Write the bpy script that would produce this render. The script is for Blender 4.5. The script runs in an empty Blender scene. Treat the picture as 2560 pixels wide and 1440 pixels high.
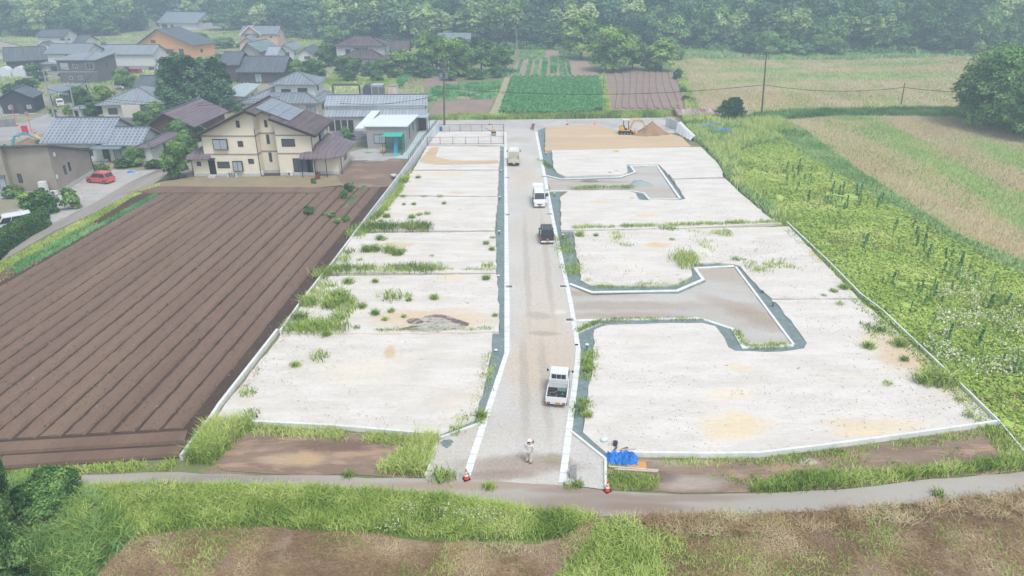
import bpy, bmesh, math, random
import numpy as np
from mathutils import Vector, Matrix
R = math.radians
random.seed(11)
rng = np.random.default_rng(7)
S = bpy.context.scene
COL = S.collection

# ---------------- camera, sky, sun, exposure ----------------
F, CH, PITCH = 1775.0, 28.0, R(24.6)
cam_d = bpy.data.cameras.new("camera"); cam = bpy.data.objects.new("camera", cam_d); COL.objects.link(cam)
cam_d.sensor_width = 36.0; cam_d.lens = 36.0*F/2560.0
cam_d.clip_start = 0.5; cam_d.clip_end = 4000
cam.location = (0, 0, CH); cam.rotation_euler = (R(90)-PITCH, 0, 0)
S.camera = cam
SUN_EL, SUN_AZ = R(62), R(150)          # high, behind and to the right, behind thin cloud
W = bpy.data.worlds.new("World"); S.world = W; W.use_nodes = True
wn = W.node_tree; wn.nodes.clear()
sky = wn.nodes.new("ShaderNodeTexSky"); sky.sky_type = 'NISHITA'; sky.sun_disc = False
sky.sun_elevation = SUN_EL; sky.sun_rotation = SUN_AZ
sky.dust_density = 2.0; sky.air_density = 1.0; sky.ozone_density = 1.0; sky.altitude = 100
hs = wn.nodes.new("ShaderNodeHueSaturation"); hs.inputs['Saturation'].default_value = 0.36
bg = wn.nodes.new("ShaderNodeBackground"); bg.inputs[1].default_value = 0.15
wo = wn.nodes.new("ShaderNodeOutputWorld")
wn.links.new(sky.outputs[0], hs.inputs['Color']); wn.links.new(hs.outputs[0], bg.inputs[0]); wn.links.new(bg.outputs[0], wo.inputs[0])
sl = bpy.data.lights.new("sun", 'SUN'); sl.energy = 1.5; sl.angle = R(18); sl.color = (1.0, 0.978, 0.95)
so = bpy.data.objects.new("sun", sl); COL.objects.link(so)
so.rotation_euler = (R(90)-SUN_EL, 0, -(SUN_AZ)+math.pi)
S.view_settings.view_transform = 'Standard'; S.view_settings.look = 'None'
S.view_settings.exposure = 0.52; S.view_settings.gamma = 1.0
S.cycles.max_bounces = 5; S.cycles.diffuse_bounces = 2; S.cycles.glossy_bounces = 2
S.cycles.transmission_bounces = 3; S.cycles.volume_bounces = 1; S.cycles.transparent_max_bounces = 4
S.cycles.use_denoising = True
S.cycles.caustics_reflective = False; S.cycles.caustics_refractive = False

# ---------------- pixel <-> ground ----------------
cp, sp = math.cos(PITCH), math.sin(PITCH)
def G(x, y, z=0.0):
    u = (x-1280)/F; v = (y-720)/F
    t = (CH-z)/(sp+v*cp)
    return Vector((u*t, (cp-v*sp)*t, z))
def proj(p):
    X, Y, Z = p[0], p[1], p[2]-CH
    d = Y*cp - Z*sp
    return (1280+F*X/d, 720+F*(-Z*cp - Y*sp)/d)
def ht(x, yb, yt, z=0):
    """height (m) of an upright thing whose foot is at pixel y yb and whose top is at yt"""
    a = G(x, yb, z); lo, hi = 0.0, 60.0
    for _ in range(40):
        m = (lo+hi)/2
        if proj((a.x, a.y, z+m))[1] > yt: lo = m
        else: hi = m
    return lo
def vnoise(x, y, scale, seed=0):
    x = np.asarray(x)/scale+1000.0; y = np.asarray(y)/scale+1000.0
    xi = np.floor(x).astype(np.int64); yi = np.floor(y).astype(np.int64)
    fx = x-xi; fy = y-yi; fx = fx*fx*(3-2*fx); fy = fy*fy*(3-2*fy)
    def h(a, b):
        n = (a*374761393 + b*668265263 + seed*1442695) & 0x7fffffff
        n = ((n ^ (n >> 13))*1274126177) & 0x7fffffff
        return ((n ^ (n >> 16)) & 0xffff)/65535.0
    return (h(xi, yi)*(1-fx)+h(xi+1, yi)*fx)*(1-fy)+(h(xi, yi+1)*(1-fx)+h(xi+1, yi+1)*fx)*fy
def fbm(x, y, scale, seed=0):
    return 0.55*vnoise(x, y, scale, seed)+0.3*vnoise(x, y, scale/2.1, seed+1)+0.15*vnoise(x, y, scale/4.3, seed+2)

# ---------------- object helpers ----------------
def tag(o, label=None, cat=None, group=None, kind=None):
    if label: o['label'] = label
    if cat: o['category'] = cat
    if group: o['group'] = group
    if kind: o['kind'] = kind
    return o
def empty(name, loc, rz=0.0, label=None, cat=None, group=None):
    o = bpy.data.objects.new(name, None); COL.objects.link(o)
    o.location = loc; o.rotation_euler = (0, 0, rz); o.empty_display_size = .3
    return tag(o, label, cat, group)
def link(name, me, mats, parent=None, smooth=False):
    if not isinstance(mats, (list, tuple)): mats = [mats]
    for m in mats: me.materials.append(m)
    if smooth: me.polygons.foreach_set('use_smooth', [True]*len(me.polygons))
    o = bpy.data.objects.new(name, me); COL.objects.link(o)
    if parent: o.parent = parent
    return o
class MB:
    """collects shapes into one mesh"""
    def __init__(s): s.v = []; s.f = []; s.mi = []
    def add(s, vs, fs, m=0):
        n = len(s.v); s.v += [tuple(p) for p in vs]; s.f += [tuple(i+n for i in f) for f in fs]; s.mi += [m]*len(fs); return s
    def box(s, x0, x1, y0, y1, z0, z1, m=0, taper=0):
        t = taper
        return s.add([(x0,y0,z0),(x1,y0,z0),(x1,y1,z0),(x0,y1,z0),(x0+t,y0+t,z1),(x1-t,y0+t,z1),(x1-t,y1-t,z1),(x0+t,y1-t,z1)],
              [(3,2,1,0),(4,5,6,7),(0,1,5,4),(1,2,6,5),(2,3,7,6),(3,0,4,7)], m)
    def bar(s, a, b, r0, r1=None, n=8, m=0, cap=True):
        r1 = r0 if r1 is None else r1
        a = Vector(a); b = Vector(b); d = (b-a)
        if d.length < 1e-6: return s
        d.normalize(); u = d.orthogonal().normalized(); w = d.cross(u)
        vs = []
        for i in range(n):
            t = 2*math.pi*i/n; o = u*math.cos(t)+w*math.sin(t); vs += [a+o*r0, b+o*r1]
        fs = [(2*i, 2*((i+1)%n), 2*((i+1)%n)+1, 2*i+1) for i in range(n)]
        if cap: fs += [tuple(2*i for i in range(n))[::-1], tuple(2*i+1 for i in range(n))]
        return s.add(vs, fs, m)
    def beam(s, a, b, w, h, m=0):
        a = Vector(a); b = Vector(b); d = (b-a).normalized()
        u = d.cross(Vector((0,0,1))); u = Vector((1,0,0)) if u.length < 1e-4 else u.normalized(); n = u.cross(d).normalized()
        vs = [p+u*i*w/2+n*j*h/2 for p in (a, b) for (i, j) in ((-1,-1),(1,-1),(1,1),(-1,1))]
        return s.add(vs, [(3,2,1,0),(4,5,6,7),(0,1,5,4),(1,2,6,5),(2,3,7,6),(3,0,4,7)], m)
    def path(s, pts, r, n=6, m=0):
        for a, b in zip(pts[:-1], pts[1:]): s.bar(a, b, r, n=n, m=m, cap=True)
        return s
    def ball(s, c, rx, ry, rz, n=10, k=6, m=0, z0=-1):
        vs = []; fs = []
        for j in range(k+1):
            t = math.pi*j/k; zz = math.cos(t)
            for i in range(n):
                a = 2*math.pi*i/n
                vs.append((c[0]+rx*math.sin(t)*math.cos(a), c[1]+ry*math.sin(t)*math.sin(a), c[2]+rz*max(zz, z0)))
        for j in range(k):
            for i in range(n):
                fs.append((j*n+i, (j+1)*n+i, (j+1)*n+(i+1)%n, j*n+(i+1)%n))
        return s.add(vs, fs, m)
    def prism(s, poly, z0, z1, m=0):
        n = len(poly); vs = [(p[0], p[1], z0) for p in poly]+[(p[0], p[1], z1) for p in poly]
        fs = [tuple(range(n))[::-1], tuple(range(n, 2*n))]+[(i, (i+1)%n, n+(i+1)%n, n+i) for i in range(n)]
        return s.add(vs, fs, m)
    def side(s, pts, hw, m=0):
        """profile pts (y,z) extruded across x with half width hw (one number or one per point)"""
        n = len(pts); hw = [hw]*n if not isinstance(hw, (list, tuple)) else hw
        vs = [(-hw[i], p[0], p[1]) for i, p in enumerate(pts)]+[(hw[i], p[0], p[1]) for i, p in enumerate(pts)]
        fs = [tuple(range(n)), tuple(range(n, 2*n))[::-1]]+[(i, n+i, n+(i+1)%n, (i+1)%n) for i in range(n)]
        return s.add(vs, fs, m)
    def build(s, name, mats, parent=None, smooth=False, bevel=0, fix=True, segs=2):
        me = bpy.data.meshes.new(name); me.from_pydata(s.v, [], s.f)
        me.polygons.foreach_set('material_index', s.mi)
        if fix or bevel:
            bm = bmesh.new(); bm.from_mesh(me)
            if bevel:
                bmesh.ops.remove_doubles(bm, verts=bm.verts, dist=1e-4)
                es = [e for e in bm.edges if len(e.link_faces) == 2 and e.calc_face_angle(0) > R(25)]
                bmesh.ops.bevel(bm, geom=es, offset=bevel, segments=segs, affect='EDGES', clamp_overlap=True)
            bmesh.ops.recalc_face_normals(bm, faces=bm.faces)
            bm.to_mesh(me); bm.free()
        return link(name, me, mats, parent, smooth)
def jit(pts, step=1.0, amp=0.15, closed=True, seed=0):
    """subdivide a world-space outline and roughen it"""
    rr = random.Random(seed); out = []
    n = len(pts)
    for i in range(n if closed else n-1):
        a = Vector(pts[i]); b = Vector(pts[(i+1) % n]); L = (b-a).length; k = max(1, int(L/step))
        for j in range(k):
            p = a.lerp(b, j/k)
            if j: p = p+Vector((rr.uniform(-amp, amp), rr.uniform(-amp, amp), 0))
            out.append(p)
    if not closed: out.append(Vector(pts[-1]))
    return out
def sheet(name, px, z, m, label=None, kind='structure', cat='ground', amp=0.0, step=1.5, skirt=None, world=False, grp=None, seed=1, parent=None):
    pts = [Vector((p[0], p[1], z)) for p in px] if world else [G(p[0], p[1], z) for p in px]
    if amp: pts = jit(pts, step, amp, seed=seed)
    if skirt is None:
        me = bpy.data.meshes.new(name); me.from_pydata([tuple(p) for p in pts], [], [tuple(range(len(pts)))])
        bm = bmesh.new(); bm.from_mesh(me)
        if bm.faces[:][0].normal.z < 0: bmesh.ops.reverse_faces(bm, faces=bm.faces)
        bmesh.ops.triangulate(bm, faces=bm.faces, ngon_method='EAR_CLIP'); bm.to_mesh(me); bm.free()
    else:
        n = len(pts); vs = [tuple(p) for p in pts]+[(p.x, p.y, skirt) for p in pts]
        me = bpy.data.meshes.new(name); me.from_pydata(vs, [], [tuple(range(n))]+[(i, (i+1)%n, n+(i+1)%n, n+i) for i in range(n)])
        bm = bmesh.new(); bm.from_mesh(me); bm.faces.ensure_lookup_table()
        f = bm.faces[0]
        if f.normal.z < 0: bmesh.ops.reverse_faces(bm, faces=bm.faces)
        bmesh.ops.triangulate(bm, faces=[f], ngon_method='EAR_CLIP'); bm.to_mesh(me); bm.free()
    o = link(name, me, m, parent)
    return tag(o, label, cat, grp, kind)
def offset_line(pts, w0, w1):
    """ribbon between offsets w0 and w1 to the left of a world polyline"""
    L, Rr = [], []
    n = len(pts)
    for i, p in enumerate(pts):
        a = pts[max(0, i-1)]; b = pts[min(n-1, i+1)]
        if 0 < i < n-1:
            d1 = (pts[i]-pts[i-1]).normalized(); d2 = (pts[i+1]-pts[i]).normalized()
            n1 = Vector((-d1.y, d1.x, 0)); n2 = Vector((-d2.y, d2.x, 0)); nn = (n1+n2)
            nn = nn/max(0.3, nn.length_squared)*2
        else:
            d = (b-a).normalized(); nn = Vector((-d.y, d.x, 0))
        L.append(p+nn*w0); Rr.append(p+nn*w1)
    return L+Rr[::-1]
def ribbon(pts, w0, w1, z0, z1, mb=None, m=0):
    mb = mb or MB(); n = len(pts)
    poly = offset_line([Vector((p[0], p[1], 0)) for p in pts], w0, w1)
    for i in range(n-1):
        a, b, c, d = poly[i], poly[i+1], poly[2*n-2-i], poly[2*n-1-i]
        zz0 = z0 if not isinstance(z0, (list, tuple)) else None
        ta = z1[i] if isinstance(z1, (list, tuple)) else z1; tb = z1[i+1] if isinstance(z1, (list, tuple)) else z1
        vs = [(a.x,a.y,z0),(b.x,b.y,z0),(c.x,c.y,z0),(d.x,d.y,z0),(a.x,a.y,ta),(b.x,b.y,tb),(c.x,c.y,tb),(d.x,d.y,ta)]
        mb.add(vs, [(0,3,2,1),(4,5,6,7),(0,1,5,4),(1,2,6,5),(2,3,7,6),(3,0,4,7)], m)
    return mb
def copy_tree(o, parent=None):
    c = o.copy(); COL.objects.link(c); c.parent = parent
    for ch in o.children: copy_tree(ch, c)
    return c

# ---------------- materials ----------------
def C3(h):
    """#rrggbb (sRGB) -> linear"""
    h = h.lstrip('#'); v = [int(h[i:i+2], 16)/255 for i in (0, 2, 4)]
    return tuple(((c/12.92) if c <= .04045 else ((c+.055)/1.055)**2.4) for c in v)+(1,)
MATS = {}
class N:
    def __init__(s, m):
        s.t = m.node_tree; s.n = s.t.nodes; s.l = s.t.links
    def new(s, typ, **kw):
        n = s.n.new(typ)
        for k, v in kw.items(): setattr(n, k, v)
        return n
    def setin(s, sock, v):
        if hasattr(v, 'is_output'): s.l.new(v, sock)
        else: sock.default_value = v
    def noise(s, vec, scale, detail=3, rough=.6, dist=0):
        n = s.new('ShaderNodeTexNoise'); n.inputs['Scale'].default_value = scale; n.inputs['Detail'].default_value = detail
        n.inputs['Roughness'].default_value = rough; n.inputs['Distortion'].default_value = dist
        if vec is not None: s.l.new(vec, n.inputs['Vector'])
        return n.outputs['Fac']
    def ramp(s, fac, lo, hi):
        n = s.new('ShaderNodeMapRange'); n.interpolation_type = 'SMOOTHSTEP'
        s.setin(n.inputs['Value'], fac); n.inputs['From Min'].default_value = lo; n.inputs['From Max'].default_value = hi
        return n.outputs['Result']
    def mix(s, fac, a, b):
        n = s.new('ShaderNodeMix', data_type='RGBA'); s.setin(n.inputs['Factor'], fac)
        s.setin(n.inputs[6], a); s.setin(n.inputs[7], b); return n.outputs[2]
    def math(s, op, a, b=0.0):
        n = s.new('ShaderNodeMath', operation=op); s.setin(n.inputs[0], a); s.setin(n.inputs[1], b); return n.outputs[0]
    def mapping(s, vec, scale=(1,1,1), rot=(0,0,0), loc=(0,0,0)):
        n = s.new('ShaderNodeMapping'); s.l.new(vec, n.inputs['Vector']); n.inputs['Scale'].default_value = scale
        n.inputs['Rotation'].default_value = rot; n.inputs['Location'].default_value = loc; return n.outputs[0]
def newmat(name):
    m = bpy.data.materials.new(name); m.use_nodes = True; m.node_tree.nodes.clear()
    k = N(m); b = k.new('ShaderNodeBsdfPrincipled'); o = k.new('ShaderNodeOutputMaterial'); k.l.new(b.outputs[0], o.inputs[0])
    b.inputs['Specular IOR Level'].default_value = .25; b.inputs['Roughness'].default_value = .9
    MATS[name] = m; return m, k, b
def flat(name, col, rough=.6, metal=0, var=.12, scale=3.0, spec=.3, emit=None):
    """plain painted / moulded surface with faint wear"""
    if name in MATS: return MATS[name]
    m, k, b = newmat(name); c = C3(col) if isinstance(col, str) else col
    tc = k.new('ShaderNodeTexCoord').outputs['Object']
    n = k.noise(tc, scale, 4); d = tuple(x*(1-var) for x in c[:3])+(1,); e = tuple(min(1, x*(1+var*.6)) for x in c[:3])+(1,)
    k.setin(b.inputs['Base Color'], k.mix(k.ramp(n, .3, .7), d, e))
    b.inputs['Roughness'].default_value = rough; b.inputs['Metallic'].default_value = metal; b.inputs['Specular IOR Level'].default_value = spec
    return m
def gmat(name, a, b_, sc=0.25, c=None, csc=1.5, crange=(.55, .7), fine=.12, finesc=6.0, stretch=None, blobs=(), specks=None, bump=.3, bumpsc=8.0, bumpd=.04, rough=.95, wave=None):
    m, k, b = newmat(name)
    pos = k.new('ShaderNodeNewGeometry').outputs['Position']
    v = k.mapping(pos, scale=(1, 1, .3))
    vs = k.mapping(pos, scale=stretch[0], rot=(0, 0, stretch[1])) if stretch else v
    col = k.mix(k.ramp(k.noise(vs, sc, 5, .62), .32, .68), C3(a), C3(b_))
    if c: col = k.mix(k.ramp(k.noise(vs, csc, 5, .65, .3), *crange), col, C3(c))
    dist = k.new('ShaderNodeTexNoise'); dist.inputs['Scale'].default_value = .45; dist.inputs['Detail'].default_value = 4
    k.l.new(v, dist.inputs['Vector'])
    for bl in blobs:      # (px, py, radius across m, radius along m, colour, strength[, angle])
        g = G(bl[0], bl[1]); ang = bl[6] if len(bl) > 6 else 0
        va = k.new('ShaderNodeVectorMath', operation='SUBTRACT'); k.l.new(pos, va.inputs[0]); va.inputs[1].default_value = (g.x, g.y, 0)
        vb = k.new('ShaderNodeVectorMath', operation='MULTIPLY_ADD'); k.l.new(dist.outputs['Color'], vb.inputs[0])
        w = min(bl[2], bl[3])*1.6; vb.inputs[1].default_value = (w, w, 0); 
        sb = k.new('ShaderNodeVectorMath', operation='SUBTRACT'); k.l.new(va.outputs[0], sb.inputs[0]); sb.inputs[1].default_value = (w*.5, w*.5, 0)
        k.l.new(sb.outputs[0], vb.inputs[2])
        mp = k.mapping(vb.outputs[0], rot=(0, 0, -ang)); mp2 = k.mapping(mp, scale=(1/bl[2], 1/bl[3], 0))
        ln = k.new('ShaderNodeVectorMath', operation='LENGTH'); k.l.new(mp2, ln.inputs[0])
        f = k.math('MULTIPLY', k.ramp(ln.outputs['Value'], 1.15, .45), bl[5])
        col = k.mix(f, col, C3(bl[4]))
    if specks:            # (scale, threshold, colour, strength): irregular crumbs, tufts and stones
        pv_ = k.mapping(pos, scale=(.7, 1.1, 1)); dens = k.ramp(k.noise(v, .16, 4), .38, .62)
        cr = k.ramp(k.noise(pv_, specks[0], 2, .55), specks[1], specks[1]+.05)
        col = k.mix(k.math('MULTIPLY', k.math('MULTIPLY', cr, dens), specks[3]), col, C3(specks[2]))
        cr2 = k.ramp(k.noise(pv_, specks[0]*2.3, 2, .6), specks[1]-.01, specks[1]+.05)
        col = k.mix(k.math('MULTIPLY', cr2, specks[3]*.6), col, C3(specks[2]))
    fn = k.noise(v, finesc, 2, .7)
    hsv = k.new('ShaderNodeHueSaturation'); k.l.new(col, hsv.inputs['Color'])
    k.l.new(k.math('ADD', k.math('MULTIPLY', fn, fine*2), 1-fine), hsv.inputs['Value'])
    k.l.new(hsv.outputs[0], b.inputs['Base Color']); b.inputs['Roughness'].default_value = rough
    if bump:
        bp = k.new('ShaderNodeBump'); bp.inputs['Strength'].default_value = bump; bp.inputs['Distance'].default_value = bumpd
        k.l.new(k.noise(vs if stretch else v, bumpsc, 4, .7), bp.inputs['Height']); k.l.new(bp.outputs[0], b.inputs['Normal'])
    return m
def leafmat(name, dark, mid, light, trans=.28, up=.35):
    m, k, b = newmat(name)
    at = k.new('ShaderNodeAttribute', attribute_name='tint')
    f = at.outputs['Fac']
    oi = k.new('ShaderNodeObjectInfo').outputs['Random']
    f = k.math('ADD', f, k.math('MULTIPLY', k.math('SUBTRACT', oi, .5), .35))
    r = k.new('ShaderNodeValToRGB'); k.l.new(f, r.inputs[0])
    e = r.color_ramp.elements; e[0].position = .1; e[0].color = C3(dark); e[1].position = .95; e[1].color = C3(light)
    q = e.new(.5); q.color = C3(mid)
    d = k.new('ShaderNodeBsdfDiffuse'); k.l.new(r.outputs[0], d.inputs[0])
    gn = k.new('ShaderNodeNewGeometry').outputs['Normal']      # soft leaf mass: normals lean skyward
    va = k.new('ShaderNodeVectorMath', operation='ADD'); k.l.new(gn, va.inputs[0]); va.inputs[1].default_value = (0, 0, up)
    vn = k.new('ShaderNodeVectorMath', operation='NORMALIZE'); k.l.new(va.outputs[0], vn.inputs[0]); k.l.new(vn.outputs[0], d.inputs['Normal'])
    t = k.new('ShaderNodeBsdfTranslucent'); k.l.new(r.outputs[0], t.inputs[0])
    mx = k.new('ShaderNodeMixShader'); mx.inputs[0].default_value = trans
    k.l.new(d.outputs[0], mx.inputs[1]); k.l.new(t.outputs[0], mx.inputs[2])
    out = [n for n in k.n if n.type == 'OUTPUT_MATERIAL'][0]; k.l.new(mx.outputs[0], out.inputs[0]); k.n.remove(b)
    return m
def roofmat(name, a, b_, ribx=0.45, riby=0.45, rough=.55, bump=.5, streak=.15):
    """tiles or sheet ribs running up the slope (object space x) and courses (y)"""
    m, k, b = newmat(name)
    tc = k.new('ShaderNodeTexCoord').outputs['Object']
    sx = k.new('ShaderNodeSeparateXYZ'); k.l.new(tc, sx.inputs[0])
    def wv(s, per):
        return k.math('ADD', k.math('MULTIPLY', k.math('SINE', k.math('MULTIPLY', s, 2*math.pi/per)), .5), .5)
    h = wv(sx.outputs[0], ribx)
    if riby: 
        h2 = k.math('FRACT', k.math('DIVIDE', sx.outputs[1], riby))
        h = k.math('MAXIMUM', h, k.math('SUBTRACT', k.math('MULTIPLY', h2, 1.3), .35))
    n = k.noise(k.mapping(tc, scale=(1.5, .3, .3)), .9, 4)
    col = k.mix(k.ramp(n, .3, .7), C3(a), C3(b_))
    dk = k.math('ADD', k.math('MULTIPLY', k.ramp(h, .05, .55), streak), 1-streak)
    hsv = k.new('ShaderNodeHueSaturation'); k.l.new(col, hsv.inputs['Color']); k.l.new(dk, hsv.inputs['Value'])
    k.l.new(hsv.outputs[0], b.inputs['Base Color'])
    b.inputs['Roughness'].default_value = rough; b.inputs['Specular IOR Level'].default_value = .4
    bp = k.new('ShaderNodeBump'); bp.inputs['Strength'].default_value = bump; bp.inputs['Distance'].default_value = .06
    k.l.new(h, bp.inputs['Height']); k.l.new(bp.outputs[0], b.inputs['Normal'])
    return m
def glassmat(name, col='#3a4448', rough=.12):
    m, k, b = newmat(name); tc = k.new('ShaderNodeTexCoord').outputs['Object']
    c = C3(col); k.setin(b.inputs['Base Color'], k.mix(k.noise(tc, 1.2, 2), tuple(x*.6 for x in c[:3])+(1,), c))
    b.inputs['Roughness'].default_value = rough; b.inputs['Specular IOR Level'].default_value = .6
    return m
M = {}
M['white'] = flat('white_paint', '#dcdedd', .45, spec=.5, var=.05)
M['wall_white'] = flat('white_render', '#d6d7d4', .85, var=.08, scale=.8)
M['wall_cream'] = flat('cream_siding', '#e4dcc6', .85, var=.05, scale=.6)
M['wall_tan'] = flat('pale_tan_render', '#cfcabd', .85, var=.07)
M['wall_taupe'] = flat('taupe_render', '#a0978c', .9, var=.12, scale=.35)
M['wall_grey'] = flat('grey_siding', '#6b6a6c', .85, var=.06)
M['wall_ltgrey'] = flat('light_grey_siding', '#a3a2a0', .8, var=.05)
M['wall_black'] = flat('charcoal_siding', '#3e444c', .8, var=.08)
M['wall_orange'] = flat('orange_render', '#dba670', .85, var=.06)
M['wall_pink'] = flat('pink_siding', '#d8b3a0', .85, var=.06)
M['wall_brown'] = flat('brown_boards', '#6a4a3e', .85, var=.2, scale=1)
M['wall_dkbrown'] = flat('dark_brown_boards', '#5d5250', .85, var=.15)
M['found'] = flat('grey_foundation', '#bfc0be', .9)
M['trim'] = flat('dark_brown_trim', '#3a302c', .5)
M['band'] = flat('mauve_trim_band', '#9c9192', .8)
M['frame_w'] = flat('pale_frame', '#c9ccca', .5)
M['glass'] = glassmat('window_glass', '#55606a')
M['glass_l'] = glassmat('curtained_glass', '#b6c0c8', .3)
M['black'] = flat('black_plastic', '#1e1f21', .5)
M['rubber'] = flat('tyre_rubber', '#262626', .9)
M['metal'] = flat('grey_metal', '#8d9396', .4, .6)
M['concrete'] = gmat('pale_concrete', '#e2e4e1', '#d2d5d2', 1.2, fine=.1, bump=.1)
M['conc_wall'] = gmat('white_concrete_wall', '#cfd3d4', '#bcc1c4', .7, c='#9da3a3', csc=2.2, crange=(.62, .8), fine=.06, bump=.1)
M['conc_pole'] = flat('concrete_pole', '#9b9c9a', .85)
M['wood_pole'] = flat('weathered_pole', '#6b5d52', .9)
M['wire'] = flat('black_cable', '#2a2d30', .7)
M['tile_grey'] = roofmat('grey_glazed_tile', '#98a1ac', '#88919c', .62, .62, streak=.7)
M['tile_barn'] = roofmat('pale_grey_tile', '#a6adb6', '#959da7', .6, .7, streak=.5)
M['roof_brown'] = roofmat('dark_brown_roof', '#55484a', '#6a5b5b', .9, 0, streak=.18)
M['roof_purple'] = roofmat('brown_shingle', '#6f6166', '#7d7076', .6, .7, streak=.35)
M['roof_dk'] = roofmat('dark_slate', '#565c64', '#666c74', .6, 0, streak=.2)
M['roof_grey'] = roofmat('grey_sheet', '#959ca3', '#858d94', .6, 0, streak=.22)
M['roof_ltblue'] = roofmat('pale_blue_sheet', '#aebdc2', '#9fb0b7', .5, 0, streak=.12)
M['roof_slate'] = roofmat('blue_grey_sheet', '#7b848c', '#8b949b', .7, 0, streak=.25)
M['roof_white'] = flat('white_roof_sheet', '#dde4e4', .5, var=.03)
M['roof_red'] = roofmat('rusty_red_sheet', '#8f5a58', '#b9b2ae', .8, 0, streak=.2)
M['roof_tan'] = roofmat('tan_sheet', '#a59c92', '#948c84', .6, 0, streak=.15)
M['roof_green'] = roofmat('grey_green_sheet', '#6b7f80', '#7b8f8e', .6, 0, streak=.15)
# vegetation
M['leaf_dark'] = leafmat('leaf_dark', '#2b4828', '#5d8248', '#9bbb72')
M['leaf_mid'] = leafmat('leaf_mid', '#365830', '#6c9652', '#a8c97c')
M['leaf_light'] = leafmat('leaf_light', '#547633', '#8fb156', '#bdd47c')
M['leaf_ced'] = leafmat('cedar_leaf', '#28462e', '#557b55', '#8fae8a')
M['leaf_bam'] = leafmat('bamboo_leaf', '#5c7c44', '#9dba70', '#d0dc9c')
M['grass'] = leafmat('grass_blade', '#5d7a34', '#a0bb5a', '#cfdc8a', up=1.3)
M['grass_y'] = leafmat('yellow_green_grass', '#86a24c', '#b2cb66', '#d2dd8a', up=1.3)
M['straw'] = leafmat('dry_straw', '#9a8060', '#c0a880', '#ddcdaa', up=1.3)
M['wheat'] = leafmat('ripe_wheat', '#bfae88', '#d0c09c', '#ded2b4', up=1.3)
M['crop'] = leafmat('crop_leaf', '#3d7a42', '#66a862', '#9bcf8a', up=1.3)
M['weed_dk'] = leafmat('dark_weed', '#48733a', '#7ba45a', '#abc983', up=1.3)
M['flower'] = leafmat('white_flower', '#c9cdb0', '#dcdcc6', '#eeeedd')
M['flower_l'] = leafmat('lilac_flower', '#b9a6c4', '#d2c6da', '#e9e2ee')
M['bark'] = flat('bark', '#5b5044', .95, var=.3)
def slabmat():
    m = gmat('gutter_slabs', '#e2e4e1', '#d3d6d3', .8, fine=.06, bump=.1)
    k = N(m); b = [n for n in k.n if n.type == 'BSDF_PRINCIPLED'][0]
    pos = k.new('ShaderNodeNewGeometry').outputs['Position']; sx = k.new('ShaderNodeSeparateXYZ'); k.l.new(pos, sx.inputs[0])
    f = k.math('FRACT', k.math('DIVIDE', sx.outputs[1], .9)); j = k.math('LESS_THAN', f, .07)
    src = b.inputs['Base Color'].links[0].from_socket
    k.setin(b.inputs['Base Color'], k.mix(k.math('MULTIPLY', j, .45), src, C3('#8a8c88')))
    return m
M['gutter'] = slabmat()
# ---------------- terrain ----------------
def hill_base(x):
    return np.interp(x, [-400, -185, -168, -125, -108, -60, 0, 60, 200, 400], [300, 316, 368, 372, 325, 288, 268, 262, 240, 232])
def terr(x, y):
    d = np.maximum(0, y-hill_base(x)-4); return np.minimum(d*.30, 60)+1.5*(fbm(x, y, 30, 5)-.5)*np.clip(d/10, 0, 1)
xs = np.concatenate([np.linspace(-2500, -420, 14), np.linspace(-400, 400, 81), np.linspace(420, 2500, 14)])
ys = np.concatenate([np.linspace(-800, 180, 12), np.linspace(190, 480, 50), np.linspace(520, 3000, 14)])
XX, YY = np.meshgrid(xs, ys); ZZ = terr(XX, YY)-0.01
vs = np.stack([XX.ravel(), YY.ravel(), ZZ.ravel()], 1); nx = len(xs); fs = []
for j in range(len(ys)-1):
    for i in range(nx-1): a = j*nx+i; fs.append((a, a+1, a+nx+1, a+nx))
me = bpy.data.meshes.new('ground'); me.from_pydata(vs.tolist(), [], fs)
g_base = gmat('weedy_ground', '#6c7a4c', '#7f8560', .06, c='#8c8068', csc=.25, crange=(.5, .62), fine=.25, finesc=2.5, bump=.6, bumpd=.15, bumpsc=3)
tag(link('ground', me, g_base), 'weedy ground under and around the fields', None, None, 'structure')

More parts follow.
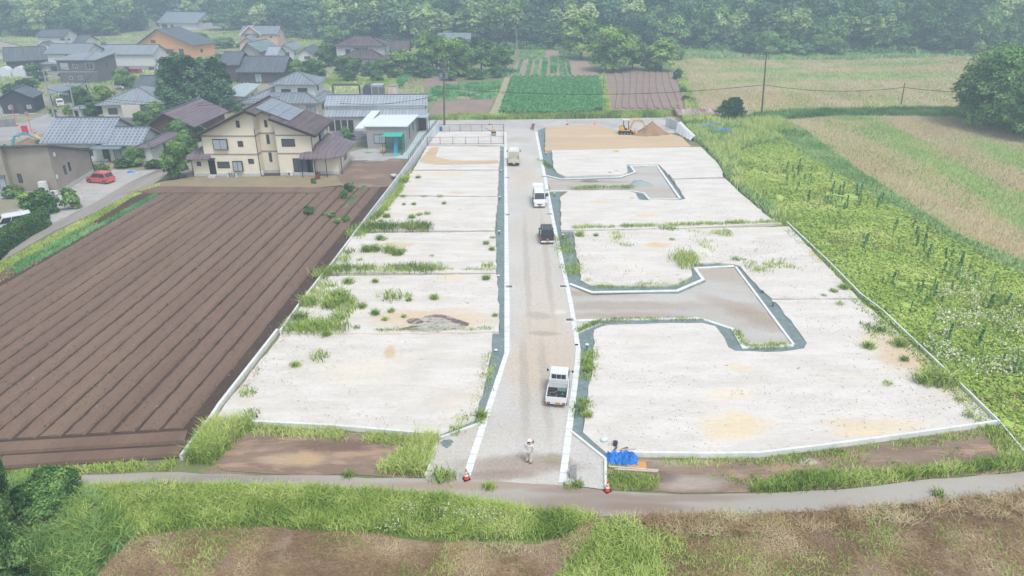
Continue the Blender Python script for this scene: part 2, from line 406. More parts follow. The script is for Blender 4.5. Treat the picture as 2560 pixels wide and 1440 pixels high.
g_lotL = gmat('pale_lot_left', '#d9d4cd', '#cbc5bc', .5, c='#d3c4ad', csc=.3, crange=(.54, .82), fine=.11, finesc=3.2, stretch=((.5, 1.6, 1), .15), bump=.9, bumpd=.07, bumpsc=3.5,
    specks=(1.9, .70, '#8d8a74', .8),
    blobs=[(1090,806,6,2.2,'#d0b998',.7),(1000,800,3,1.2,'#d3bd9e',.5),
           (975,885,.5,1.3,'#c9b08c',.8),(1125,700,2,1,'#d6c6a8',.6),(1000,620,2.2,1.0,'#d0b995',.7),(1040,540,2.4,1,'#dccbb0',.6),(1120,445,4,1.2,'#d8c6a8',.7),(1140,490,1.6,.5,'#cfb796',.8),(900,930,4,2,'#dcd2c0',.5),(1060,440,2,1,'#ddd0ba',.6)])
g_lotR = gmat('pale_lot_right', '#dad5ce', '#cdc7bf', .45, c='#d6c9b4', csc=.26, crange=(.54, .82), fine=.11, finesc=3.2, stretch=((.5, 1.6, 1), -.1), bump=.9, bumpd=.07, bumpsc=3.5,
    specks=(1.8, .70, '#8e8b77', .8),
    blobs=[(1840,1070,3.0,1.7,'#ddcba8',.75),(1820,990,2.2,.8,'#e0d3b8',.6),(1850,925,1.2,.5,'#dccba8',.7),(2190,1065,4.2,.9,'#dbc8a8',.6),(2160,1085,2.5,.6,'#e0cda9',.6),(2300,905,3.6,2.6,'#cfb898',.85),(2215,860,3,2,'#d2bfa2',.7),
           (1640,618,1.8,1.2,'#d2b88f',.8),(1500,510,1.6,.6,'#d6bf99',.7),(1620,545,1.8,1,'#d9c6a4',.8),(1440,405,1.6,.6,'#d6bf99',.7),(1745,670,1.5,1,'#d9c8aa',.5),(2060,645,1.6,3,'#d8c3a0',.7),(1545,385,1,1.6,'#dccba9',.6),(2400,980,2,1.5,'#d5c8a8',.6)])
g_soil = gmat('tilled_soil', '#755f51', '#806a5c', .3, c='#8b7461', csc=.10, crange=(.40, .80), fine=.2, finesc=4.5, stretch=((1.5, .12, 1), R(3.8)), bump=1, bumpd=.08, bumpsc=9, specks=(2.4, .66, '#6a574c', .6))
g_soil_d = gmat('furrow_soil', '#4b3c34', '#56463d', .3, fine=.15, bump=.6, bumpd=.06)  # darker brown than the beds, seen in the gaps between them
g_sand = gmat('brown_sand', '#c6b092', '#bda588', .22, c='#ccb596', csc=.18, crange=(.55, .75), fine=.05, stretch=((.3, 1.4, 1), .05), bump=.3)
g_grav = gmat('road_gravel', '#c8c5bf', '#bcb9b3', .12, c='#c3bbae', csc=.1, crange=(.45, .7), fine=.26, finesc=5, bump=1, bumpd=.05, bumpsc=8,
    blobs=[(1330,640,2.6,14,'#c6beb3',.4),(1355,760,2.4,9,'#cbbdab',.5),(1370,870,3,7,'#c6b5a1',.5),(1345,930,3,5,'#c4b39f',.5),(1310,440,2.2,5,'#c4b49f',.6),(1300,350,2.6,3,'#a7a098',.5),(1400,780,.8,.6,'#dcd8d2',.6),
           (1300,1165,4.5,1.2,'#9d8b7d',.75),(1240,1190,3,.6,'#94837a',.7),(1390,1150,1,.7,'#94886c',.6),(1316,650,.4,17,'#a7a199',.5),(1366,650,.4,17,'#a7a199',.5),(1312,960,.45,8,'#a59e95',.5),(1362,960,.45,8,'#a59e95',.5),(1345,790,1.2,.8,'#a79e93',.6),(1360,835,1.6,.5,'#9f958a',.6)],
    specks=(2.6, .68, '#8e867e', .6))
g_grav2 = gmat('branch_gravel', '#c0bdb7', '#b3b0aa', .1, c='#b2a89c', csc=.12, crange=(.42, .62), fine=.22, finesc=5, stretch=((.35, 1.5, 1), .0), bump=1, bumpd=.05, bumpsc=8,
    blobs=[(1560,765,9,1.1,'#a39689',.6),(1560,790,6,.7,'#a8988a',.6),(1470,735,3,.8,'#a5917f',.6),(1820,760,3.2,1.6,'#a8988a',.6,-.6),(1900,800,3,2,'#a08b79',.6,-.9),(1500,455,5,.8,'#9d9188',.6)])
g_strip = gmat('green_grey_crushed_stone', '#7d8c8c', '#6f7f80', .6, c='#8c9a98', csc=2, crange=(.5, .7), fine=.16, finesc=10, bump=.8, bumpd=.05, bumpsc=9)
g_asph = gmat('muddy_asphalt_path', '#b1aca4', '#a5a098', .12, c='#a1988e', csc=.1, crange=(.42, .62), fine=.05, stretch=((.4, 1.5, 1), .02), bump=.15,
    blobs=[(560,1200,5,.6,'#8b8382',.6),(1200,1215,9,.5,'#a18b79',.7),(1500,1260,5,1,'#8d7d72',.6),(1620,1270,3,.5,'#8a7568',.6),(1430,1228,3,.35,'#8e7c6e',.7),(1700,1245,5,.4,'#8c7b70',.6)])
g_farmp = gmat('farm_path_asphalt', '#a39a91', '#8e8984', .3, c='#7f7c7a', csc=.35, crange=(.5, .6), fine=.06, stretch=((1, .12, 1), -.55), bump=.15)
g_backrd = gmat('back_road_asphalt', '#bdbab5', '#aeaba7', .15, c='#a8a29a', csc=.3, crange=(.5, .7), fine=.06, bump=.1)
g_road = gmat('village_asphalt', '#a9a8a8', '#9a999a', .15, fine=.05, bump=.1)
g_drive = gmat('driveway_asphalt', '#77777b', '#6b6b70', .3, fine=.06, bump=.1)
g_gravlot = gmat('grey_gravel_lot', '#b7b4b0', '#a8a5a1', .3, c='#9c9890', csc=.6, fine=.12, bump=.5)
g_conc = gmat('bluish_concrete_apron', '#b9c8c9', '#aebebf', .4, fine=.04, bump=.05)
g_mud = gmat('tracked_mud', '#93806f', '#836f61', .35, c='#a98f78', csc=.5, crange=(.5, .62), fine=.14, finesc=6, stretch=((.45, 1.6, 1), .08), bump=.9, bumpd=.12, bumpsc=2.2,
    blobs=[(740,1150,2.4,.8,'#c0a583',.8),(690,1150,1.6,.5,'#b39c84',.7),(830,1115,3,.8,'#735d50',.7),(2020,1157,.7,.35,'#b9b3a6',.9),(1720,1205,2.4,.9,'#aaa096',.8),(1700,1155,2.2,.5,'#a89c8e',.7),(1640,1190,1.5,.8,'#6f5e52',.7),(620,1075,1.2,.6,'#a5998c',.7)])
g_under = gmat('dry_ground', '#96806c', '#877261', .25, c='#a08b6c', csc=.5, crange=(.45, .6), fine=.25, finesc=7, stretch=((.5, 1.6, 1), -.05), bump=.9, bumpd=.12, bumpsc=5)
g_grassbase = gmat('grass_base', '#5d7335', '#6f8440', .3, c='#8a8a50', csc=.5, crange=(.5, .7), fine=.3, finesc=5, bump=.8, bumpd=.15, bumpsc=4)
g_ygreen = gmat('yellow_green_field', '#a9bf62', '#b6ca70', .18, c='#9a9468', csc=.3, crange=(.64, .78), fine=.22, finesc=4, bump=.9, bumpd=.2, bumpsc=2.5, stretch=((.6, 1.2, 1), .3))
g_tanfront = gmat('house_front_earth', '#8f8468', '#9a8b72', .3, c='#7f7d55', csc=.5, fine=.15, bump=.4)
g_brownfld = gmat('back_brown_soil', '#8c786d', '#968275', .2, fine=.08, bump=.3)
def wheatmat(name, blobs):
    return gmat(name, '#b3a278', '#bda982', .06, c='#a3b27c', csc=.09, crange=(.55, .80), fine=.22, finesc=2.5, stretch=((1.5, .3, 1), 0), bump=.8, bumpd=.3, bumpsc=2, blobs=blobs)
WBL = [(2330,400,3.2,34,'#98b06e',.75,0.03),(2480,495,2.2,16,'#94ae6c',.7,-.03),(2230,330,3,16,'#8cac5e',.7,0),(2150,298,6,3,'#8cac5e',.8,0),(2560,400,6,18,'#93ae66',.7,0),(2560,560,2,9,'#86a85c',.7,0)]
g_wheatB = wheatmat('near_wheat_field', WBL)
g_wheatA = wheatmat('far_wheat_field', [(1900,175,18,6,'#8fae72',.7,.2),(2150,190,35,9,'#98b076',.7,.1),(2250,160,20,6,'#92ae72',.7,.2),(1850,205,10,4,'#98b076',.6,.4),(1780,240,14,10,'#ab9468',.7),(2050,240,30,8,'#a8946a',.6)])

def st(name, px, z, m, label, **k): return sheet(name, px, z, m, label, 'structure', None, **k)
# village floor, yards
st('village_ground', [(-400,520),(-400,70),(560,60),(700,100),(1000,150),(1060,300),(1100,296),(1030,400),(850,410),(480,450),(430,415),(340,440),(140,540),(-100,660)], .004, gmat('village_yard', '#878a6a', '#949078', .12, c='#9c968a', csc=.16, crange=(.45, .58), fine=.2, finesc=2.5, bump=.6, bumpd=.1, bumpsc=3), 'mixed grassy and gravel yards between the houses')
st('grass_verge', [(-200,1400),(-200,1205),(200,1205),(430,1205),(800,1215),(1100,1230),(1340,1270),(1560,1285),(1500,1360),(1250,1365),(700,1335),(480,1335),(330,1360),(230,1470),(-200,1560)], .012, g_grassbase, 'grassy bank below the dirt track', amp=.3)
st('dry_field', [(150,1700),(250,1400),(330,1345),(480,1320),(700,1318),(1000,1345),(1350,1360),(1480,1290),(1700,1282),(2000,1275),(2300,1252),(2900,1190),(2900,1750)], .02, g_under, 'mown brown field with dry straw at the bottom of the view', amp=.3)
st('dirt_track', [(-150,1230),(60,1207),(200,1188),(450,1180),(700,1188),(1060,1196),(1180,1197),(1300,1205),(1400,1212),(1515,1226),(1700,1236),(1850,1234),(2100,1224),(2330,1197),(2700,1168),(2700,1218),(2560,1232),(2300,1258),(2000,1280),(1700,1290),(1480,1292),(1340,1280),(1240,1264),(1100,1240),(800,1222),(420,1215),(200,1217),(-150,1262)], .04, g_asph, 'narrow muddy grey track across the foreground', amp=.12)
st('soil_strip', [(520,1150),(560,1100),(640,1072),(830,1078),(1085,1100),(1068,1192),(700,1186),(560,1176)], .03, g_mud, 'rutted brown strip with tyre tracks left of the road', amp=.15)
st('soil_strip', [(1514,1148),(1895,1150),(2500,1070),(2600,1140),(2600,1172),(2330,1194),(2100,1221),(1850,1230),(1700,1232),(1516,1222)], .03, g_mud, 'brown weedy strip between the right plot and the track', amp=.15)
# ploughed field
st('field_soil', [(-350,1000),(-200,780),(150,586),(395,450),(480,441),(846,398),(1022,397),(985,455),(905,562),(800,705),(690,826),(452,1145),(-350,1200)], .008, g_soil_d, 'dark brown soil under the ploughed field', amp=.15)
st('yard_soil', [(835,440),(862,402),(1022,397),(985,455),(975,466),(860,470)], .03, gmat('tracked_yard_soil', '#877265', '#7b685c', .3, c='#98826d', csc=.25, crange=(.5, .65), fine=.1, stretch=((.6, 1.4, 1), .7), bump=.9, bumpd=.1, bumpsc=2.5), 'brown bare soil with tractor tracks behind the white wall', amp=.2)
st('house_front_ground', [(300,486),(400,455),(480,442),(840,438),(860,462),(800,468),(480,470)], .035, g_tanfront, 'weedy tan strip in front of the cream house', amp=.2)
VPX = 1410
dirv = (Vector(((VPX-1280)/F, cp+(813/F)*sp, 0))).normalized(); nrm = Vector((dirv.y, -dirv.x, 0))
def hits(poly, o, org=Vector((0,0,0))):
    ts = []
    for a, b in zip(poly, poly[1:]+poly[:1]):
        da = (a-org).dot(nrm)-o; db = (b-org).dot(nrm)-o
        if da*db < 0:
            p = a.lerp(b, da/(da-db)); ts.append((p-org).dot(dirv))
    return (min(ts), max(ts)) if len(ts) >= 2 else None
def beds(mb, poly, org, pitch, gap, z0, z1, k0, k1, rr):
    for k in range(k0, k1):
        o1 = k*pitch+gap/2; o2 = (k+1)*pitch-gap/2
        a = hits(poly, o1, org); b = hits(poly, o2, org)
        if not a or not b: continue
        n = max(2, int(max(a[1]-a[0], b[1]-b[0])/.6)); rows = []
        ph = rr.uniform(0, 6)
        for i in range(n+1):
            f = i/n; ta = a[0]+(a[1]-a[0])*f; tb = b[0]+(b[1]-b[0])*f
            w = .05*math.sin(ta*.13+ph); e = min(1, min(i, n-i)*1.0+.0)
            j1 = rr.uniform(-.045, .045)+w; j2 = rr.uniform(-.045, .045)+w
            pa = org+dirv*ta+nrm*(o1+j1); pb = org+dirv*tb+nrm*(o2+j2)
            h = z1+rr.uniform(-.025, .02); h = h if e > .5 else z1*.8
            q = .15+rr.uniform(-.04, .05)
            rows.append([(pa.x,pa.y,z0), ((pa+nrm*q).x,(pa+nrm*q).y,h), ((pb-nrm*q).x,(pb-nrm*q).y,h), (pb.x,pb.y,z0)])
        base = len(mb.v)
        vs = [p for r_ in rows for p in r_]; fs = []
        for i in range(n):
            for c in range(3):
                q0 = i*4+c; fs.append((q0, q0+1, q0+5, q0+4))
        fs += [(0,3,2,1), tuple(4*n+i for i in range(4))]
        mb.add(vs, fs)
mb = MB(); rr = random.Random(3)
polyF = [G(*p) for p in [(-260,850),(0,714),(240,576),(395,486),(800,486),(815,470),(972,468),(905,548),(850,605),(690,829),(470,1072),(30,1099),(-260,1118)]]
org = G(48.6, 760); beds(mb, polyF, org, 1.5, .23, .008, .15, -14, 40, rr)
def crossbed(a, b, c, d, z1=.19):
    A, B, Cc, D = [G(*p) for p in (a, b, c, d)]; n = 40; rows = []
    for i in range(n+1):
        p = A.lerp(B, i/n); q = D.lerp(Cc, i/n); v = (q-p).normalized()*.1; j = rr.uniform(-.03, .03)
        p = p+v*j*3; rows.append([(p.x,p.y,.008), ((p+v).x,(p+v).y,z1+rr.uniform(-.01,.01)), ((q-v).x,(q-v).y,z1), (q.x,q.y,.008)])
    vs = [p for r_ in rows for p in r_]; fs = []
    for i in range(n):
        for c_ in range(3): q0 = i*4+c_; fs.append((q0, q0+1, q0+5, q0+4))
    fs += [(0,3,2,1), tuple(4*n+i for i in range(4))]; mb.add(vs, fs)
crossbed((-260,1126), (471,1080), (463,1108), (-260,1152)); crossbed((-260,1160), (462,1117), (447,1142), (-200,1186))
crossbed((400,468), (840,472), (800,483), (330,484))
tag(mb.build('ploughed_field', g_soil), 'dark brown field ploughed into long parallel beds', None, None, 'structure')
# farm path, gravel yards, roads of the village
st('farm_path', [(-250,790),(0,655),(136,577),(239,530),(330,482),(375,465),(400,450),(424,430),(425,420),(390,425),(330,452),(214,519),(185,534),(136,556),(117,572),(0,630),(-250,760)], .02, g_farmp, 'narrow asphalt farm path beside the ploughed field')
st('gravel_yard', [(140,492),(236,432),(300,420),(345,428),(425,417),(330,454),(214,519),(185,532),(118,568),(60,575),(20,560),(60,505)], .012, g_gravlot, 'grey gravel yard where the red hatchback stands', amp=.1)
st('road', [(-200,368),(0,353),(60,345),(100,335),(150,318),(175,300),(150,283),(120,284),(60,308),(0,316),(-200,330)], .012, g_road, 'grey village road past the dark shop')
st('road', [(-150,215),(0,203),(45,190),(60,183),(40,183),(0,192),(-150,205)], .012, g_road, 'grey lane at the far left edge')
st('road', [(285,182),(350,180),(440,168),(470,150),(430,146),(400,150),(380,165),(290,170)], .012, g_road, 'grey car park below the orange house')
st('driveway', [(830,330),(905,326),(917,345),(890,352),(875,378),(850,378),(860,350),(835,340)], .012, g_drive, 'dark asphalt driveway beside the hedge')
st('concrete_apron', [(985,396),(1023,397),(1082,322),(1097,300),(1075,300),(1062,310),(1050,325),(1017,377)], .05, g_conc, 'pale bluish concrete strip along the mesh fence')
st('gravel_yard', [(852,402),(875,380),(917,370),(1017,375),(985,396),(940,400)], .03, g_gravlot, 'grey gravel forecourt with the green practice net')
st('back_road', [(1060,330),(1066,306),(1103,300),(1250,299),(1450,297),(1668,293),(1700,306),(1720,330),(1690,333),(1560,333),(1500,326),(1360,326),(1336,336),(1262,336),(1250,330)], .02, g_backrd, 'pale asphalt back road behind the plots', amp=.05)
# main gravel road and branches
RL = [(1266,322),(1266,330),(1270,560),(1274,760),(1274,877),(1272,884),(1176,1190)]
RR = [(1337,330),(1337,330),(1380.5,560),(1422,760),(1439,872),(1437,905),(1396,1208)]
st('gravel_road', [(1264,322),(1264,560),(1267,760),(1267,880),(1168,1196),(1300,1208),(1408,1213),(1443,905),(1445,872),(1428,760),(1386,560),(1341,322)], .05, g_grav, 'straight unpaved gravel road through the middle of the plots')
st('branch_road', [(1362,441),(1372,441),(1402,450),(1552,445),(1592,432),(1580,418),(1642,416),(1700,499),(1625,500),(1614,483),(1572,476),(1378,478)], .055, g_grav2, 'short gravel side road, the far one, with T end')
st('branch_road', [(1418,712),(1480,738),(1695,732),(1765,704),(1742,672),(1838,669),(1985,866),(1862,870),(1838,824),(1750,795),(1436,803)], .055, g_grav2, 'gravel side road, the near one, widening to a turning place')
st('gravel_apron', [(1200,1062),(1096,1101),(1064,1196),(1160,1198)], .045, g_grav, 'triangular gravel apron at the left of the road mouth')
st('gravel_apron', [(1428,1084),(1512,1151),(1515,1224),(1408,1210)], .045, g_grav, 'triangular gravel apron at the right of the road mouth')
st('gravel_apron', [(1432,802),(1515,808),(1445,836)], .045, g_grav, 'small gravel wedge below the near side road')
# crushed stone strips
GS = .07
st('gravel_strip', [(1249,364),(1262,364),(1262,560),(1262,880),(1200,1060),(1096,1100),(1094,1086),(1187,1048),(1217,935),(1229,880),(1229,829),(1248,829),(1247,775),(1239,690),(1242,640),(1235,580),(1243,577),(1243,492),(1247,425)], GS, g_strip, 'green grey crushed stone strip along the left of the road', amp=.07, step=.8)
st('gravel_strip', [(1345,326),(1362,318),(1362,377),(1379,375),(1383,418),(1392,432),(1412,441),(1555,437),(1569,429),(1564,411),(1647,410),(1714,498),(1696,500),(1640,415),(1578,418),(1592,431),(1552,446),(1402,451),(1362,441)], GS, g_strip, 'crushed stone strip round the far side road', amp=.05, step=.8)
st('gravel_strip', [(1376,490),(1399,478),(1404,576),(1434,577),(1442,640),(1452,660),(1452,702),(1475,714),(1530,715),(1660,716),(1694,710),(1724,695),(1733,688),(1730,670),(1740,657),(1786,655),(1835,659),(1853,664),(1899,720),(1932,749),(1987,814),(2018,857),(2010,871),(1954,880),(1838,878),(1820,869),(1808,843),(1786,816),(1755,808),(1680,808),(1515,813),(1487,824),(1483,905),(1462,1030),(1457,1078),(1523,1138),(1514,1151),(1428,1082),(1452,905),(1453,872),(1444,835),(1512,806),(1755,797),(1838,824),(1863,869),(1981,864),(1836,668),(1740,672),(1765,704),(1695,734),(1478,734),(1418,711)], GS, g_strip, 'crushed stone strip winding round the near side road', amp=.05, step=.8)
st('gravel_strip', [(1589,479),(1600,481),(1613,484),(1624,498),(1597,499)], GS+.004, g_strip, 'small crushed stone corner inside the far side road')
# building plots, each its own level
def plot(px, z, m, label): return st('plot', px, z, m, label, amp=.09, step=1.0, skirt=.0)
plot([(703,836),(1000,835),(1231,831),(1230,879),(1218,932),(1188,1049),(1096,1088),(830,1066),(530,1052)], .14, g_lotL, 'nearest pale building plot left of the road')
plot([(708,831),(765,745),(812,690),(1241,685),(1248,775),(1247,829),(1000,833)], .30, g_lotL, 'pale plot with dark cracked patch left of the road')
plot([(822,681),(868,612),(886,583),(1237,579),(1241,640),(1240,682)], .40, g_lotL, 'weedy pale plot, third from the near end')
plot([(893,576),(965,500),(984,491),(1244,492),(1237,576)], .44, g_lotL, 'pale plot beside the white wall, fourth from the near end')
plot([(984,488),(1022,440),(1032,427),(1246,426),(1244,490)], .47, g_lotL, 'pale plot beside the white wall, fifth from the near end')
plot([(1034,424),(1068,365),(1249,366),(1250,395),(1246,424)], .50, g_lotL, 'pale plot with arcs of brown sand')
plot([(1070,363),(1096,328),(1260,328),(1262,363)], .35, g_lotL, 'fenced pale yard where the roller stands')
plot([(1522,1137),(1457,1080),(1462,1030),(1483,905),(1486,824),(1515,812),(1680,807),(1755,807),(1788,815),(1810,843),(1821,868),(1838,877),(1954,879),(2010,871),(2017,857),(1986,814),(1934,750),(2148,748),(2248,832),(2496,1057),(1892,1139)], .14, g_lotR, 'largest pale building plot right of the road')
plot([(1434,578),(1441,640),(1451,660),(1451,700),(1473,711),(1530,713),(1660,714),(1692,709),(1721,694),(1731,687),(1728,670),(1739,658),(1786,656),(1834,660),(1851,665),(1898,720),(1930,746),(2145,745),(1972,566)], .24, g_lotR, 'pale plot above the near side road')
plot([(1401,492),(1403,575),(1700,570),(1955,558),(1925,545),(1850,482),(1812,446),(1684,449),(1713,497),(1700,500),(1598,499),(1590,483),(1570,477),(1422,477)], .32, g_lotR, 'pale plot between the two side roads')
plot([(1380,376),(1383,416),(1392,431),(1412,440),(1555,436),(1569,429),(1565,411),(1646,410),(1682,446),(1808,442),(1805,426),(1795,409),(1771,386),(1752,367),(1560,371)], .36, g_lotR, 'pale plot in front of the brown sand')
st('sand_plot', [(1363,318),(1495,310),(1514,322),(1560,326),(1650,328),(1705,342),(1728,366),(1560,371),(1363,376)], .40, g_sand, 'plot spread with brown sand where the digger stands', amp=.1, skirt=0)
g_dk = gmat('dark_wet_crust', '#7d7068', '#6b6058', .8, c='#a89d92', csc=2.5, crange=(.5, .62), fine=.2, bump=.6)
g_cr = gmat('cracked_crust', '#c9c4bc', '#b3ada5', 1.2, c='#857a72', csc=2.6, crange=(.54, .60), fine=.2, finesc=6, stretch=((.8, 2.2, 1), .2), bump=1, bumpd=.08)
st('cracked_patch', [(1045,800),(1070,790),(1105,790),(1140,805),(1172,815),(1150,822),(1110,826),(1075,831),(1030,830),(1010,822),(1030,812)], .306, g_cr, 'cracked grey crust in the dark-stained left plot', amp=.18, step=.5)
st('wet_patch', [(1059,791),(1078,787),(1108,787),(1124,791),(1150,800),(1174,808),(1170,815),(1153,814),(1128,803),(1112,796),(1082,792)], .31, g_dk, 'dark curved wet streak in the cracked left plot', amp=.12, step=.4)
st('wet_patch', [(1015,800),(1044,795),(1062,805),(1040,811),(1020,808)], .312, g_dk, 'dark wet patch left of the cracked crust', amp=.15, step=.4)
st('wet_patch', [(995,823),(1030,814),(1060,814),(1030,820),(1005,826)], .314, g_dk, 'thin dark wet streak below the cracked crust', amp=.1, step=.4)
st('sand_patch', [(1078,368),(1098,368),(1092,382),(1090,392),(1130,401),(1245,401),(1248,408),(1150,411),(1090,412),(1060,407),(1046,402),(1058,392)], .515, g_sand, 'curved band of brown sand on the far left plot', amp=.2, step=.8)
# right-hand fields
st('wheat_field', [(1655,300),(1700,250),(1710,190),(1665,158),(1700,146),(1900,150),(2120,150),(2450,130),(2700,150),(2700,300),(2390,283),(2100,278),(1900,288)], .03, g_wheatA, 'far brown and green grain field')
st('wheat_field', [(1960,297),(2100,287),(2390,290),(2700,350),(2900,800),(2560,665),(2400,592),(2150,432),(2010,322)], .03, g_wheatB, 'near brown grain field with green streaks')
st('weedy_field', [(1830,420),(1850,372),(1960,345),(2030,398),(2200,500),(2400,610),(2560,690),(2800,790),(2800,1180),(2560,1130),(2498,1062),(2250,835),(2148,745),(1968,556),(1880,480)], .03, g_ygreen, 'bright yellow green weedy field right of the plots', amp=.3)
# fields beyond the back road
st('crop_field', [(1272,200),(1310,191),(1475,191),(1496,200),(1512,276),(1482,284),(1310,290),(1246,283)], .03, gmat('crop_soil', '#4d5a38', '#5a6540', .5, fine=.2), 'green leafy crop plot beyond the back road')
st('brown_field', [(1513,180),(1600,177),(1682,180),(1718,272),(1700,277),(1526,279)], .03, g_brownfld, 'small brown field with curved furrows', amp=.1)
st('brown_field', [(1268,192),(1290,160),(1312,126),(1425,118),(1455,140),(1500,190)], .03, gmat('garden_soil', '#a58f7c', '#978374', .2, fine=.1, stretch=((2, .2, 1), 0)), 'vegetable garden with green rows before the wood', amp=.1)
st('brown_field', [(1002,222),(1026,191),(1150,191),(1140,216)], .03, g_brownfld, 'far brown patch left of the green crop', amp=.2)
st('brown_field', [(1066,287),(1092,254),(1238,248),(1214,284)], .03, g_brownfld, 'near brown patch behind the tiled barn', amp=.2)
st('garden_ground', [(1040,256),(1090,217),(1255,205),(1238,246),(1100,252)], .026, gmat('garden_mix', '#8c8a62', '#9c8c74', .3, c='#7c8c56', csc=.4, crange=(.5,.6), fine=.2), 'mixed allotment ground by the pole', amp=.2)
st('footpath', [(1216,299),(1240,250),(1262,193),(1276,193),(1250,270),(1245,299)], .05, gmat('worn_grass_path', '#a9a486', '#9a9a72', .4, fine=.12), 'worn pale path left of the green crop', amp=.1)

# ---------------- kerbs, gutters, walls ----------------
def gp(pts, z=0): return [G(x, y, z) for x, y in pts]
def kerb(name, px, w0, w1, z1, label, cat='kerb', grp=None, m=None, z0=0.0, z=0):
    mb = ribbon(gp(px, z), w0, w1, z0, z1)
    o = mb.build(name, m or M['concrete']); return tag(o, label, cat, grp)
GUT = 'roadside drainage gutters'
def gutter(pin, pout, label):
    a = [G(x, y, .09) for x, y in pin]; b = [G(x, y, .09) for x, y in pout]
    root = MB(); n = len(a)
    vs = [(p.x, p.y, z) for z in (0, .09) for row in (a, b) for p in row]
    A, B, C_, D = 0, n, 2*n, 3*n; fs = []
    for i in range(n-1): fs += [(C_+i, C_+i+1, D+i+1, D+i), (A+i, A+i+1, C_+i+1, C_+i), (B+i+1, B+i, D+i, D+i+1)]
    fs += [(A, C_, D, B), (A+n-1, B+n-1, D+n-1, C_+n-1)]
    root.add(vs, fs)
    return tag(root.build('gutter', M['gutter']), label, 'gutter', GUT)
gutter([(1266,330),(1270,560),(1274,760),(1274,877),(1176,1190)], [(1260,330),(1261,560),(1261,760),(1261,882),(1163,1170)], 'concrete gutter along the left side of the gravel road')
gutter([(1337,330),(1380.5,560),(1422,760),(1439,872),(1437,905),(1396,1207)], [(1344,330),(1389,560),(1433,760),(1452,874),(1451,905),(1415,1207)], 'concrete gutter along the right side of the gravel road')
kerb('kerb', [(1364,441),(1402,450),(1552,445)], 0, .3, .13, 'white kerb on the far edge of the far side road')
kerb('kerb', [(1552,445),(1590,432),(1580,418),(1641,416.5),(1697,498)], 0, .3, .134, 'white kerb bent round the end of the far side road')
kerb('kerb', [(1697,498.5),(1625,499),(1612,484),(1572,477),(1374,478.5)], 0, .26, .13, 'white kerb on the near edge of the far side road')
kerb('kerb', [(1421,713),(1478,735),(1695,731),(1762,702),(1742,674),(1836,669)], 0, .32, .14, 'white kerb on the far edge of the near side road')
kerb('kerb', [(1836,669),(1980,864)], 0, .22, .136, 'white kerb along the right end of the near side road')
kerb('kerb', [(1980,864),(1862,869),(1836,824)], 0, .32, .14, 'white kerb across the foot of the turning place')
kerb('kerb', [(1836,824),(1750,796),(1437,802)], 0, .3, .136, 'white kerb on the near edge of the near side road')
kerb('kerb', [(1514,1151),(1430,1083)], -.08, .08, .16, 'white kerb slanting in at the right of the road mouth')
kerb('kerb', [(1515,1222),(1514,1151)], -.06, .1, .18, 'short white kerb behind the right traffic cone')
kerb('kerb', [(1200,1061),(1096,1099)], -.08, .08, .16, 'white kerb slanting in at the left of the road mouth')
kerb('kerb', [(1096,1099),(1065,1192)], -.08, .08, .18, 'short white kerb beside the tall grass left of the road')
kerb('retaining_kerb', [(1096,1091),(830,1068),(527,1053)], -.05, .12, .34, 'low white kerb along the bottom of the nearest left plot', z=.1)
kerb('retaining_kerb', [(2498,1059),(2303,1087),(2067,1119),(1894,1140),(1760,1141),(1523,1138)], -.12, .05, .36, 'low white kerb along the bottom of the largest plot', z=.1)
kerb('retaining_kerb', [(1965,556),(2072,657),(2150,737),(2207,780),(2250,821),(2404,967),(2498,1059)], -.06, .06, .40, 'thin white kerb between the plots and the weedy field', z=.2)
kerb('retaining_kerb', [(2500,1062),(2563,1138),(2640,1230)], -.05, .05, .2, 'grey kerb running off the right edge at the weedy field')
# long white wall on the left, stepping down
wp = [(1101,331),(1070,364),(1027,425),(984,482),(930,548),(884,603)]
hh = [2.15, 1.7, 1.5, 1.35, 1.05, .72]
mb = ribbon(gp(wp, 0), -.16, 0, 0, [h for h in hh])
tag(mb.build('retaining_wall', M['conc_wall']), 'long white concrete retaining wall left of the far plots', 'wall')
kerb('retaining_kerb', [(884,592),(823,674),(797,704),(748,768),(703,833)], -.12, .02, .55, 'low white kerb at the left edge of the weedy plots', z=.25)
kerb('retaining_kerb', [(696,829),(551,1016),(527,1053),(456,1146)], -.16, .04, .42, 'white kerb at the left edge of the nearest plot', z=.15)
# white wall on the far right corner, partly sheeted
t = empty('retaining_wall', G(1668,318), 0, 'tall white retaining wall with sheeting at the far right corner', 'wall')
inv = Vector(t.location)
p0 = G(1665,315)-inv; p1 = G(1692,326)-inv; p2 = G(1738,352)-inv
mb = MB(); 
for a, b, h0, h1 in ((p0, p1, 1.75, 1.7), (p1+Vector((.5,-.7,0)), p2, 1.75, .7)):
    d = (b-a).normalized(); n_ = Vector((-d.y, d.x, 0))*.16
    mb.add([(a.x,a.y,0),(b.x,b.y,0),(b.x-n_.x,b.y-n_.y,0),(a.x-n_.x,a.y-n_.y,0),(a.x,a.y,h0),(b.x,b.y,h1),(b.x-n_.x,b.y-n_.y,h1),(a.x-n_.x,a.y-n_.y,h0)], [(3,2,1,0),(4,5,6,7),(0,1,5,4),(1,2,6,5),(2,3,7,6),(3,0,4,7)])
mb.build('wall', M['conc_wall'], t)
mb = MB(); nn = 14; vs = []
for i in range(nn+1):
    a = p1.lerp(p2, .12+.86*i/nn); h = 1.78-.95*i/nn; w = .25*math.sin(i*1.9)
    vs += [(a.x+.1,a.y+.1,h), (a.x-.3,a.y-.3,h*.9), (a.x-.9-.3*w,a.y-1.1+w,.15+.1*math.sin(i*2.3))]
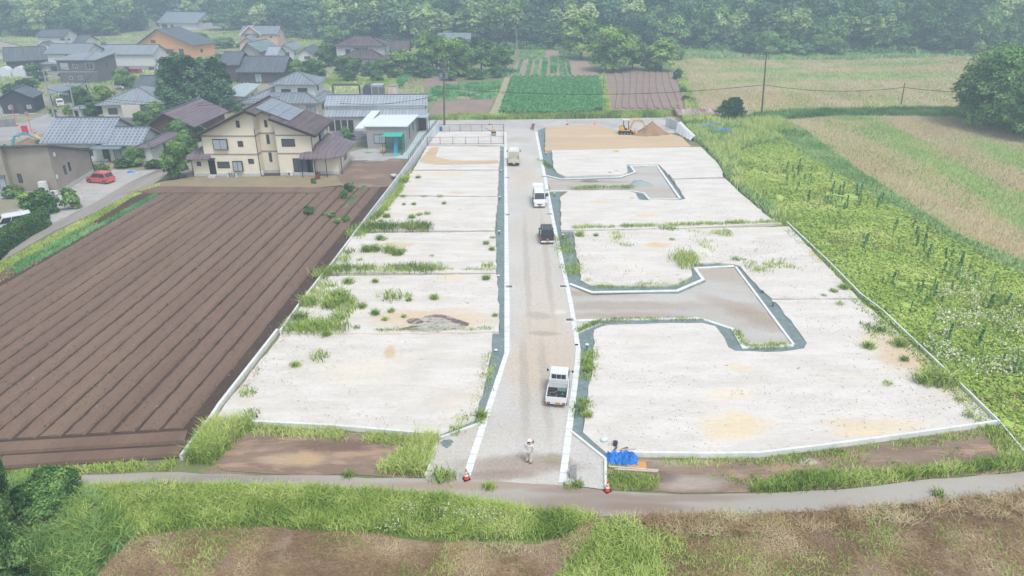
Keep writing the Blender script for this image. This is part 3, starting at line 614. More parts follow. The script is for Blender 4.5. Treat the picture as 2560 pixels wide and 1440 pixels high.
fs = [f for i in range(nn) for f in ((3*i,3*i+3,3*i+4,3*i+1),(3*i+1,3*i+4,3*i+5,3*i+2))]
mb.add(vs, fs); mb.build('plastic_sheet', flat('white_sheet', '#d9dad8', .5, spec=.5), t, fix=False)
# farm ridge lines in small brown field (raised beds)
mb = MB()
for i in range(9):
    bt = 1534+i*17.5; bb = 1540+i*19.0
    pts = [G(bt+(bb-bt)*f+5*math.sin(f*4+i*.5), 181+f*(92-(3 if i%2 else 0))) for f in np.linspace(0, 1, 12)]
    pts2 = [G(bt+12+(bb+14-bt-12)*f+5*math.sin(f*4+i*.5), 181+f*92) for f in np.linspace(0, 1, 12)]
    vs = []
    for a, b in zip(pts, pts2): vs += [(a.x,a.y,.03),(a.x+.15,a.y,.22),(b.x-.15,b.y,.22),(b.x,b.y,.03)]
    fs = [(4*k+c, 4*k+c+1, 4*k+c+5, 4*k+c+4) for k in range(11) for c in range(3)]+[(0,3,2,1),(44,45,46,47)]
    mb.add(vs, fs)
tag(mb.build('soil_beds', g_brownfld), 'curved raised beds of the small brown field', None, None, 'structure')
# ---------------- houses ----------------
def solve_depth(a, eave, ry, pitch, frac=.5):
    lo, hi = 1.0, 40.0
    for _ in range(40):
        m = (lo+hi)/2
        y = proj((a.x, a.y+m*frac, eave+pitch*m*frac))[1]
        if y > ry: lo = m
        else: hi = m
    return lo
class House:
    def __init__(s, name, label, A, B, eave, cat='house', group=None, rot=None):
        a = G(A[0], A[1], eave); b = G(B[0], B[1], eave)
        rz = math.atan2(b.y-a.y, b.x-a.x) if rot is None else rot
        s.o = Vector((a.x, a.y, 0)); s.rz = rz
        s.e = empty(name, s.o, rz, label, cat, group)
        s.ux = Vector((math.cos(rz), math.sin(rz), 0)); s.uy = Vector((-math.sin(rz), math.cos(rz), 0))
    def loc(s, p): d = p-s.o; return d.dot(s.ux), d.dot(s.uy)
    def block(s, A, B, eave, wall, roof, kind='gable_x', ry=None, depth=None, pitch=.42, over=.55, base=0.0, apex=None, frac=.5, ridge=True, thick=.16, wname='wall', found=None, zr=None, roof_over_only=False):
        a = G(A[0], A[1], eave); b = G(B[0], B[1], eave)
        x0, y0 = s.loc(Vector((a.x, a.y, 0))); x1, _ = s.loc(Vector((b.x, b.y, 0)))
        w = x1-x0
        if kind in ('gable_y',):
            if apex is not None:
                c = G((A[0]+B[0])/2, (A[1]+B[1])/2, eave); lo, hi = 0, 12
                for _ in range(30):
                    m = (lo+hi)/2
                    if proj((c.x, c.y, eave+m))[1] > apex: lo = m
                    else: hi = m
                rise = lo
            else: rise = pitch*w/2
            D = depth or 8
        else:
            D = depth if depth else solve_depth(Vector((a.x, a.y, 0)), eave, ry, pitch, .5)
            rise = pitch*D/2
        if kind == 'shed': rise = pitch*D
        y1 = y0+D; e = eave; q = over; W_ = MB()
        if kind == 'gable_x':
            ym = y0+D*.5
            W_.add([(x0,y0,base),(x1,y0,base),(x1,y1,base),(x0,y1,base),(x0,y0,e),(x1,y0,e),(x1,y1,e),(x0,y1,e),(x0,ym,e+rise),(x1,ym,e+rise)],
                   [(0,1,5,4),(1,2,6,9,5),(2,3,7,6),(3,0,4,8,7)])
            dz = rise/(D/2)*q
            P = [(y0-q, e-dz), (ym, e+rise), (y1+q, e-dz)]
            Rf = MB(); t = thick
            for xx in (x0-q, x1+q): pass
            vs = []
            for xx in (x0-q, x1+q):
                for (yy, zz) in P: vs += [(xx,yy,zz+.02),(xx,yy,zz+t+.02)]
            fs = [(0,2,8,6),(2,4,10,8),(1,7,9,3),(3,9,11,5),(0,6,7,1),(4,5,11,10),(0,1,3,2),(2,3,5,4),(6,8,9,7),(8,10,11,9)]
            Rf.add(vs, fs)
            rg = [((x0-q, ym, e+rise+t+.06), (x1+q, ym, e+rise+t+.06))]
        elif kind == 'gable_y':
            xm = x0+w*frac
            W_.add([(x0,y0,base),(x1,y0,base),(x1,y1,base),(x0,y1,base),(x0,y0,e),(x1,y0,e),(x1,y1,e),(x0,y1,e),(xm,y0,e+rise),(xm,y1,e+rise)],
                   [(0,1,5,8,4),(1,2,6,5),(2,3,7,9,6),(3,0,4,7)])
            P = [(x0-q, e-rise/(xm-x0)*q), (xm, e+rise), (x1+q, e-rise/(x1-xm)*q)]
            Rf = MB(); t = thick; vs = []
            for yy in (y0-q, y1+q):
                for (xx, zz) in P: vs += [(xx,yy,zz+.02),(xx,yy,zz+t+.02)]
            fs = [(0,2,8,6),(2,4,10,8),(1,7,9,3),(3,9,11,5),(0,6,7,1),(4,5,11,10),(0,1,3,2),(2,3,5,4),(6,8,9,7),(8,10,11,9)]
            Rf.add(vs, fs)
            rg = [((xm, y0-q, e+rise+t+.06), (xm, y1+q, e+rise+t+.06))]
        elif kind == 'hip':
            W_.add([(x0,y0,base),(x1,y0,base),(x1,y1,base),(x0,y1,base),(x0,y0,e),(x1,y0,e),(x1,y1,e),(x0,y1,e)], [(0,1,5,4),(1,2,6,5),(2,3,7,6),(3,0,4,7)])
            X0, X1, Y0, Y1 = x0-q, x1+q, y0-q, y1+q; h = min((X1-X0), (Y1-Y0))/2; k = pitch*h; h2 = h*.999
            if X1-X0 >= Y1-Y0: r0 = (X0+h2, (Y0+Y1)/2); r1 = (X1-h2, (Y0+Y1)/2)
            else: r0 = ((X0+X1)/2, Y0+h2); r1 = ((X0+X1)/2, Y1-h2)
            zb = e-.05
            Rf = MB()
            vs = [(X0,Y0,zb),(X1,Y0,zb),(X1,Y1,zb),(X0,Y1,zb),(X0,Y0,zb+.14),(X1,Y0,zb+.14),(X1,Y1,zb+.14),(X0,Y1,zb+.14),(r0[0],r0[1],zb+.14+k),(r1[0],r1[1],zb+.14+k)]
            if X1-X0 >= Y1-Y0: top = [(4,5,9,8),(5,6,9),(6,7,8,9),(7,4,8)]
            else: top = [(4,5,8),(5,6,9,8),(6,7,9),(7,4,8,9)]
            Rf.add(vs, [(3,2,1,0),(0,1,5,4),(1,2,6,5),(2,3,7,6),(3,0,4,7)]+top)
            Z = zb+.16+k; rg = [((r0[0],r0[1],Z),(r1[0],r1[1],Z))]
            for (cx, cy, rr_) in ((X0,Y0,r0),(X0,Y1,r0 if X1-X0 >= Y1-Y0 else r1),(X1,Y0,r1 if X1-X0 >= Y1-Y0 else r0),(X1,Y1,r1)): rg.append(((cx,cy,zb+.17),(rr_[0],rr_[1],Z)))
        elif kind == 'shed':       # high at the front, low at the back
            zb = e-rise
            W_.add([(x0,y0,base),(x1,y0,base),(x1,y1,base),(x0,y1,base),(x0,y0,e),(x1,y0,e),(x1,y1,zb),(x0,y1,zb)], [(0,1,5,4),(1,2,6,5),(2,3,7,6),(3,0,4,7)])
            Rf = MB(); t = thick; sl_ = rise/D
            vs = [(xx,yy,(e-sl_*(yy-y0))+.02+dz) for dz in (0,t) for (xx,yy) in ((x0-q,y0-q),(x1+q,y0-q),(x1+q,y1+q),(x0-q,y1+q))]
            Rf.add(vs, [(3,2,1,0),(4,5,6,7),(0,1,5,4),(1,2,6,5),(2,3,7,6),(3,0,4,7)]); rg = []
        if wall: W_.build(wname, M[wall] if isinstance(wall, str) else wall, s.e)
        rf = Rf.build('roof', M[roof] if isinstance(roof, str) else roof, s.e)
        if ridge and rg:
            r_ = MB()
            for a_, b_ in rg: r_.beam(a_, b_, .28, .14)
            r_.build('ridge_cap', M['roof_dk'] if ridge is True else M[ridge], rf)
        if found and wall:
            f_ = MB().box(x0-.03, x1+.03, y0-.03, y1+.03, 0, found); f_.build('foundation', M['found'], s.e)
        s.x0, s.x1, s.y0, s.y1, s.z = x0, x1, y0, y1, e
        return s
    def win(s, face, u, z, w, h, glass='glass', frame='trim', name='window', off=0.0, box=0, mull=1, y=None):
        """u = metres from the left end of that face (front seen from front; right side from its front corner)"""
        f = .07; d = .05+box
        if face == 'f': o = Vector((s.x0+u, s.y0-off, z)); ex = Vector((1,0,0)); en = Vector((0,-1,0))
        elif face == 'r': o = Vector((s.x1+off, s.y0+u, z)); ex = Vector((0,1,0)); en = Vector((1,0,0))
        elif face == 'l': o = Vector((s.x0-off, s.y0+u, z)); ex = Vector((0,1,0)); en = Vector((-1,0,0))
        def bx(mb, u0, u1, z0, z1, n0, n1):
            vs = [o+ex*uu+Vector((0,0,zz))+en*nn for nn in (n0, n1) for (uu, zz) in ((u0,z0),(u1,z0),(u1,z1),(u0,z1))]
            mb.add(vs, [(3,2,1,0),(4,5,6,7),(0,1,5,4),(1,2,6,5),(2,3,7,6),(3,0,4,7)])
        fr = MB(); bx(fr, 0, w, 0, f, -.02, d); bx(fr, 0, w, h-f, h, -.02, d); bx(fr, 0, f, f, h-f, -.02, d); bx(fr, w-f, w, f, h-f, -.02, d)
        for i in range(mull): c = w*(i+1)/(mull+1); bx(fr, c-.03, c+.03, f, h-f, -.02, d-.01)
        fo = fr.build(name, M[frame], s.e)
        g = MB(); bx(g, f*.9, w-f*.9, f*.9, h-f*.9, -.01, d-.03); g.build('pane', M[glass], fo)
        return fo
    def door(s, face, u, w=.9, h=2.05, m='trim', z=.3, off=0.0):
        if face == 'f': o = Vector((s.x0+u, s.y0-off, z)); ex = Vector((1,0,0)); en = Vector((0,-1,0))
        else: o = Vector((s.x1+off, s.y0+u, z)); ex = Vector((0,1,0)); en = Vector((1,0,0))
        mb = MB(); vs = [o+ex*uu+Vector((0,0,zz))+en*nn for nn in (-.02, .05) for (uu, zz) in ((0,0),(w,0),(w,h),(0,h))]
        mb.add(vs, [(3,2,1,0),(4,5,6,7),(0,1,5,4),(1,2,6,5),(2,3,7,6),(3,0,4,7)]); d = mb.build('door', M[m], s.e)
        hd = MB(); vs = [o+ex*uu+Vector((0,0,zz))+en*nn for nn in (.05, .09) for (uu, zz) in ((.08,.95),(.14,.95),(.14,1.15),(.08,1.15))]
        hd.add(vs, [(3,2,1,0),(4,5,6,7),(0,1,5,4),(1,2,6,5),(2,3,7,6),(3,0,4,7)]); hd.build('handle', M['metal'], d)
    def px(s, x, y, z): # pixel on horizontal plane z -> local xy
        g = G(x, y, z); return s.loc(Vector((g.x, g.y, 0)))
# ---- 1 cream two-storey house with solar panels ----
def cream_house():
    A = G(521, 441.5); s0 = G(786, 441.5)
    h = House('cream_house', 'large cream two-storey house with dark roofs and rooftop solar panels beside the ploughed field', (0,0), (1,0), 0, rot=0)
    h.o = Vector((A.x, A.y, 0)); h.rz = 0; h.e.location = h.o
    h.ux = Vector((1,0,0)); h.uy = Vector((0,1,0)); e = h.e
    Wd = s0.x-A.x                                     # ~15.3
    D = 9.6; EV = 6.15; AP = 9.4; xr = (635-521)/16.9*1.03
    xl = 7.6; xm = 10.3                               # left block | recess | right block
    rise = AP-EV
    def ztop(x): return EV+rise*(x/xr) if x < xr else EV+rise*(Wd-x)/(Wd-xr)
    w = MB()
    def fac(x0, x1, y, extra=()):
        xs = [x0]+[x for x in extra if x0 < x < x1]+[x1]
        w.add([(x0,y,.45),(x1,y,.45)]+[(x,y,ztop(x)) for x in xs[::-1]], [tuple(range(2+len(xs)))])
    fac(0, xl, 0, (xr,)); fac(xl, xm, 1.9, (xr,)); fac(xm, Wd, .5)
    w.add([(xl,0,.45),(xl,1.9,.45),(xl,1.9,ztop(xl)),(xl,0,ztop(xl))], [(0,1,2,3)])
    w.add([(xm,1.9,.45),(xm,.5,.45),(xm,.5,ztop(xm)),(xm,1.9,ztop(xm))], [(0,1,2,3)])
    w.add([(Wd,.5,.45),(Wd,D,.45),(Wd,D,EV),(Wd,.5,EV)], [(0,1,2,3)])
    w.add([(0,D,.45),(0,0,.45),(0,0,EV),(0,D,EV)], [(0,1,2,3)])
    w.add([(Wd,D,.45),(0,D,.45),(0,D,EV),(xr,D,AP),(Wd,D,EV)], [(0,1,2,3,4)])
    w.build('wall', M['wall_cream'], e, fix=False)
    # foundation
    f = MB(); f.prism([(-.04,-.04),(xl+.04,-.04),(xl+.04,1.86),(xm-.04,1.86),(xm-.04,.46),(Wd+.04,.46),(Wd+.04,D),(-.04,D)], 0, .46); f.build('foundation', M['found'], e)
    # trim bands
    for zb in (3.15, 5.75):
        t = MB(); t.box(-.04, xl+.04, -.04, .02, zb, zb+.2); t.box(xl-.02, xl+.04, .02, 1.86, zb, zb+.2); t.box(xl+.04, xm, 1.86, 1.92, zb, zb+.2)
        t.box(xm-.04, Wd+.04, .46, .52, zb, zb+.2); t.box(Wd-.02, Wd+.04, .52, D, zb, zb+.2); t.build('trim_band', M['band'], e)
    # main roof: left slope, right slope with notch
    q = .9; t = .2
    def slab(pts, name, m='roof_brown'):
        n = len(pts); mb = MB(); vs = [(p[0],p[1],p[2]+.03) for p in pts]+[(p[0],p[1],p[2]+.03+t) for p in pts]
        mb.add(vs, [tuple(range(n))[::-1], tuple(range(n, 2*n))]+[(i,(i+1)%n,n+(i+1)%n,n+i) for i in range(n)]); return mb.build(name, M[m], e)
    kl = rise/xr; kr = rise/(Wd-xr)
    rl = slab([(-q,-q,EV-q*kl),(xr,-q,AP),(xr,D+q,AP),(-q,D+q,EV-q*kl)], 'roof')
    zr = lambda x: AP-(x-xr)*kr
    xn = xl+.9; xn2 = xm-.4
    rr_ = slab([(xr,-q,AP),(xn,-q,zr(xn)),(xn,1.2,zr(xn)),(xn2,1.2,zr(xn2)),(xn2,-.3,zr(xn2)),(Wd+q,-.3,zr(Wd+q)),(Wd+q,D+q,zr(Wd+q)),(xr,D+q,AP)], 'roof')
    MB().beam((xr,-q,AP+t+.06),(xr,D+q,AP+t+.06), .3, .12).build('ridge_cap', M['trim'], rr_)
    fa = MB()
    fa.beam((-q,-q-.04,EV-q*kl+.02),(xr,-q-.04,AP+.02),.08,.3); fa.beam((xr,-q-.04,AP+.02),(xn,-q-.04,zr(xn)+.02),.08,.3); fa.beam((xn2,-.34,zr(xn2)+.02),(Wd+q,-.34,zr(Wd+q)+.02),.08,.3)
    fa.beam((Wd+q+.04,-.3,zr(Wd+q)+.03),(Wd+q+.04,D+q,zr(Wd+q)+.03),.1,.16); fa.build('fascia', M['trim'], e)
    # solar panels, 3 x 5 modules on one tilted mat
    for i in range(3):
        for j in range(6):
            xa = xr+.7+i*1.55; xb = xa+1.5; ya = 1.6+j*1.32; yb = ya+1.28
            mb = MB(); vs = [(x,y,zr(x)+t+.12+dz) for dz in (0,.05) for (x,y) in ((xa,ya),(xb,ya),(xb,yb),(xa,yb))]
            mb.add(vs, [(3,2,1,0),(4,5,6,7),(0,1,5,4),(1,2,6,5),(2,3,7,6),(3,0,4,7)]); mb.build('solar_panel', M['solar'], rr_)
    # left one-storey wing (hip) and right one-storey wing (hip)
    lw = G(487, 441.5).x-A.x
    m = MB(); m.box(lw, 0, .0, 5.5, .45, 2.75); m.build('wall', M['wall_cream'], e); MB().box(lw-.04, -.05, -.04, 5.5, 0, .46).build('foundation', M['found'], e)
    m = MB(); a0 = lw-1.2
    m.add([(a0,-.9,2.65),(.85,-.9,2.65),(.85,.02,2.65),(.02,.02,2.65),(.02,6,2.65),(a0,6,2.65),(a0,-.9,2.8),(.85,-.9,2.8),(.85,-.02,3.15),(-.02,-.02,3.15),(-.03,2.2,4.5),(-.03,6,4.5),(a0,6,2.8)],
          [(0,1,7,6),(1,2,8,7),(6,7,8,9),(6,9,10),(6,10,11,12),(0,6,12,5),(0,5,4,3,2,1),(5,12,11,4),(2,3,9,8)]); m.build('roof', M['roof_purple'], e)
    x0 = Wd+.02; x1 = Wd+3.3; m = MB(); m.box(x0, x1, 1.2, 9.0, .45, 2.75); m.build('wall', M['wall_cream'], e); MB().box(x0+.03, x1+.04, 1.16, 9.04, 0, .46).build('foundation', M['found'], e)
    m = MB(); X1 = x1+.9; X0 = Wd-1.7
    m.add([(X0,-.7,2.65),(x1-1.2,-.7,2.65),(X1,1.0,2.65),(X1,9.9,2.65),(x0,9.9,2.65),(x0,.46,2.65),(X0,.46,2.65),
           (X0,-.7,2.8),(x1-1.2,-.7,2.8),(X1,1.0,2.8),(X1,9.9,2.8),(x0,9.9,4.2),(x0,1.6,4.2),(X0,.42,3.3)],
          [(0,1,8,7),(1,2,9,8),(2,3,10,9),(3,4,11,10),(7,8,12,13),(8,9,12),(9,10,11,12),(0,7,13,6),(0,6,5,4,3,2,1)]); m.build('roof', M['roof_purple'], e)
    # canopy posts at the front right
    for (x, y) in ((Wd-1.5,-.5),(x1-1.3,-.5),(x1+.5,1.1)): MB().bar((x,y,0),(x,y,2.68),.06).build('post', M['trim'], e)
    # downpipes
    for (x, y, zt) in ((xl+.06,-.08,6.9),(Wd+.08,.42,6.0),(lw-.06,-.08,2.7)): MB().bar((x,y,.1),(x,y,zt),.05).build('downpipe', M['trim'], e)
    # windows
    h.x0, h.x1, h.y0, h.y1 = 0, Wd, 0, D
    h.win('f', 1.6, 3.95, 2.0, 1.5, 'glass_l', 'trim', box=.3); h.win('f', 5.0, 4.35, .75, .8); h.win('f', 5.2, 7.05, .5, .95, mull=0)
    h.win('f', 1.6, .95+.3, 1.75, .95, 'glass', 'trim'); h.win('f', 3.9, .85, 1.35, 1.45, 'glass_l', 'trim', box=.3); h.win('f', 6.1, 1.9, .8, .7)
    h.door('f', .35, .95, 2.05, 'black', .35)
    MB().box(.0, 1.45, -.7, .0, 2.62, 2.72).build('door_canopy', M['trim'], e)
    MB().box(.3, 1.35, -.9, -.05, 0, .3).build('door_step', M['found'], e)
    h.x0 = xm; h.y0 = .5; h.win('f', .75, 4.25, 1.9, 1.1, 'glass'); 
    pf = h.win('f', 2.2-.2, .55, 2.6, 2.0, 'glass', 'trim', mull=3); h.win('f', Wd-xm-.95, .5, .8, 2.05, 'glass', 'trim', mull=0)
    h.x0 = xl; h.y0 = 1.9
    for z_ in (1.7, 4.3, 6.7): h.win('f', .9, z_, .42, 1.35 if z_ < 6 else 1.0, mull=0)
    h.x0 = 0; h.x1 = Wd; h.y0 = .5; h.win('r', 4.2, 4.15, 1.7, 1.35, 'glass_l', 'trim', box=.25)
    h.x0 = lw; h.y0 = 0; h.win('f', .65, 1.55, .6, .65, mull=0)
    h.x1 = x1; h.y0 = 1.2; h.win('r', 4, 1.0, 1.6, 1.1)
    return h
M['solar'] = flat('solar_module', '#7d8794', .22, spec=.7, var=.15, scale=1.3)
cream = cream_house()

# ---- 2 taupe building at the left edge ----
def taupe():
    z = 6.0
    a = G(149, 485); b = G(236, 431)
    h = House('taupe_building', 'taupe rendered building with a dark lean-to roof beside the red hatchback', (0,0), (1,0), 0, rot=0, cat='building')
    rz = math.atan2((b-a).y, (b-a).x)-R(90)
    h.o = Vector((a.x, a.y, 0)); h.rz = rz; h.e.location = h.o; h.e.rotation_euler = (0,0,rz)
    h.ux = Vector((math.cos(rz), math.sin(rz), 0)); h.uy = Vector((-math.sin(rz), math.cos(rz), 0)); e = h.e
    D = (b-a).length; zf = ht(149, 485, 367); zb = 3.2; k = (zf-zb)/D
    zf += .0
    def zt(y): return zf-k*y
    W_ = MB()
    def blk(x0, x1, y0, y1, zc):
        W_.add([(x0,y0,.5),(x1,y0,.5),(x1,y1,.5),(x0,y1,.5),(x0,y0,zt(y0)),(x1,y0,zt(y0)),(x1,y1,zt(y1)),(x0,y1,zt(y1))], [(0,1,5,4),(1,2,6,5),(2,3,7,6),(3,0,4,7)])
    blk(-5.3, 0, 0, D, 0); 
    W_.build('wall', M['wall_taupe'], e)
    W_ = MB(); blk(-16, -5.3, -.9, D, 0); W_.build('wall', M['wall_taupe'], e)
    MB().prism([(-16.04,-.94),(-5.26,-.94),(-5.26,-.04),(.04,-.04),(.04,D+.04),(-16,D+.04)], 0, .5).build('foundation', M['found'], e)
    q = .45; y0, y1 = -1.35, D+q; mb = MB()
    vs = [(x,y,zt(y)+.03+dz) for dz in (0,.22) for (x,y) in ((-16.5,y0),(q,y0+.9),(q,y1),(-16.5,y1))]
    mb.add(vs, [(3,2,1,0),(4,5,6,7),(0,1,5,4),(1,2,6,5),(2,3,7,6),(3,0,4,7)]); mb.build('roof', M['roof_dk'], e)
    h.x0, h.x1, h.y0, h.y1 = -5.3, 0, 0, D
    h.win('r', 2.6, 1.9, .55, 1.2, mull=0); h.win('r', 4.0, 2.0, .55, 1.2, mull=0); h.win('f', .7, 1.7, .5, 1.2, mull=0)
    MB().bar((.1, 1.1, zt(1)-1.2), (.1, 1.1, zt(1)-.7), .14).build('vent', M['white'], e)
    MB().box(.02, .12, .25, .55, 2.0, 2.5).build('meter_box', M['white'], e)
    MB().bar((.08,D-.1,.1),(.08,D-.1,zb),.05).build('downpipe', M['trim'], e)
    h.x0 = -16; h.y0 = -.9; h.win('f', 7.9, .6, 2.4, 2.1, 'glass_l', 'metal', mull=2)
    MB().box(-16+7.8, -16+10.4, -1.15, -.9, 2.75, 3.05).build('shutter_box', M['metal'], e)
    return h
taupe_h = taupe()

def WN(h, lst):
    for w in lst: h.win(*w[:5], **(w[5] if len(w) > 5 else {}))
# ---- 3 white walled grey tiled house ----
h = House('tiled_house', 'white-walled bungalow with chequered grey roof tiles beside the village road', (114,352), (258,352), 3.2)
h.block((114,352), (258,352), 3.2, 'wall_white', 'tile_grey', 'gable_x', ry=296, pitch=.5, over=.7)
WN(h, [('f', 5.0, .9, 1.8, 1.2), ('f', 8.3, .4, 1.2, 1.9, dict(frame='trim'))])
h.block((268,358), (347,358), 2.9, 'wall_white', 'tile_grey', 'gable_x', ry=320, pitch=.5, over=.6)
WN(h, [('f', .7, .4, 2.0, 1.9, dict(glass='glass_l')), ('f', 3.4, .4, 1.6, 1.9)])
xa, ya = h.px(226, 372, 2.3); xb, yb = h.px(272, 372, 2.3)
MB().add([(xa,ya-.4,2.3),(xb+1.8,ya-.4,2.3),(xb+2,ya+1.8,2.8),(xa+.6,ya+1.8,2.8),(xa,ya-.4,2.36),(xb+1.8,ya-.4,2.36),(xb+2,ya+1.8,2.86),(xa+.6,ya+1.8,2.86)], [(3,2,1,0),(4,5,6,7),(0,1,5,4),(1,2,6,5),(2,3,7,6),(3,0,4,7)]).build('porch_roof', M['roof_green'], h.e)
MB().add([(xb+3,ya-.2,2.3),(xb+6.6,ya-.2,2.3),(xb+6.6,ya+1.6,2.7),(xb+3,ya+1.6,2.7),(xb+3,ya-.2,2.36),(xb+6.6,ya-.2,2.36),(xb+6.6,ya+1.6,2.76),(xb+3,ya+1.6,2.76)], [(3,2,1,0),(4,5,6,7),(0,1,5,4),(1,2,6,5),(2,3,7,6),(3,0,4,7)]).build('porch_roof', M['roof_red'], h.e)
h.block((345,369), (372,371), 2.7, 'wall_white', 'roof_purple', 'hip', depth=9.5, pitch=.35, over=.5)
WN(h, [('r', 4.0, 1.4, 1.1, .9)])
# ---- 4 long hip house ----
h = House('hipped_bungalow', 'cream bungalow with broad pale grey hipped roof behind the tiled white house', (253,262), (404,258), 2.9)
h.block((253,262), (404,258), 2.9, 'wall_tan', 'roof_grey', 'hip', ry=216, pitch=.36, over=.9, ridge='metal')
WN(h, [('f', 1.0, 1.0, 1.7, 1.2), ('f', 4.2, 1.3, .7, .9, dict(mull=0)), ('f', 6.2, 1.3, .6, .9, dict(mull=0)), ('f', 7.7, 1.0, 1.8, 1.2, dict(off=.5)), ('f', 10.4, 1.0, 1.8, 1.1), ('r', 3, 1.0, 1.8, 1.1)])
x, y = h.px(304, 262, 2.9); MB().box(x, x+3.4, y-.5, y+.1, 0, 2.85).build('bay', M['wall_tan'], h.e)
# ---- 5 dark gabled barn with brown boards ----
h = House('brown_barn', 'brown boarded house with dark purple tiled gable roof behind the cream house', (372,312), (480,313), 3.0)
h.block((372,312), (480,313), 3.0, 'wall_brown', 'roof_purple', 'gable_y', apex=283, depth=13, frac=.42, over=.7)
WN(h, [('f', 2, 1, 1.5, 1.0), ('r', 3, 1, 1.5, 1.0)])
# ---- 6 dark shop ----
h = House('dark_shop', 'charcoal sided shop with gable roof beside the village road', (-2,249), (74,246), 3.3, cat='shop')
h.block((-4,247), (74,246), 3.3, 'wall_black', 'roof_dk', 'gable_y', apex=226, depth=6.2, over=.35, found=.25)
WN(h, [('f', 1.2, 1.0, 1.0, 1.0, dict(glass='glass_l')), ('f', 4.5, 1.0, 1.0, 1.0, dict(glass='glass_l'))]); h.door('f', 2.9, 1.0, 2.1, 'wall_dkbrown', .1)
# ---- 7 grey two-storey box ----
h = House('grey_block_house', 'two-storey grey sided house with nearly flat roof behind the dark shop', (140,151), (236,151), 5.6)
h.block((140,151), (236,151), 5.6, 'wall_grey', 'roof_grey', 'shed', depth=10, pitch=-.06, over=.4)
MB().box(h.x0-.02, h.x1+.02, h.y0-.05, h.y0, 2.75, 2.85).build('trim_band', M['frame_w'], h.e)
WN(h, [('f', .8, 3.4, 1.9, 1.6, dict(glass='glass_l', frame='frame_w', mull=0)), ('f', 3.9, 3.7, 1.2, 1.0, dict(frame='frame_w')), ('f', 7.2, 3.4, 1.9, 1.6, dict(frame='frame_w')), ('f', 2.3, .9, .8, .8, dict(frame='frame_w', mull=0)), ('f', 4.6, 1.0, 1.0, .8, dict(frame='frame_w')), ('r', 5, 3.6, .5, .8, dict(mull=0))])
# ---- 8 white house, grey roof, left ----
h = House('two_tier_house', 'white two-tier house with blue grey roofs behind the grey block house', (116,133), (214,133), 5.6)
h.block((116,133), (214,133), 5.6, 'wall_white', 'roof_slate', 'gable_x', ry=110, pitch=.42, over=.6)
WN(h, [('f', 5, 4.3, 1.6, .8), ('f', 9, 4.3, 1.6, .8)])
h.block((106,160), (150,160), 2.8, 'wall_ltgrey', 'roof_slate', 'hip', depth=9, pitch=.4, over=.6)
WN(h, [('f', 2, .9, 1.8, 1.2)])
# ---- 9 white warehouse ----
h = House('white_warehouse', 'long white storehouse with pale ribbed roof above the red parked car', (243,135), (381,135), 4.6, cat='warehouse')
h.block((243,135), (381,135), 4.6, 'wall_white', 'roof_grey', 'gable_x', ry=113, pitch=.45, over=.5)
MB().box(h.x0-.03, h.x1+.03, h.y0-.06, h.y0+1, 0, 1.4).build('base_wall', M['wall_ltgrey'], h.e)
WN(h, [('f', 6.6, .35, 1.6, .8, dict(off=.07)), ('f', 13.8, .35, 1.4, .7, dict(off=.07))])
h.block((384,150), (402,150), 2.8, 'wall_white', 'roof_slate', 'shed', depth=6, pitch=.15, over=.4)
# ---- 10 orange house ----
h = House('orange_house', 'bright orange rendered house with dark sloping roof', (350,107), (482,112), 3.9)
h.block((350,107), (482,112), 3.9, 'wall_orange', 'roof_dk', 'gable_y', apex=75, depth=10, frac=.38, over=.8)
WN(h, [('f', 4.6, 4.0, 1.8, .9), ('f', 9.4, .9, 4.0, 1.4, dict(mull=3, off=.5)), ('f', 15.2, .9, 1.8, 1.6), ('f', 7.6, 1.4, .7, .9, dict(mull=0, off=.5)), ('r', 3, 1.2, 1.2, 1.1)])
MB().box(h.x0+6.9, h.x0+13.6, h.y0-.5, h.y0, 0, 3.1).build('bay', M['wall_orange'], h.e)
# ---- 11 top house ----
h = House('grey_roof_farmhouse', 'white farmhouse with wide grey roof topmost at the wood edge left', (397,55), (490,57), 3.1)
h.block((397,55), (490,57), 3.1, 'wall_white', 'roof_slate', 'gable_x', ry=30, pitch=.5, over=.7); WN(h, [('f', 1.2, .7, 3.0, 1.5, dict(mull=2)), ('f', 6, .7, 1.6, 1.3)])
h.block((512,51), (545,56), 2.8, 'wall_white', 'roof_slate', 'gable_x', depth=8, pitch=.3, over=.6); WN(h, [('f', 2.2, .9, 1.6, 1.2)])
# ---- 12 white, dark roof ----
h = House('white_upper_house', 'white two-storey house with dark roof at upper left near the wood', (94,91), (158,91), 5.2)
h.block((94,91), (158,91), 5.2, 'wall_white', 'roof_dk', 'gable_x', ry=75, pitch=.4, over=.6)
WN(h, [('f', 7.4, 3.8, 1.6, .8, dict(frame='frame_w')), ('f', 9.8, 3.8, 1.2, .8, dict(frame='frame_w'))])
h.block((132,106), (208,106), 2.8, 'wall_white', 'roof_dk', 'gable_x', ry=89, pitch=.4, over=.6); WN(h, [('f', 6, .8, 1.8, 1.2)])
h.block((96,114), (125,114), 2.9, 'wall_white', 'roof_dk', 'gable_y', apex=106, depth=3.5, over=.4); WN(h, [('f', 1.6, 1.4, .7, .7)])
# ---- 13 left edge roofs ----
h = House('tan_roof_house', 'house with worn tan hipped roof at the far left edge', (-40,128), (66,120), 3.0)
h.block((-40,127), (64,121), 3.0, 'wall_tan', 'roof_tan', 'hip', ry=101, pitch=.4, over=.8); WN(h, [('f', 8, .9, 1.8, 1.2)])
h = House('dark_roof_barn', 'barn with broad black roof in front of the tan roofed house', (12,152), (112,147), 3.0, cat='barn')
h.block((14,152), (112,147), 3.0, 'wall_dkbrown', 'roof_dk', 'gable_x', ry=120, pitch=.5, over=.6); WN(h, [('f', 6, .9, 1.8, 1.2)])
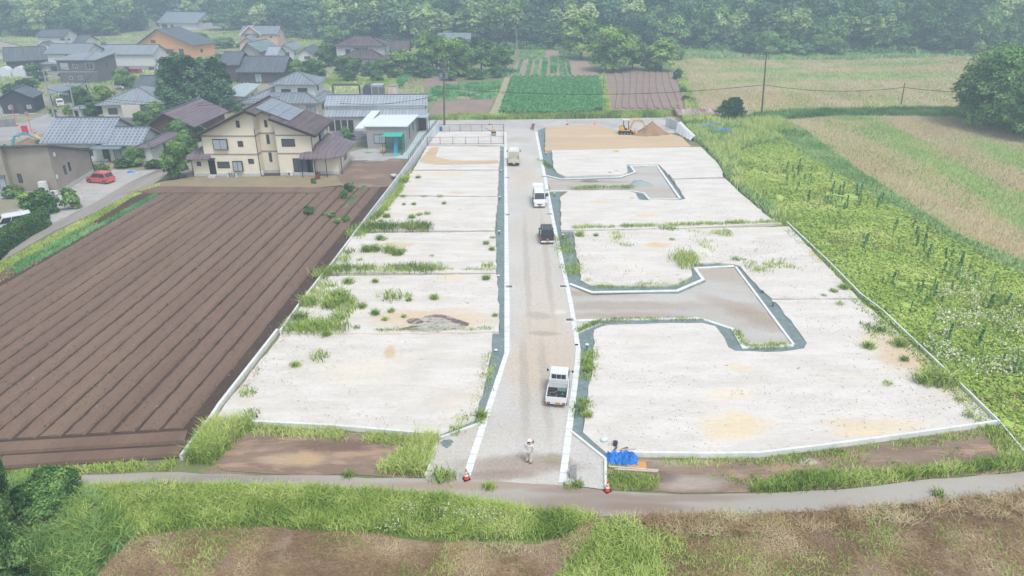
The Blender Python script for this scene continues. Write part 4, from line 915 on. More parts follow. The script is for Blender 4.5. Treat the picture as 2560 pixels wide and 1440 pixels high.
# ---- 14 pink house ----
h = House('pink_house', 'salmon pink two-storey house with white gables below the wood', (603,84), (692,84), 5.3)
h.block((603,84), (692,84), 5.3, 'wall_pink', 'roof_slate', 'gable_x', ry=66, pitch=.5, over=.5)
WN(h, [('f', 1.2, 3.8, 1.1, 1.1, dict(frame='frame_w')), ('f', 5.4, 3.9, .6, .7, dict(mull=0)), ('f', 9.9, 3.8, .9, .8, dict(frame='frame_w')), ('r', 2, 3.6, .9, 1.2, dict(frame='frame_w'))])
h.block((603,85.5), (651,85.5), 5.1, 'wall_pink', 'roof_slate', 'gable_y', apex=67, depth=4.5, over=.5, ridge='frame_w')
vb = MB(); xm = (h.x0+h.x1)/2; zz = 5.1; 
for sx in (-1, 1): vb.beam((xm+sx*(h.x1-h.x0+1)/2, h.y0-.56, 4.85), (xm, h.y0-.56, 7.95), .1, .35)
vb.build('bargeboard', M['white'], h.e)
h.block((598,108), (640,108), 2.8, 'wall_pink', 'roof_slate', 'gable_y', apex=94, depth=5, over=.5, ridge='frame_w')
# ---- 15 green roofed shed with ivy ----
h = House('green_roof_shed', 'ivy-covered shed with dull green roof in front of the pink house', (607,125), (648,126), 3.4, cat='shed')
h.block((607,125), (648,126), 3.4, 'wall_ltgrey', 'roof_green', 'gable_y', apex=108, depth=11, frac=.35, over=.8); WN(h, [('r', 3, 1, 1.2, 1)])
# ---- 16 white pair ----
h = House('white_gable_house', 'white house with low grey tiled gables between pink and brown-roofed houses', (692,124), (734,124), 3.0)
h.block((692,124), (733,124), 3.0, 'wall_white', 'roof_slate', 'gable_y', apex=112, depth=9, over=.6); WN(h, [('f', 1.9, 1.2, 1.9, 1.0), ('r', 1, 1.2, .9, .8)])
h.block((667,137), (690,137), 2.8, 'wall_white', 'tile_barn', 'gable_x', depth=9, pitch=.4, over=.5)
h = House('small_white_house', 'small white gabled house with dark roof just left of the garden trees', (745,134), (781,134), 2.8)
h.block((745,134), (781,134), 2.8, 'wall_white', 'roof_dk', 'gable_y', apex=122, depth=10, over=.6); WN(h, [('f', 1.8, 1.1, 1.9, .9)])
# ---- 17 dark long house ----
h = House('dark_long_house', 'long dark grey house with plain dark roof behind the cypress trees', (596,178), (706,178), 3.0)
h.block((596,178), (706,178), 3.0, 'wall_dkbrown', 'roof_dk', 'gable_x', ry=142, pitch=.5, over=.6)
WN(h, [('f', 1.5, .9, 2.0, 1.3, dict(frame='black')), ('f', 4.0, .3, 1.7, 2.1, dict(frame='black', glass='glass_l')), ('f', 8.8, .9, 2.0, 1.3, dict(frame='black'))])
h.block((553,160), (594,160), 4.6, 'wall_dkbrown', 'roof_dk', 'gable_x', ry=131, pitch=.5, over=.6)
# ---- 18 light blue roof ----
h = House('pale_blue_roof_house', 'low cream house with wide pale blue sheet roof beside the cypress trees', (556,242), (606,241), 3.0)
h.block((556,242), (606,241), 3.0, 'wall_tan', 'roof_ltblue', 'gable_y', pitch=.12, depth=15, frac=.3, over=.7, ridge=False); WN(h, [('r', 3, 1, 1.8, 1.1), ('r', 8, 1, 1.8, 1.1), ('f', 3, 1, 1.5, 1.1)])
# ---- 19 two-storey grey hip house ----
h = House('two_storey_hip_house', 'white two-storey house with grey hipped roofs behind the cream house', (610,257), (795,257), 2.9)
h.block((612,257), (793,257), 2.9, 'wall_tan', 'roof_slate', 'hip', depth=10.5, pitch=.42, over=.8, ridge='metal')
WN(h, [('f', 2, .8, 1.8, 1.3), ('f', 12, .4, 1.8, 1.9, dict(glass='glass_l')), ('r', 3, .9, 1.8, 1.2)])
h.block((686,211), (785,211), 6.0, 'wall_white', 'roof_slate', 'hip', depth=7.2, pitch=.42, over=.75, ridge='metal', base=2.8)
WN(h, [('f', 1.2, 4.4, 1.9, .7), ('f', 4.5, 4.3, 1.9, 1.0), ('r', 2, 4.5, 1.1, 1.0)])
# ---- 20 long tiled barn ----
h = House('tiled_barn', 'long barn with two-step pale grey tiled roof behind the white-roofed building', (816,291), (1061,289), 2.7, cat='barn')
h.block((816,291), (1061,289), 2.7, 'wall_white', 'tile_barn', 'shed', depth=3.9, pitch=-.31, over=.45, ridge=False)
x0_, x1_, y0_ = h.x0, h.x1, h.y0
h.block((818,263), (1062,261), 4.3, 'wall_white', 'tile_barn', 'gable_x', ry=240, pitch=.42, over=.45)
h.x0, h.x1, h.y0 = x0_, x1_, y0_
ws = MB(); ws.box(x0_+.3, x0_+4.9, y0_-.2, y0_-.02, .2, 2.0); ws.build('woodpile', flat('stacked_firewood', '#4e443d', .95, var=.45, scale=6), h.e)
for i in range(5): MB().box(x0_+.2+i*1.15, x0_+.35+i*1.15, y0_-.4, y0_-.22, 0, 2.1).build('post', M['frame_w'], h.e)
h.door('f', 8.2, 1.6, 2.1, 'wall_ltgrey', .05)
# ---- 21 white-roofed building ----
h = House('white_roof_workshop', 'light grey workshop with white flat roof next to the long white wall', (915,317), (1014,317), 3.75, cat='workshop')
h.block((915,317), (1014,317), 3.75, 'wall_ltgrey', 'roof_white', 'shed', depth=15.5, pitch=.07, over=.35, ridge=False, found=.2)
WN(h, [('f', 1.1, 1.0, 1.9, 1.5, dict(glass='glass_l')), ('r', 3.4, 1.0, .7, 1.8, dict(mull=0)), ('r', 8.2, 1.3, .7, 1.6, dict(mull=0))])
MB().box(h.x0-1.9, h.x0-.36, h.y0+.2, h.y1, 3.35, 3.47).build('side_canopy', M['roof_white'], h.e)
MB().box(h.x1+.36, h.x1+2.2, h.y1-3.2, h.y1+.6, 2.75, 2.87).build('side_canopy', M['roof_ltblue'], h.e)
for yy in (h.y1-3, h.y1+.3): MB().bar((h.x1+2.05, yy, 0), (h.x1+2.05, yy, 2.75), .05).build('post', M['trim'], h.e)
MB().box(h.x1+.2, h.x1+1.6, h.y1-.9, h.y1-.2, 0, 2.3).build('locker', M['wall_brown'], h.e)
# ---- 22 brown roofed big house ----
h = House('brown_roof_house', 'big white two-storey house with brown hipped roofs among garden trees', (852,147), (958,147), 2.9)
h.block((852,147), (958,147), 2.9, 'wall_white', 'roof_brown', 'hip', depth=12, pitch=.42, over=.9, ridge='trim'); WN(h, [('f', 7.6, .8, 1.6, 1.2)])
h.block((840,115), (958,116), 6.0, 'wall_white', 'roof_brown', 'hip', depth=9, pitch=.42, over=.9, ridge='trim', base=2.8)
WN(h, [('f', 2.6, 3.9, 1.4, 1.2), ('f', 6.4, 4.0, 2.4, .9), ('r', 2, 4.0, 1.4, 1.2)])
h.block((890,121), (915,121), 5.3, 'wall_white', 'roof_brown', 'hip', depth=3, pitch=.4, over=.5, ridge='trim', base=2.8); WN(h, [('f', .8, 3.8, 1.6, 1.0)])
for dx_ in (3.5, 8.5): MB().add([(h.x0-6+dx_,h.y0+1,6.4),(h.x0-4.6+dx_,h.y0+1,6.4),(h.x0-5.3+dx_,h.y0+1,7.1),(h.x0-5.3+dx_,h.y0+3.2,7.1)], [(0,1,2),(1,3,2),(0,2,3)]).build('dormer', M['wall_white'], h.e)
# ---- 23..26 ----
h = House('dark_brown_barn', 'dark brown barn with brown gable roof right of the brown-roofed house', (962,127), (1020,127), 3.6, cat='barn')
h.block((962,127), (1018,127), 3.6, 'wall_dkbrown', 'roof_brown', 'gable_x', ry=103, pitch=.5, over=.5); WN(h, [('f', 3, 1, 1.8, 1.2)])
h = House('hidden_grey_house', 'grey-roofed house mostly hidden by the large garden trees', (1096,97), (1176,97), 3.6)
h.block((1096,97), (1174,97), 3.6, 'wall_ltgrey', 'roof_slate', 'gable_x', ry=83, pitch=.45, over=.5); WN(h, [('f', 9, 1.5, 2, 1.2)])
h = House('wood_edge_hut', 'small open-fronted hut with dark hipped roof at the edge of the wood', (1798,97), (1840,96), 3.4, cat='hut')
h.block((1798,97), (1840,96), 3.4, None, 'roof_slate', 'hip', depth=6, pitch=.55, over=.7)
MB().box(h.x0, h.x1, h.y1-.2, h.y1, 0, 3.4).build('wall', M['wall_dkbrown'], h.e); MB().box(h.x0, h.x1, h.y0, h.y0+.12, 0, 1.7).build('wall', M['wall_dkbrown'], h.e)
MB().box(h.x0-.02, h.x0+2.0, h.y0-.04, h.y0, .5, 1.9).build('panel', M['wall_orange'], h.e)
for x_ in (h.x0, h.x1-.15): MB().box(x_, x_+.15, h.y0+.14, h.y0+.3, 0, 3.4).build('post', M['trim'], h.e)
h = House('brown_hut', 'half-hidden brown hut in the shrubs by the wood', (1996,112), (2028,112), 2.5, cat='hut')
h.block((1996,112), (2028,112), 2.5, 'wall_brown', 'roof_brown', 'gable_x', ry=98, pitch=.5, over=.4); WN(h, [('f', 1.3, .9, 1.6, .8)])
h = House('dark_tiled_outbuilding', 'outbuilding with dark blue tiled roof left of the cypress trees', (338,215), (405,216), 2.8, cat='outbuilding')
h.block((338,216), (405,216), 2.8, 'wall_dkbrown', 'roof_dk', 'gable_x', ry=190, pitch=.5, over=.5); h.door('f', 3, 1.2, 1.9, 'wall_brown', .05)
h = House('pale_shed', 'little pale shed tucked left of the cypress trees above the blue roof', (404,186), (424,186), 2.4, cat='shed')
h.block((404,187), (424,187), 2.6, 'wall_white', 'roof_ltblue', 'gable_y', depth=6, pitch=.3, over=.4); h.door('f', .8, .8, 1.8, 'wall_ltgrey', .05)
h = House('entrance_hut', 'tiny grey-roofed entrance hut between the two leaning poles', (180,272), (200,273), 2.2, cat='hut')
h.block((180,272), (200,273), 2.2, 'wall_tan', 'roof_grey', 'hip', depth=2.4, pitch=.3, over=.5); h.door('f', .4, .8, 1.8, 'black', .05)
# steel carport left
h = House('carport', 'dark flat-roofed carport sheltering white cars', (127,237), (172,227), 2.6, cat='carport')
def carport_roof(h, pts, z, m, t=.15):
    L = [h.px(x, y, z) for x, y in pts]; MB().prism(L, z, z+t).build('roof', M[m], h.e); return L
L = carport_roof(h, [(125,237),(172,227),(215,211),(160,209),(124,221)], 2.6, 'roof_slate')
for (x, y) in [L[0], L[1], L[2], L[3]]: MB().box(x-.08, x+.08, y-.08, y+.08, 0, 2.6).build('post', M['black'], h.e)
h = House('steel_canopy', 'open black steel canopy over a white floor behind the tiled barn', (832,214), (900,213), 2.5, cat='canopy')
L = carport_roof(h, [(830,214.5),(899,214),(897,210.5),(832,210.5)], 2.6, 'wall_black', .12)
for (x, y) in L: MB().box(x-.07, x+.07, y-.07, y+.07, 0, 2.6).build('post', M['black'], h.e)
# container sheds
h = House('container_shed', 'grey double-door storage container behind the tiled barn', (927,215), (955,215), 2.5, cat='shed')
h.block((927,215), (955,215), 2.5, 'wall_ltgrey', 'roof_ltblue', 'shed', depth=3.4, pitch=.02, over=.05, ridge=False)
for u in (.25, 1.75): h.door('f', u, 1.3, 2.1, 'wall_grey', .15)
h = House('cream_shed', 'cream box shed beside the grey storage container', (970,215), (990,215), 2.3, cat='shed')
h.block((970,216), (991,216), 2.3, 'wall_tan', 'roof_tan', 'shed', depth=2.8, pitch=.02, over=.1, ridge=False); h.door('f', .4, .8, 1.8, 'wall_pink', .1)
t = empty('arched_tent', G(917,236), 0, 'dark rounded storage tent left of the grey container', 'tent')
mb = MB(); prof = [(-1,0),(-1,1.3),(-.7,1.9),(0,2.2),(.7,1.9),(1,1.3),(1,0)]; n = 7
mb.add([(x*.9, y, z) for y in (0, 2.6) for x, z in prof], [tuple(range(7)), tuple(range(7, 14))[::-1]]+[(i, i+7, (i+1)%7+7, (i+1)%7) for i in range(7)]); mb.build('cover', flat('dark_tarp', '#525b68', .7), t)
# ---------------- foliage meshes ----------------
def quads_mesh(name, c, n, s, tint, aspect=1.0, rg=None, fold=False):
    """c (N,3) centres, n (N,3) normals, s (N,) sizes -> leaf clump faces"""
    rg = rg or rng; N_ = len(c)
    r = rg.normal(size=(N_, 3)); u = np.cross(n, r); u /= np.linalg.norm(u, axis=1, keepdims=True)+1e-9
    v = np.cross(n, u); v /= np.linalg.norm(v, axis=1, keepdims=True)+1e-9
    a = s[:, None]*.5; b = a*aspect
    j = lambda: (1+.35*rg.normal(size=(N_, 1)))
    P = np.stack([c-u*a*j()-v*b*.6, c+u*a*.5-v*b*j(), c+u*a*j()+v*b*.5, c-u*a*.3+v*b*j()], 1).reshape(-1, 3)
    me = bpy.data.meshes.new(name); me.vertices.add(4*N_); me.vertices.foreach_set('co', P.astype(np.float32).ravel())
    me.loops.add(4*N_); me.loops.foreach_set('vertex_index', np.arange(4*N_, dtype=np.int32))
    me.polygons.add(N_); me.polygons.foreach_set('loop_start', np.arange(0, 4*N_, 4, dtype=np.int32)); me.polygons.foreach_set('loop_total', np.full(N_, 4, np.int32))
    me.update(calc_edges=True); at = me.attributes.new('tint', 'FLOAT', 'FACE'); at.data.foreach_set('value', tint.astype(np.float32))
    return me
def crown(name, lobes, size, mat, seed=0, fill=.25, up=.5, tintb=.45):
    """lobes: (x,y,z,rx,ry,rz,count)"""
    rg = np.random.default_rng(seed); C, Nn, T = [], [], []
    for (x, y, z, rx, ry, rz, k) in lobes:
        d = rg.normal(size=(k, 3)); d /= np.linalg.norm(d, axis=1, keepdims=True)
        d[:, 2] = np.where(d[:, 2] < -.35, -d[:, 2]*.6, d[:, 2])
        bump = 1+.16*np.sin(d[:, 0]*7+x*3+seed)*np.sin(d[:, 1]*6+y*2)+.12*np.sin(d[:, 2]*8+d[:, 0]*5)
        r = np.where(rg.random(k) < fill, rg.uniform(.5, .95, k), rg.uniform(.88, 1.1, k))*bump
        C.append(np.array([x, y, z])+d*r[:, None]*np.array([rx, ry, rz]))
        nn = d+rg.normal(size=(k, 3))*.55; nn[:, 2] += up; nn /= np.linalg.norm(nn, axis=1, keepdims=True); Nn.append(nn)
        lb = rg.uniform(-.3, .3)
        T.append(np.clip(tintb+lb+rg.normal(size=k)*.17, 0, 1))
    C = np.concatenate(C); Nn = np.concatenate(Nn); T = np.concatenate(T)
    me = quads_mesh(name, C, Nn, rg.uniform(.7, 1.35, len(C))*size, T, rg=rg); me.materials.append(mat); return me
def lobes_round(R_, H_, n, k, z0, seed, spread=.62, lr=.42, flat=.8):
    rg = random.Random(seed); L = [(0, 0, z0+H_*.5, R_*.62, R_*.62, H_*.42, k)]
    for i in range(n):
        a = i*2.4+rg.uniform(-.4, .4); f = (i+.5)/n; zz = z0+H_*(.12+.82*f)
        rr_ = R_*spread*math.sqrt(max(.08, 1-(2*f-.85)**2*.8)); q = R_*lr*rg.uniform(.75, 1.2)
        L.append((math.cos(a)*rr_, math.sin(a)*rr_, zz-q*.3, q, q, q*flat, int(k*.55)))
    return L
def trunk_mesh(name, h, r, seed=0, limbs=5, spread=1.5, top=.8):
    rg = random.Random(seed); mb = MB(); p = Vector((0,0,-.3)); n = 4
    pts = [p]+[Vector((rg.uniform(-.04,.04)*h, rg.uniform(-.04,.04)*h, h*top*(i+1)/n)) for i in range(n)]
    for i in range(n): mb.bar(pts[i], pts[i+1], r*(1-.18*i), r*(1-.18*(i+1)), n=7)
    for i in range(limbs):
        a = i*2.2+rg.uniform(0, 1); b = pts[1].lerp(pts[3], rg.random()); e_ = b+Vector((math.cos(a)*spread, math.sin(a)*spread, h*.22))
        mb.bar(b, e_, r*.4, r*.12, n=5)
    me = bpy.data.meshes.new(name); me.from_pydata(mb.v, [], mb.f); me.materials.append(M['bark']); return me
PROTO = {}
def proto(key, H_, R_, cr, tr): PROTO[key] = (H_, R_, cr, tr)
# far trees (about 12 m), leaf clumps about 0.8 m
for i in range(4):
    proto('broad%d' % i, 12, 5, crown('crown', lobes_round(5, 10, 11, 620, 1.8, i+1), .62, M['leaf_dark' if i % 2 else 'leaf_mid'], i), trunk_mesh('trunk', 9, .3, i))
for i in range(3):
    Ls = []
    rg_ = random.Random(50+i)
    for t_ in range(9):
        f = t_/8; q = 3.0*(1-f*f)**.7*(.85+.35*rg_.random())+.7; Ls.append((rg_.uniform(-.8,.8), rg_.uniform(-.8,.8), 2+f*12.5, q*1.05, q*1.05, 1.7, 420))
        a = t_*2.4; Ls.append((math.cos(a)*q*.7, math.sin(a)*q*.7, 1.6+f*12.5, q*.45, q*.45, 1.1, 160))
    proto('cedar%d' % i, 16, 3.4, crown('crown', Ls, .55, M['leaf_ced'], 30+i, up=.2), trunk_mesh('trunk', 14, .28, i, limbs=2, spread=.8))
for i in range(3):
    Ls = []; rg_ = random.Random(90+i)
    for t_ in range(12):
        a = t_*2.4; d_ = 1.0+2.6*rg_.random(); lean = 1+.25*rg_.random(); h0 = 8+4*rg_.random()
        for s_ in range(3):
            zz = h0-s_*2.4+.4; Ls.append((math.cos(a)*d_*(lean+.12*(2-s_)), math.sin(a)*d_*(lean+.12*(2-s_)), zz-(0 if s_ else .3), 1.15-.1*s_+.1, 1.15, 1.5, 130))
    proto('bamboo%d' % i, 12.5, 4.2, crown('crown', Ls, .62, M['leaf_bam'], 60+i, up=.7, tintb=.5), trunk_mesh('trunk', 10, .12, i, limbs=7, spread=2.2))
proto('light0', 12, 4, crown('crown', lobes_round(4.2, 11, 13, 620, 1, 77, lr=.36), .5, M['leaf_light'], 7), trunk_mesh('trunk', 9, .28, 7))
proto('round0', 6, 3.2, crown('crown', lobes_round(3.2, 5.4, 8, 1500, .3, 21, spread=.45, lr=.5), .30, M['leaf_dark'], 8, tintb=.35), trunk_mesh('trunk', 4, .2, 8))
proto('near0', 8, 4, crown('crown', lobes_round(4, 7, 16, 1700, .8, 31, lr=.36), .30, M['leaf_mid'], 9), trunk_mesh('trunk', 6, .22, 9))
proto('near1', 8, 4, crown('crown', lobes_round(4, 7, 16, 1700, .8, 33, lr=.36), .30, M['leaf_dark'], 10), trunk_mesh('trunk', 6, .22, 10))
proto('fine0', 8, 4, crown('crown', lobes_round(4, 7, 22, 6500, .8, 41, lr=.34), .14, M['leaf_dark'], 14), trunk_mesh('trunk', 6, .22, 10))
proto('dome0', 10, 6, crown('crown', lobes_round(6, 9.5, 20, 800, .6, 61, spread=.66, lr=.34, flat=.6), .42, M['leaf_light'], 24, tintb=.3), trunk_mesh('trunk', 7, .3, 10))
proto('pale0', 5, 2.4, crown('crown', lobes_round(2.4, 4.2, 9, 650, .7, 35, lr=.42), .26, M['leaf_light'], 11), trunk_mesh('trunk', 3.5, .12, 11))
Lc = []; rg_ = random.Random(5)
for t_ in range(34):
    f = t_/33; a = t_*2.4; q = 1.35*(1-.35*f); rr_ = 2.5*math.sqrt(max(.05, 1-(f*1.15-.3)**2)); Lc.append((math.cos(a)*rr_, math.sin(a)*rr_, 1.2+f*8.6, q, q, q*1.15, 520))
Lc.append((0,0,5.5,2.2,2.2,4.2,1200))
proto('cypress0', 11, 3.6, crown('crown', Lc, .26, M['leaf_ced'], 12, up=.6, tintb=.5), trunk_mesh('trunk', 8, .35, 12))
Lb = []; rg_ = random.Random(15)
for t_ in range(46):
    a = t_*2.4; f = t_/45; rr_ = 8.2*math.sqrt(max(.06, 1-(f*1.5-.55)**2)); q = 2.6*(.75+.5*rg_.random())
    Lb.append((math.cos(a)*rr_, math.sin(a)*rr_, 2.2+f*12.5, q*1.15, q*1.15, q*.62, 620))
Lb.append((0,0,8,6,6,6,2500))
proto('big0', 17, 10, crown('crown', Lb, .42, M['leaf_mid'], 16, up=.9, tintb=.42), trunk_mesh('trunk', 12, .6, 16, spread=4))
def shrub_mesh(seed, m, k=420, sz=.17, flat=.8): return crown('shrub', lobes_round(1, 1.6, 5, k, .05, seed, spread=.5, lr=.5, flat=flat), sz, m, seed)
SHB = {k: shrub_mesh(i+230, M[v], 4200, .07) for i, (k, v) in enumerate((('d', 'leaf_dark'), ('m', 'leaf_mid'), ('l', 'leaf_light'), ('c', 'leaf_ced')))}
SHR = {k: shrub_mesh(i+200, M[v]) for i, (k, v) in enumerate((('d', 'leaf_dark'), ('m', 'leaf_mid'), ('l', 'leaf_light'), ('c', 'leaf_ced')))}
TN = [0]
def tree(key, x, y, z=0, h=None, w=None, label='', cat='tree', group=None, name='tree'):
    H_, R_, cr, tr = PROTO[key]; TN[0] += 1
    sz = (h or H_)/H_; sx = (w/2/R_) if w else sz
    r = empty(name, (x, y, z), (TN[0]*1.7) % 6.28, label, cat, group); r.scale = (sx, sx, sz)
    t = bpy.data.objects.new('trunk', tr); COL.objects.link(t); t.parent = r
    c = bpy.data.objects.new('crown', cr); COL.objects.link(c); c.parent = r
    return r
def ptree(key, px, pyb, pyt, wpx, label, name='tree', group=None):
    """tree whose foot is at pixel (px,pyb), top at pyt, crown wpx wide"""
    g = G(px, pyb); s_ = F/((g.y*cp)+CH*sp); return tree(key, g.x, g.y, float(terr(g.x, g.y)), ht(px, pyb, pyt), wpx/s_, label, group=group, name=name)
def shrub(kind, px, pyb, hpx, wpx, label, group=None, name='shrub', z=0, deep=1.0):
    g = G(px, pyb, z); s_ = F/((g.y*cp)+(CH-z)*sp); h = hpx/s_; w = wpx/s_; TN[0] += 1
    o = bpy.data.objects.new(name, (SHB if g.y < 78 else SHR)[kind]); COL.objects.link(o); o.location = (g.x, g.y+w*.3, z); o.rotation_euler = (0, 0, (TN[0]*1.3) % 6.28)
    o.scale = (w/2.2, w/2.2*deep, h/1.75); return tag(o, label, 'shrub', group)
# ---- the wooded hillside ----
rf = random.Random(21)
GC = 'dark cedars of the wooded hillside'; GB = 'broadleaf trees of the wooded hillside'; GM = 'pale bamboo clumps of the wooded hillside'
LBL = {'cedar': 'dark conifer %s the wooded hillside', 'broad': 'rounded green tree %s the wooded hillside', 'bamboo': 'pale feathery bamboo clump %s the wooded hillside'}
GRP = {'cedar': GC, 'broad': GB, 'bamboo': GM}
cnt = 0
for row in range(8):
    yb = row*8.5
    x = -235.0
    while x < 250:
        w = rf.uniform(7.2, 10.2)
        X = x+rf.uniform(-1, 1); Y = float(hill_base(X))+3+yb+rf.uniform(-2.5, 2.5); x += w
        X *= Y/ max(270, 0.9*Y) if False else 1
        u = X/(Y*cp+CH*sp)*F+1280
        if u < -60 or u > 2620: continue
        Z_ = float(terr(X, Y)); 
        if row >= 3 and proj((X, Y, Z_+6))[1] < -30: continue
        if proj((X, Y, Z_+1))[1] < -26: continue
        q = vnoise(X, Y, 26, 9); r_ = rf.random()
        part = 'left of' if u < 560 else ('in the middle of' if u < 1500 else 'at the right of')
        if u < 560: kind = 'bamboo' if r_ < .35 else ('broad' if r_ < .8 else 'cedar')
        elif u < 1280: kind = 'bamboo' if r_ < .3 else ('broad' if r_ < .8 else 'cedar')
        elif u < 2000: kind = 'cedar' if (r_ < .6 and u < 1720) or r_ < .2 else ('broad' if r_ < .86 else 'bamboo')
        else: kind = 'broad' if r_ < .5 else ('bamboo' if r_ < .72 else 'cedar')
        key = kind+str(rf.randrange(4 if kind == 'broad' else 3))
        H0 = {'cedar': 16, 'broad': 12, 'bamboo': 13}[kind]*rf.uniform(.85, 1.25)
        tree(key, X, Y, Z_-.3, H0, rf.uniform(9.5, 14) if kind != 'cedar' else rf.uniform(7.5, 10.5), LBL[kind] % part, 'tree', GRP[kind]+' '+part.replace(' of', '')); cnt += 1
print('forest trees', cnt)
# undergrowth along the wood edge
def scatter_mass(name, label, pts, size, hgt, mat, seed, k=60):
    rg = np.random.default_rng(seed); C = []; Nn = []; T = []
    for (x, y, z, r, h) in pts:
        kk = int(k*r*r) + 20; d = rg.normal(size=(kk, 3)); d /= np.linalg.norm(d, axis=1, keepdims=True); d[:, 2] = abs(d[:, 2])
        rr_ = rg.uniform(.8, 1.1, kk); C.append(np.array([x, y, z])+d*rr_[:, None]*np.array([r, r, h])); nn = d+rg.normal(size=(kk, 3))*.5; nn[:, 2] += .5
        Nn.append(nn/np.linalg.norm(nn, axis=1, keepdims=True)); T.append(np.clip(.45+rg.uniform(-.2, .2)+rg.normal(size=kk)*.15, 0, 1))
    C = np.concatenate(C); me = quads_mesh(name, C, np.concatenate(Nn), rg.uniform(.7, 1.3, len(C))*size, np.concatenate(T), rg=rg)
    return tag(link(name, me, mat), label, None, None, 'stuff')
pts = []
for i in range(150):
    X = -210+i*2.9; Y = float(hill_base(X))-1+rf.uniform(-2, 3); pts.append((X, Y, float(terr(X, Y))-.2, rf.uniform(1.6, 3), rf.uniform(1.5, 3.2)))
scatter_mass('undergrowth', 'low bushy undergrowth along the foot of the wood', pts, .6, 1, M['leaf_mid'], 3, 40)
# ---- single trees ----
ptree('cypress0', 469, 284, 132, 128, 'left and larger of the two tall dense cypress trees behind the cream house', 'cypress_tree')
ptree('cypress0', 541, 280, 140, 100, 'right one of the two tall dense cypress trees, its trunk showing', 'cypress_tree')
ptree('near1', 208, 272, 215, 52, 'round dark green tree between the leaning poles and the hipped bungalow')
ptree('pale0', 262, 262, 213, 56, 'feathery yellow-green tree above the hipped bungalow')
ptree('near1', 236, 296, 255, 50, 'dark tree at the left corner of the hipped bungalow')
ptree('pale0', 175, 293, 262, 24, 'small light tree by the entrance hut')
ptree('near0', 391, 300, 253, 58, 'bright green tree in front of the hipped bungalow right end')
ptree('near0', 357, 316, 278, 44, 'bluish green tree beside the grey garden wall')
ptree('near1', 310, 222, 170, 44, 'dark pine beside the red parked car')
ptree('near1', 338, 225, 185, 30, 'small cloud-pruned pine below the red parked car')
ptree('near0', 452, 372, 298, 66, 'leafy tree left of the cream house roof, upper one')
ptree('near1', 446, 445, 352, 66, 'big dark bush hugging the left corner of the cream house')
ptree('near0', 470, 400, 335, 70, 'light green bush behind the left wing of the cream house')
ptree('near1', 500, 352, 310, 40, 'dark tree between the brown house and the cream house')
ptree('near0', 598, 290, 258, 26, 'small conifer in front of the pale blue roof')
ptree('near0', 340, 415, 365, 56, 'open garden tree in front of the red porch roof')
ptree('near1', 278, 400, 358, 36, 'gnarled grey-green garden tree at the porch')
ptree('near0', 740, 197, 150, 76, 'broad garden tree right of the dark long house')
ptree('near1', 786, 200, 145, 70, 'darker garden tree next to the broad one below the brown-roofed house')
ptree('near0', 822, 165, 106, 62, 'upright leafy tree left of the brown-roofed house')
ptree('near1', 862, 185, 138, 58, 'dark tree in front of the brown-roofed house')
ptree('near1', 888, 180, 142, 44, 'small dark tree against the white wall of the brown-roofed house')
ptree('light0', 1010, 186, 122, 84, 'large light green rounded tree right of the brown-roofed house')
ptree('near0', 962, 185, 145, 60, 'bushy tree left of the large light green one')
ptree('near0', 835, 118, 62, 66, 'lone round tree above the brown-roofed house')
ptree('dome0', 1083, 178, 84, 88, 'tall spreading evergreen, left one of the central clump')
ptree('dome0', 1145, 190, 92, 96, 'tall spreading evergreen in the middle of the central clump')
ptree('broad3', 1205, 182, 98, 88, 'dark spreading evergreen right in the central clump')
ptree('broad0', 1252, 186, 105, 66, 'rightmost evergreen of the central clump, beside the vegetable garden')
ptree('light0', 1062, 120, 72, 44, 'pale green tree behind the central clump, left')
ptree('broad0', 1105, 150, 86, 70, 'evergreen behind the central clump near the hidden grey roof')
ptree('broad2', 1045, 190, 132, 60, 'dull green tree between the light tree and the central clump')
ptree('light0', 1450, 148, 25, 92, 'tall pale green tree left of the big domed tree')
ptree('dome0', 1535, 178, 62, 128, 'big domed evergreen at the head of the green crop plot')
ptree('broad2', 1492, 150, 60, 80, 'dark evergreen between the pale tall tree and the domed one')
ptree('near0', 1580, 172, 85, 70, 'right shoulder evergreen of the big domed tree')
ptree('light0', 1652, 178, 92, 78, 'rounded mid green tree at the left corner of the far grain field')
ptree('near0', 1622, 176, 130, 50, 'low tree under the rounded one at the grain field corner')
ptree('near1', 1690, 150, 110, 40, 'dark shrubby tree beside the far grain field')
ptree('round0', 1825, 302, 242, 76, 'solitary round dark tree beside the rusty sheet roof')
ptree('big0', 2500, 318, 100, 215, 'huge spreading tree at the right edge')
ptree('big0', 2590, 345, 130, 190, 'tree crown cut off by the right edge', group=None)
ptree('near0', 2450, 300, 210, 100, 'lower leafy tree at the foot of the huge right tree')
for i, (x_, yb_, yt_, w_) in enumerate([(1868,132,82,60),(1915,140,78,70),(1965,138,95,52),(2045,135,84,66),(2010,142,108,50),(2085,140,95,60)]):
    ptree('near0' if i % 2 else 'broad%d' % (i % 4), x_, yb_, yt_, w_, 'shrubby tree between the hut and the wood behind the far grain field', group='shrubby trees round the huts')
for i, (x_, yb_, yt_, w_) in enumerate([(560,75,30,90),(620,70,22,80),(690,80,30,80),(330,75,40,70),(560,120,92,60),(500,112,80,50),(270,88,52,60),(225,80,45,60)]):
    ptree(['broad1','light0','bamboo1','broad0','near0','near1','light0','bamboo0'][i], x_, yb_, yt_, w_, ['tree','pale tree','bamboo clump','tree','low tree','dark tree','light tree','bamboo tree'][i]+' among the farmhouses '+['right of the top farmhouse','above the pink house, left','behind the pink house, right','above the orange house','between orange and pink houses','beside the orange house eave','above the white storehouse','above the white upper house'][i])
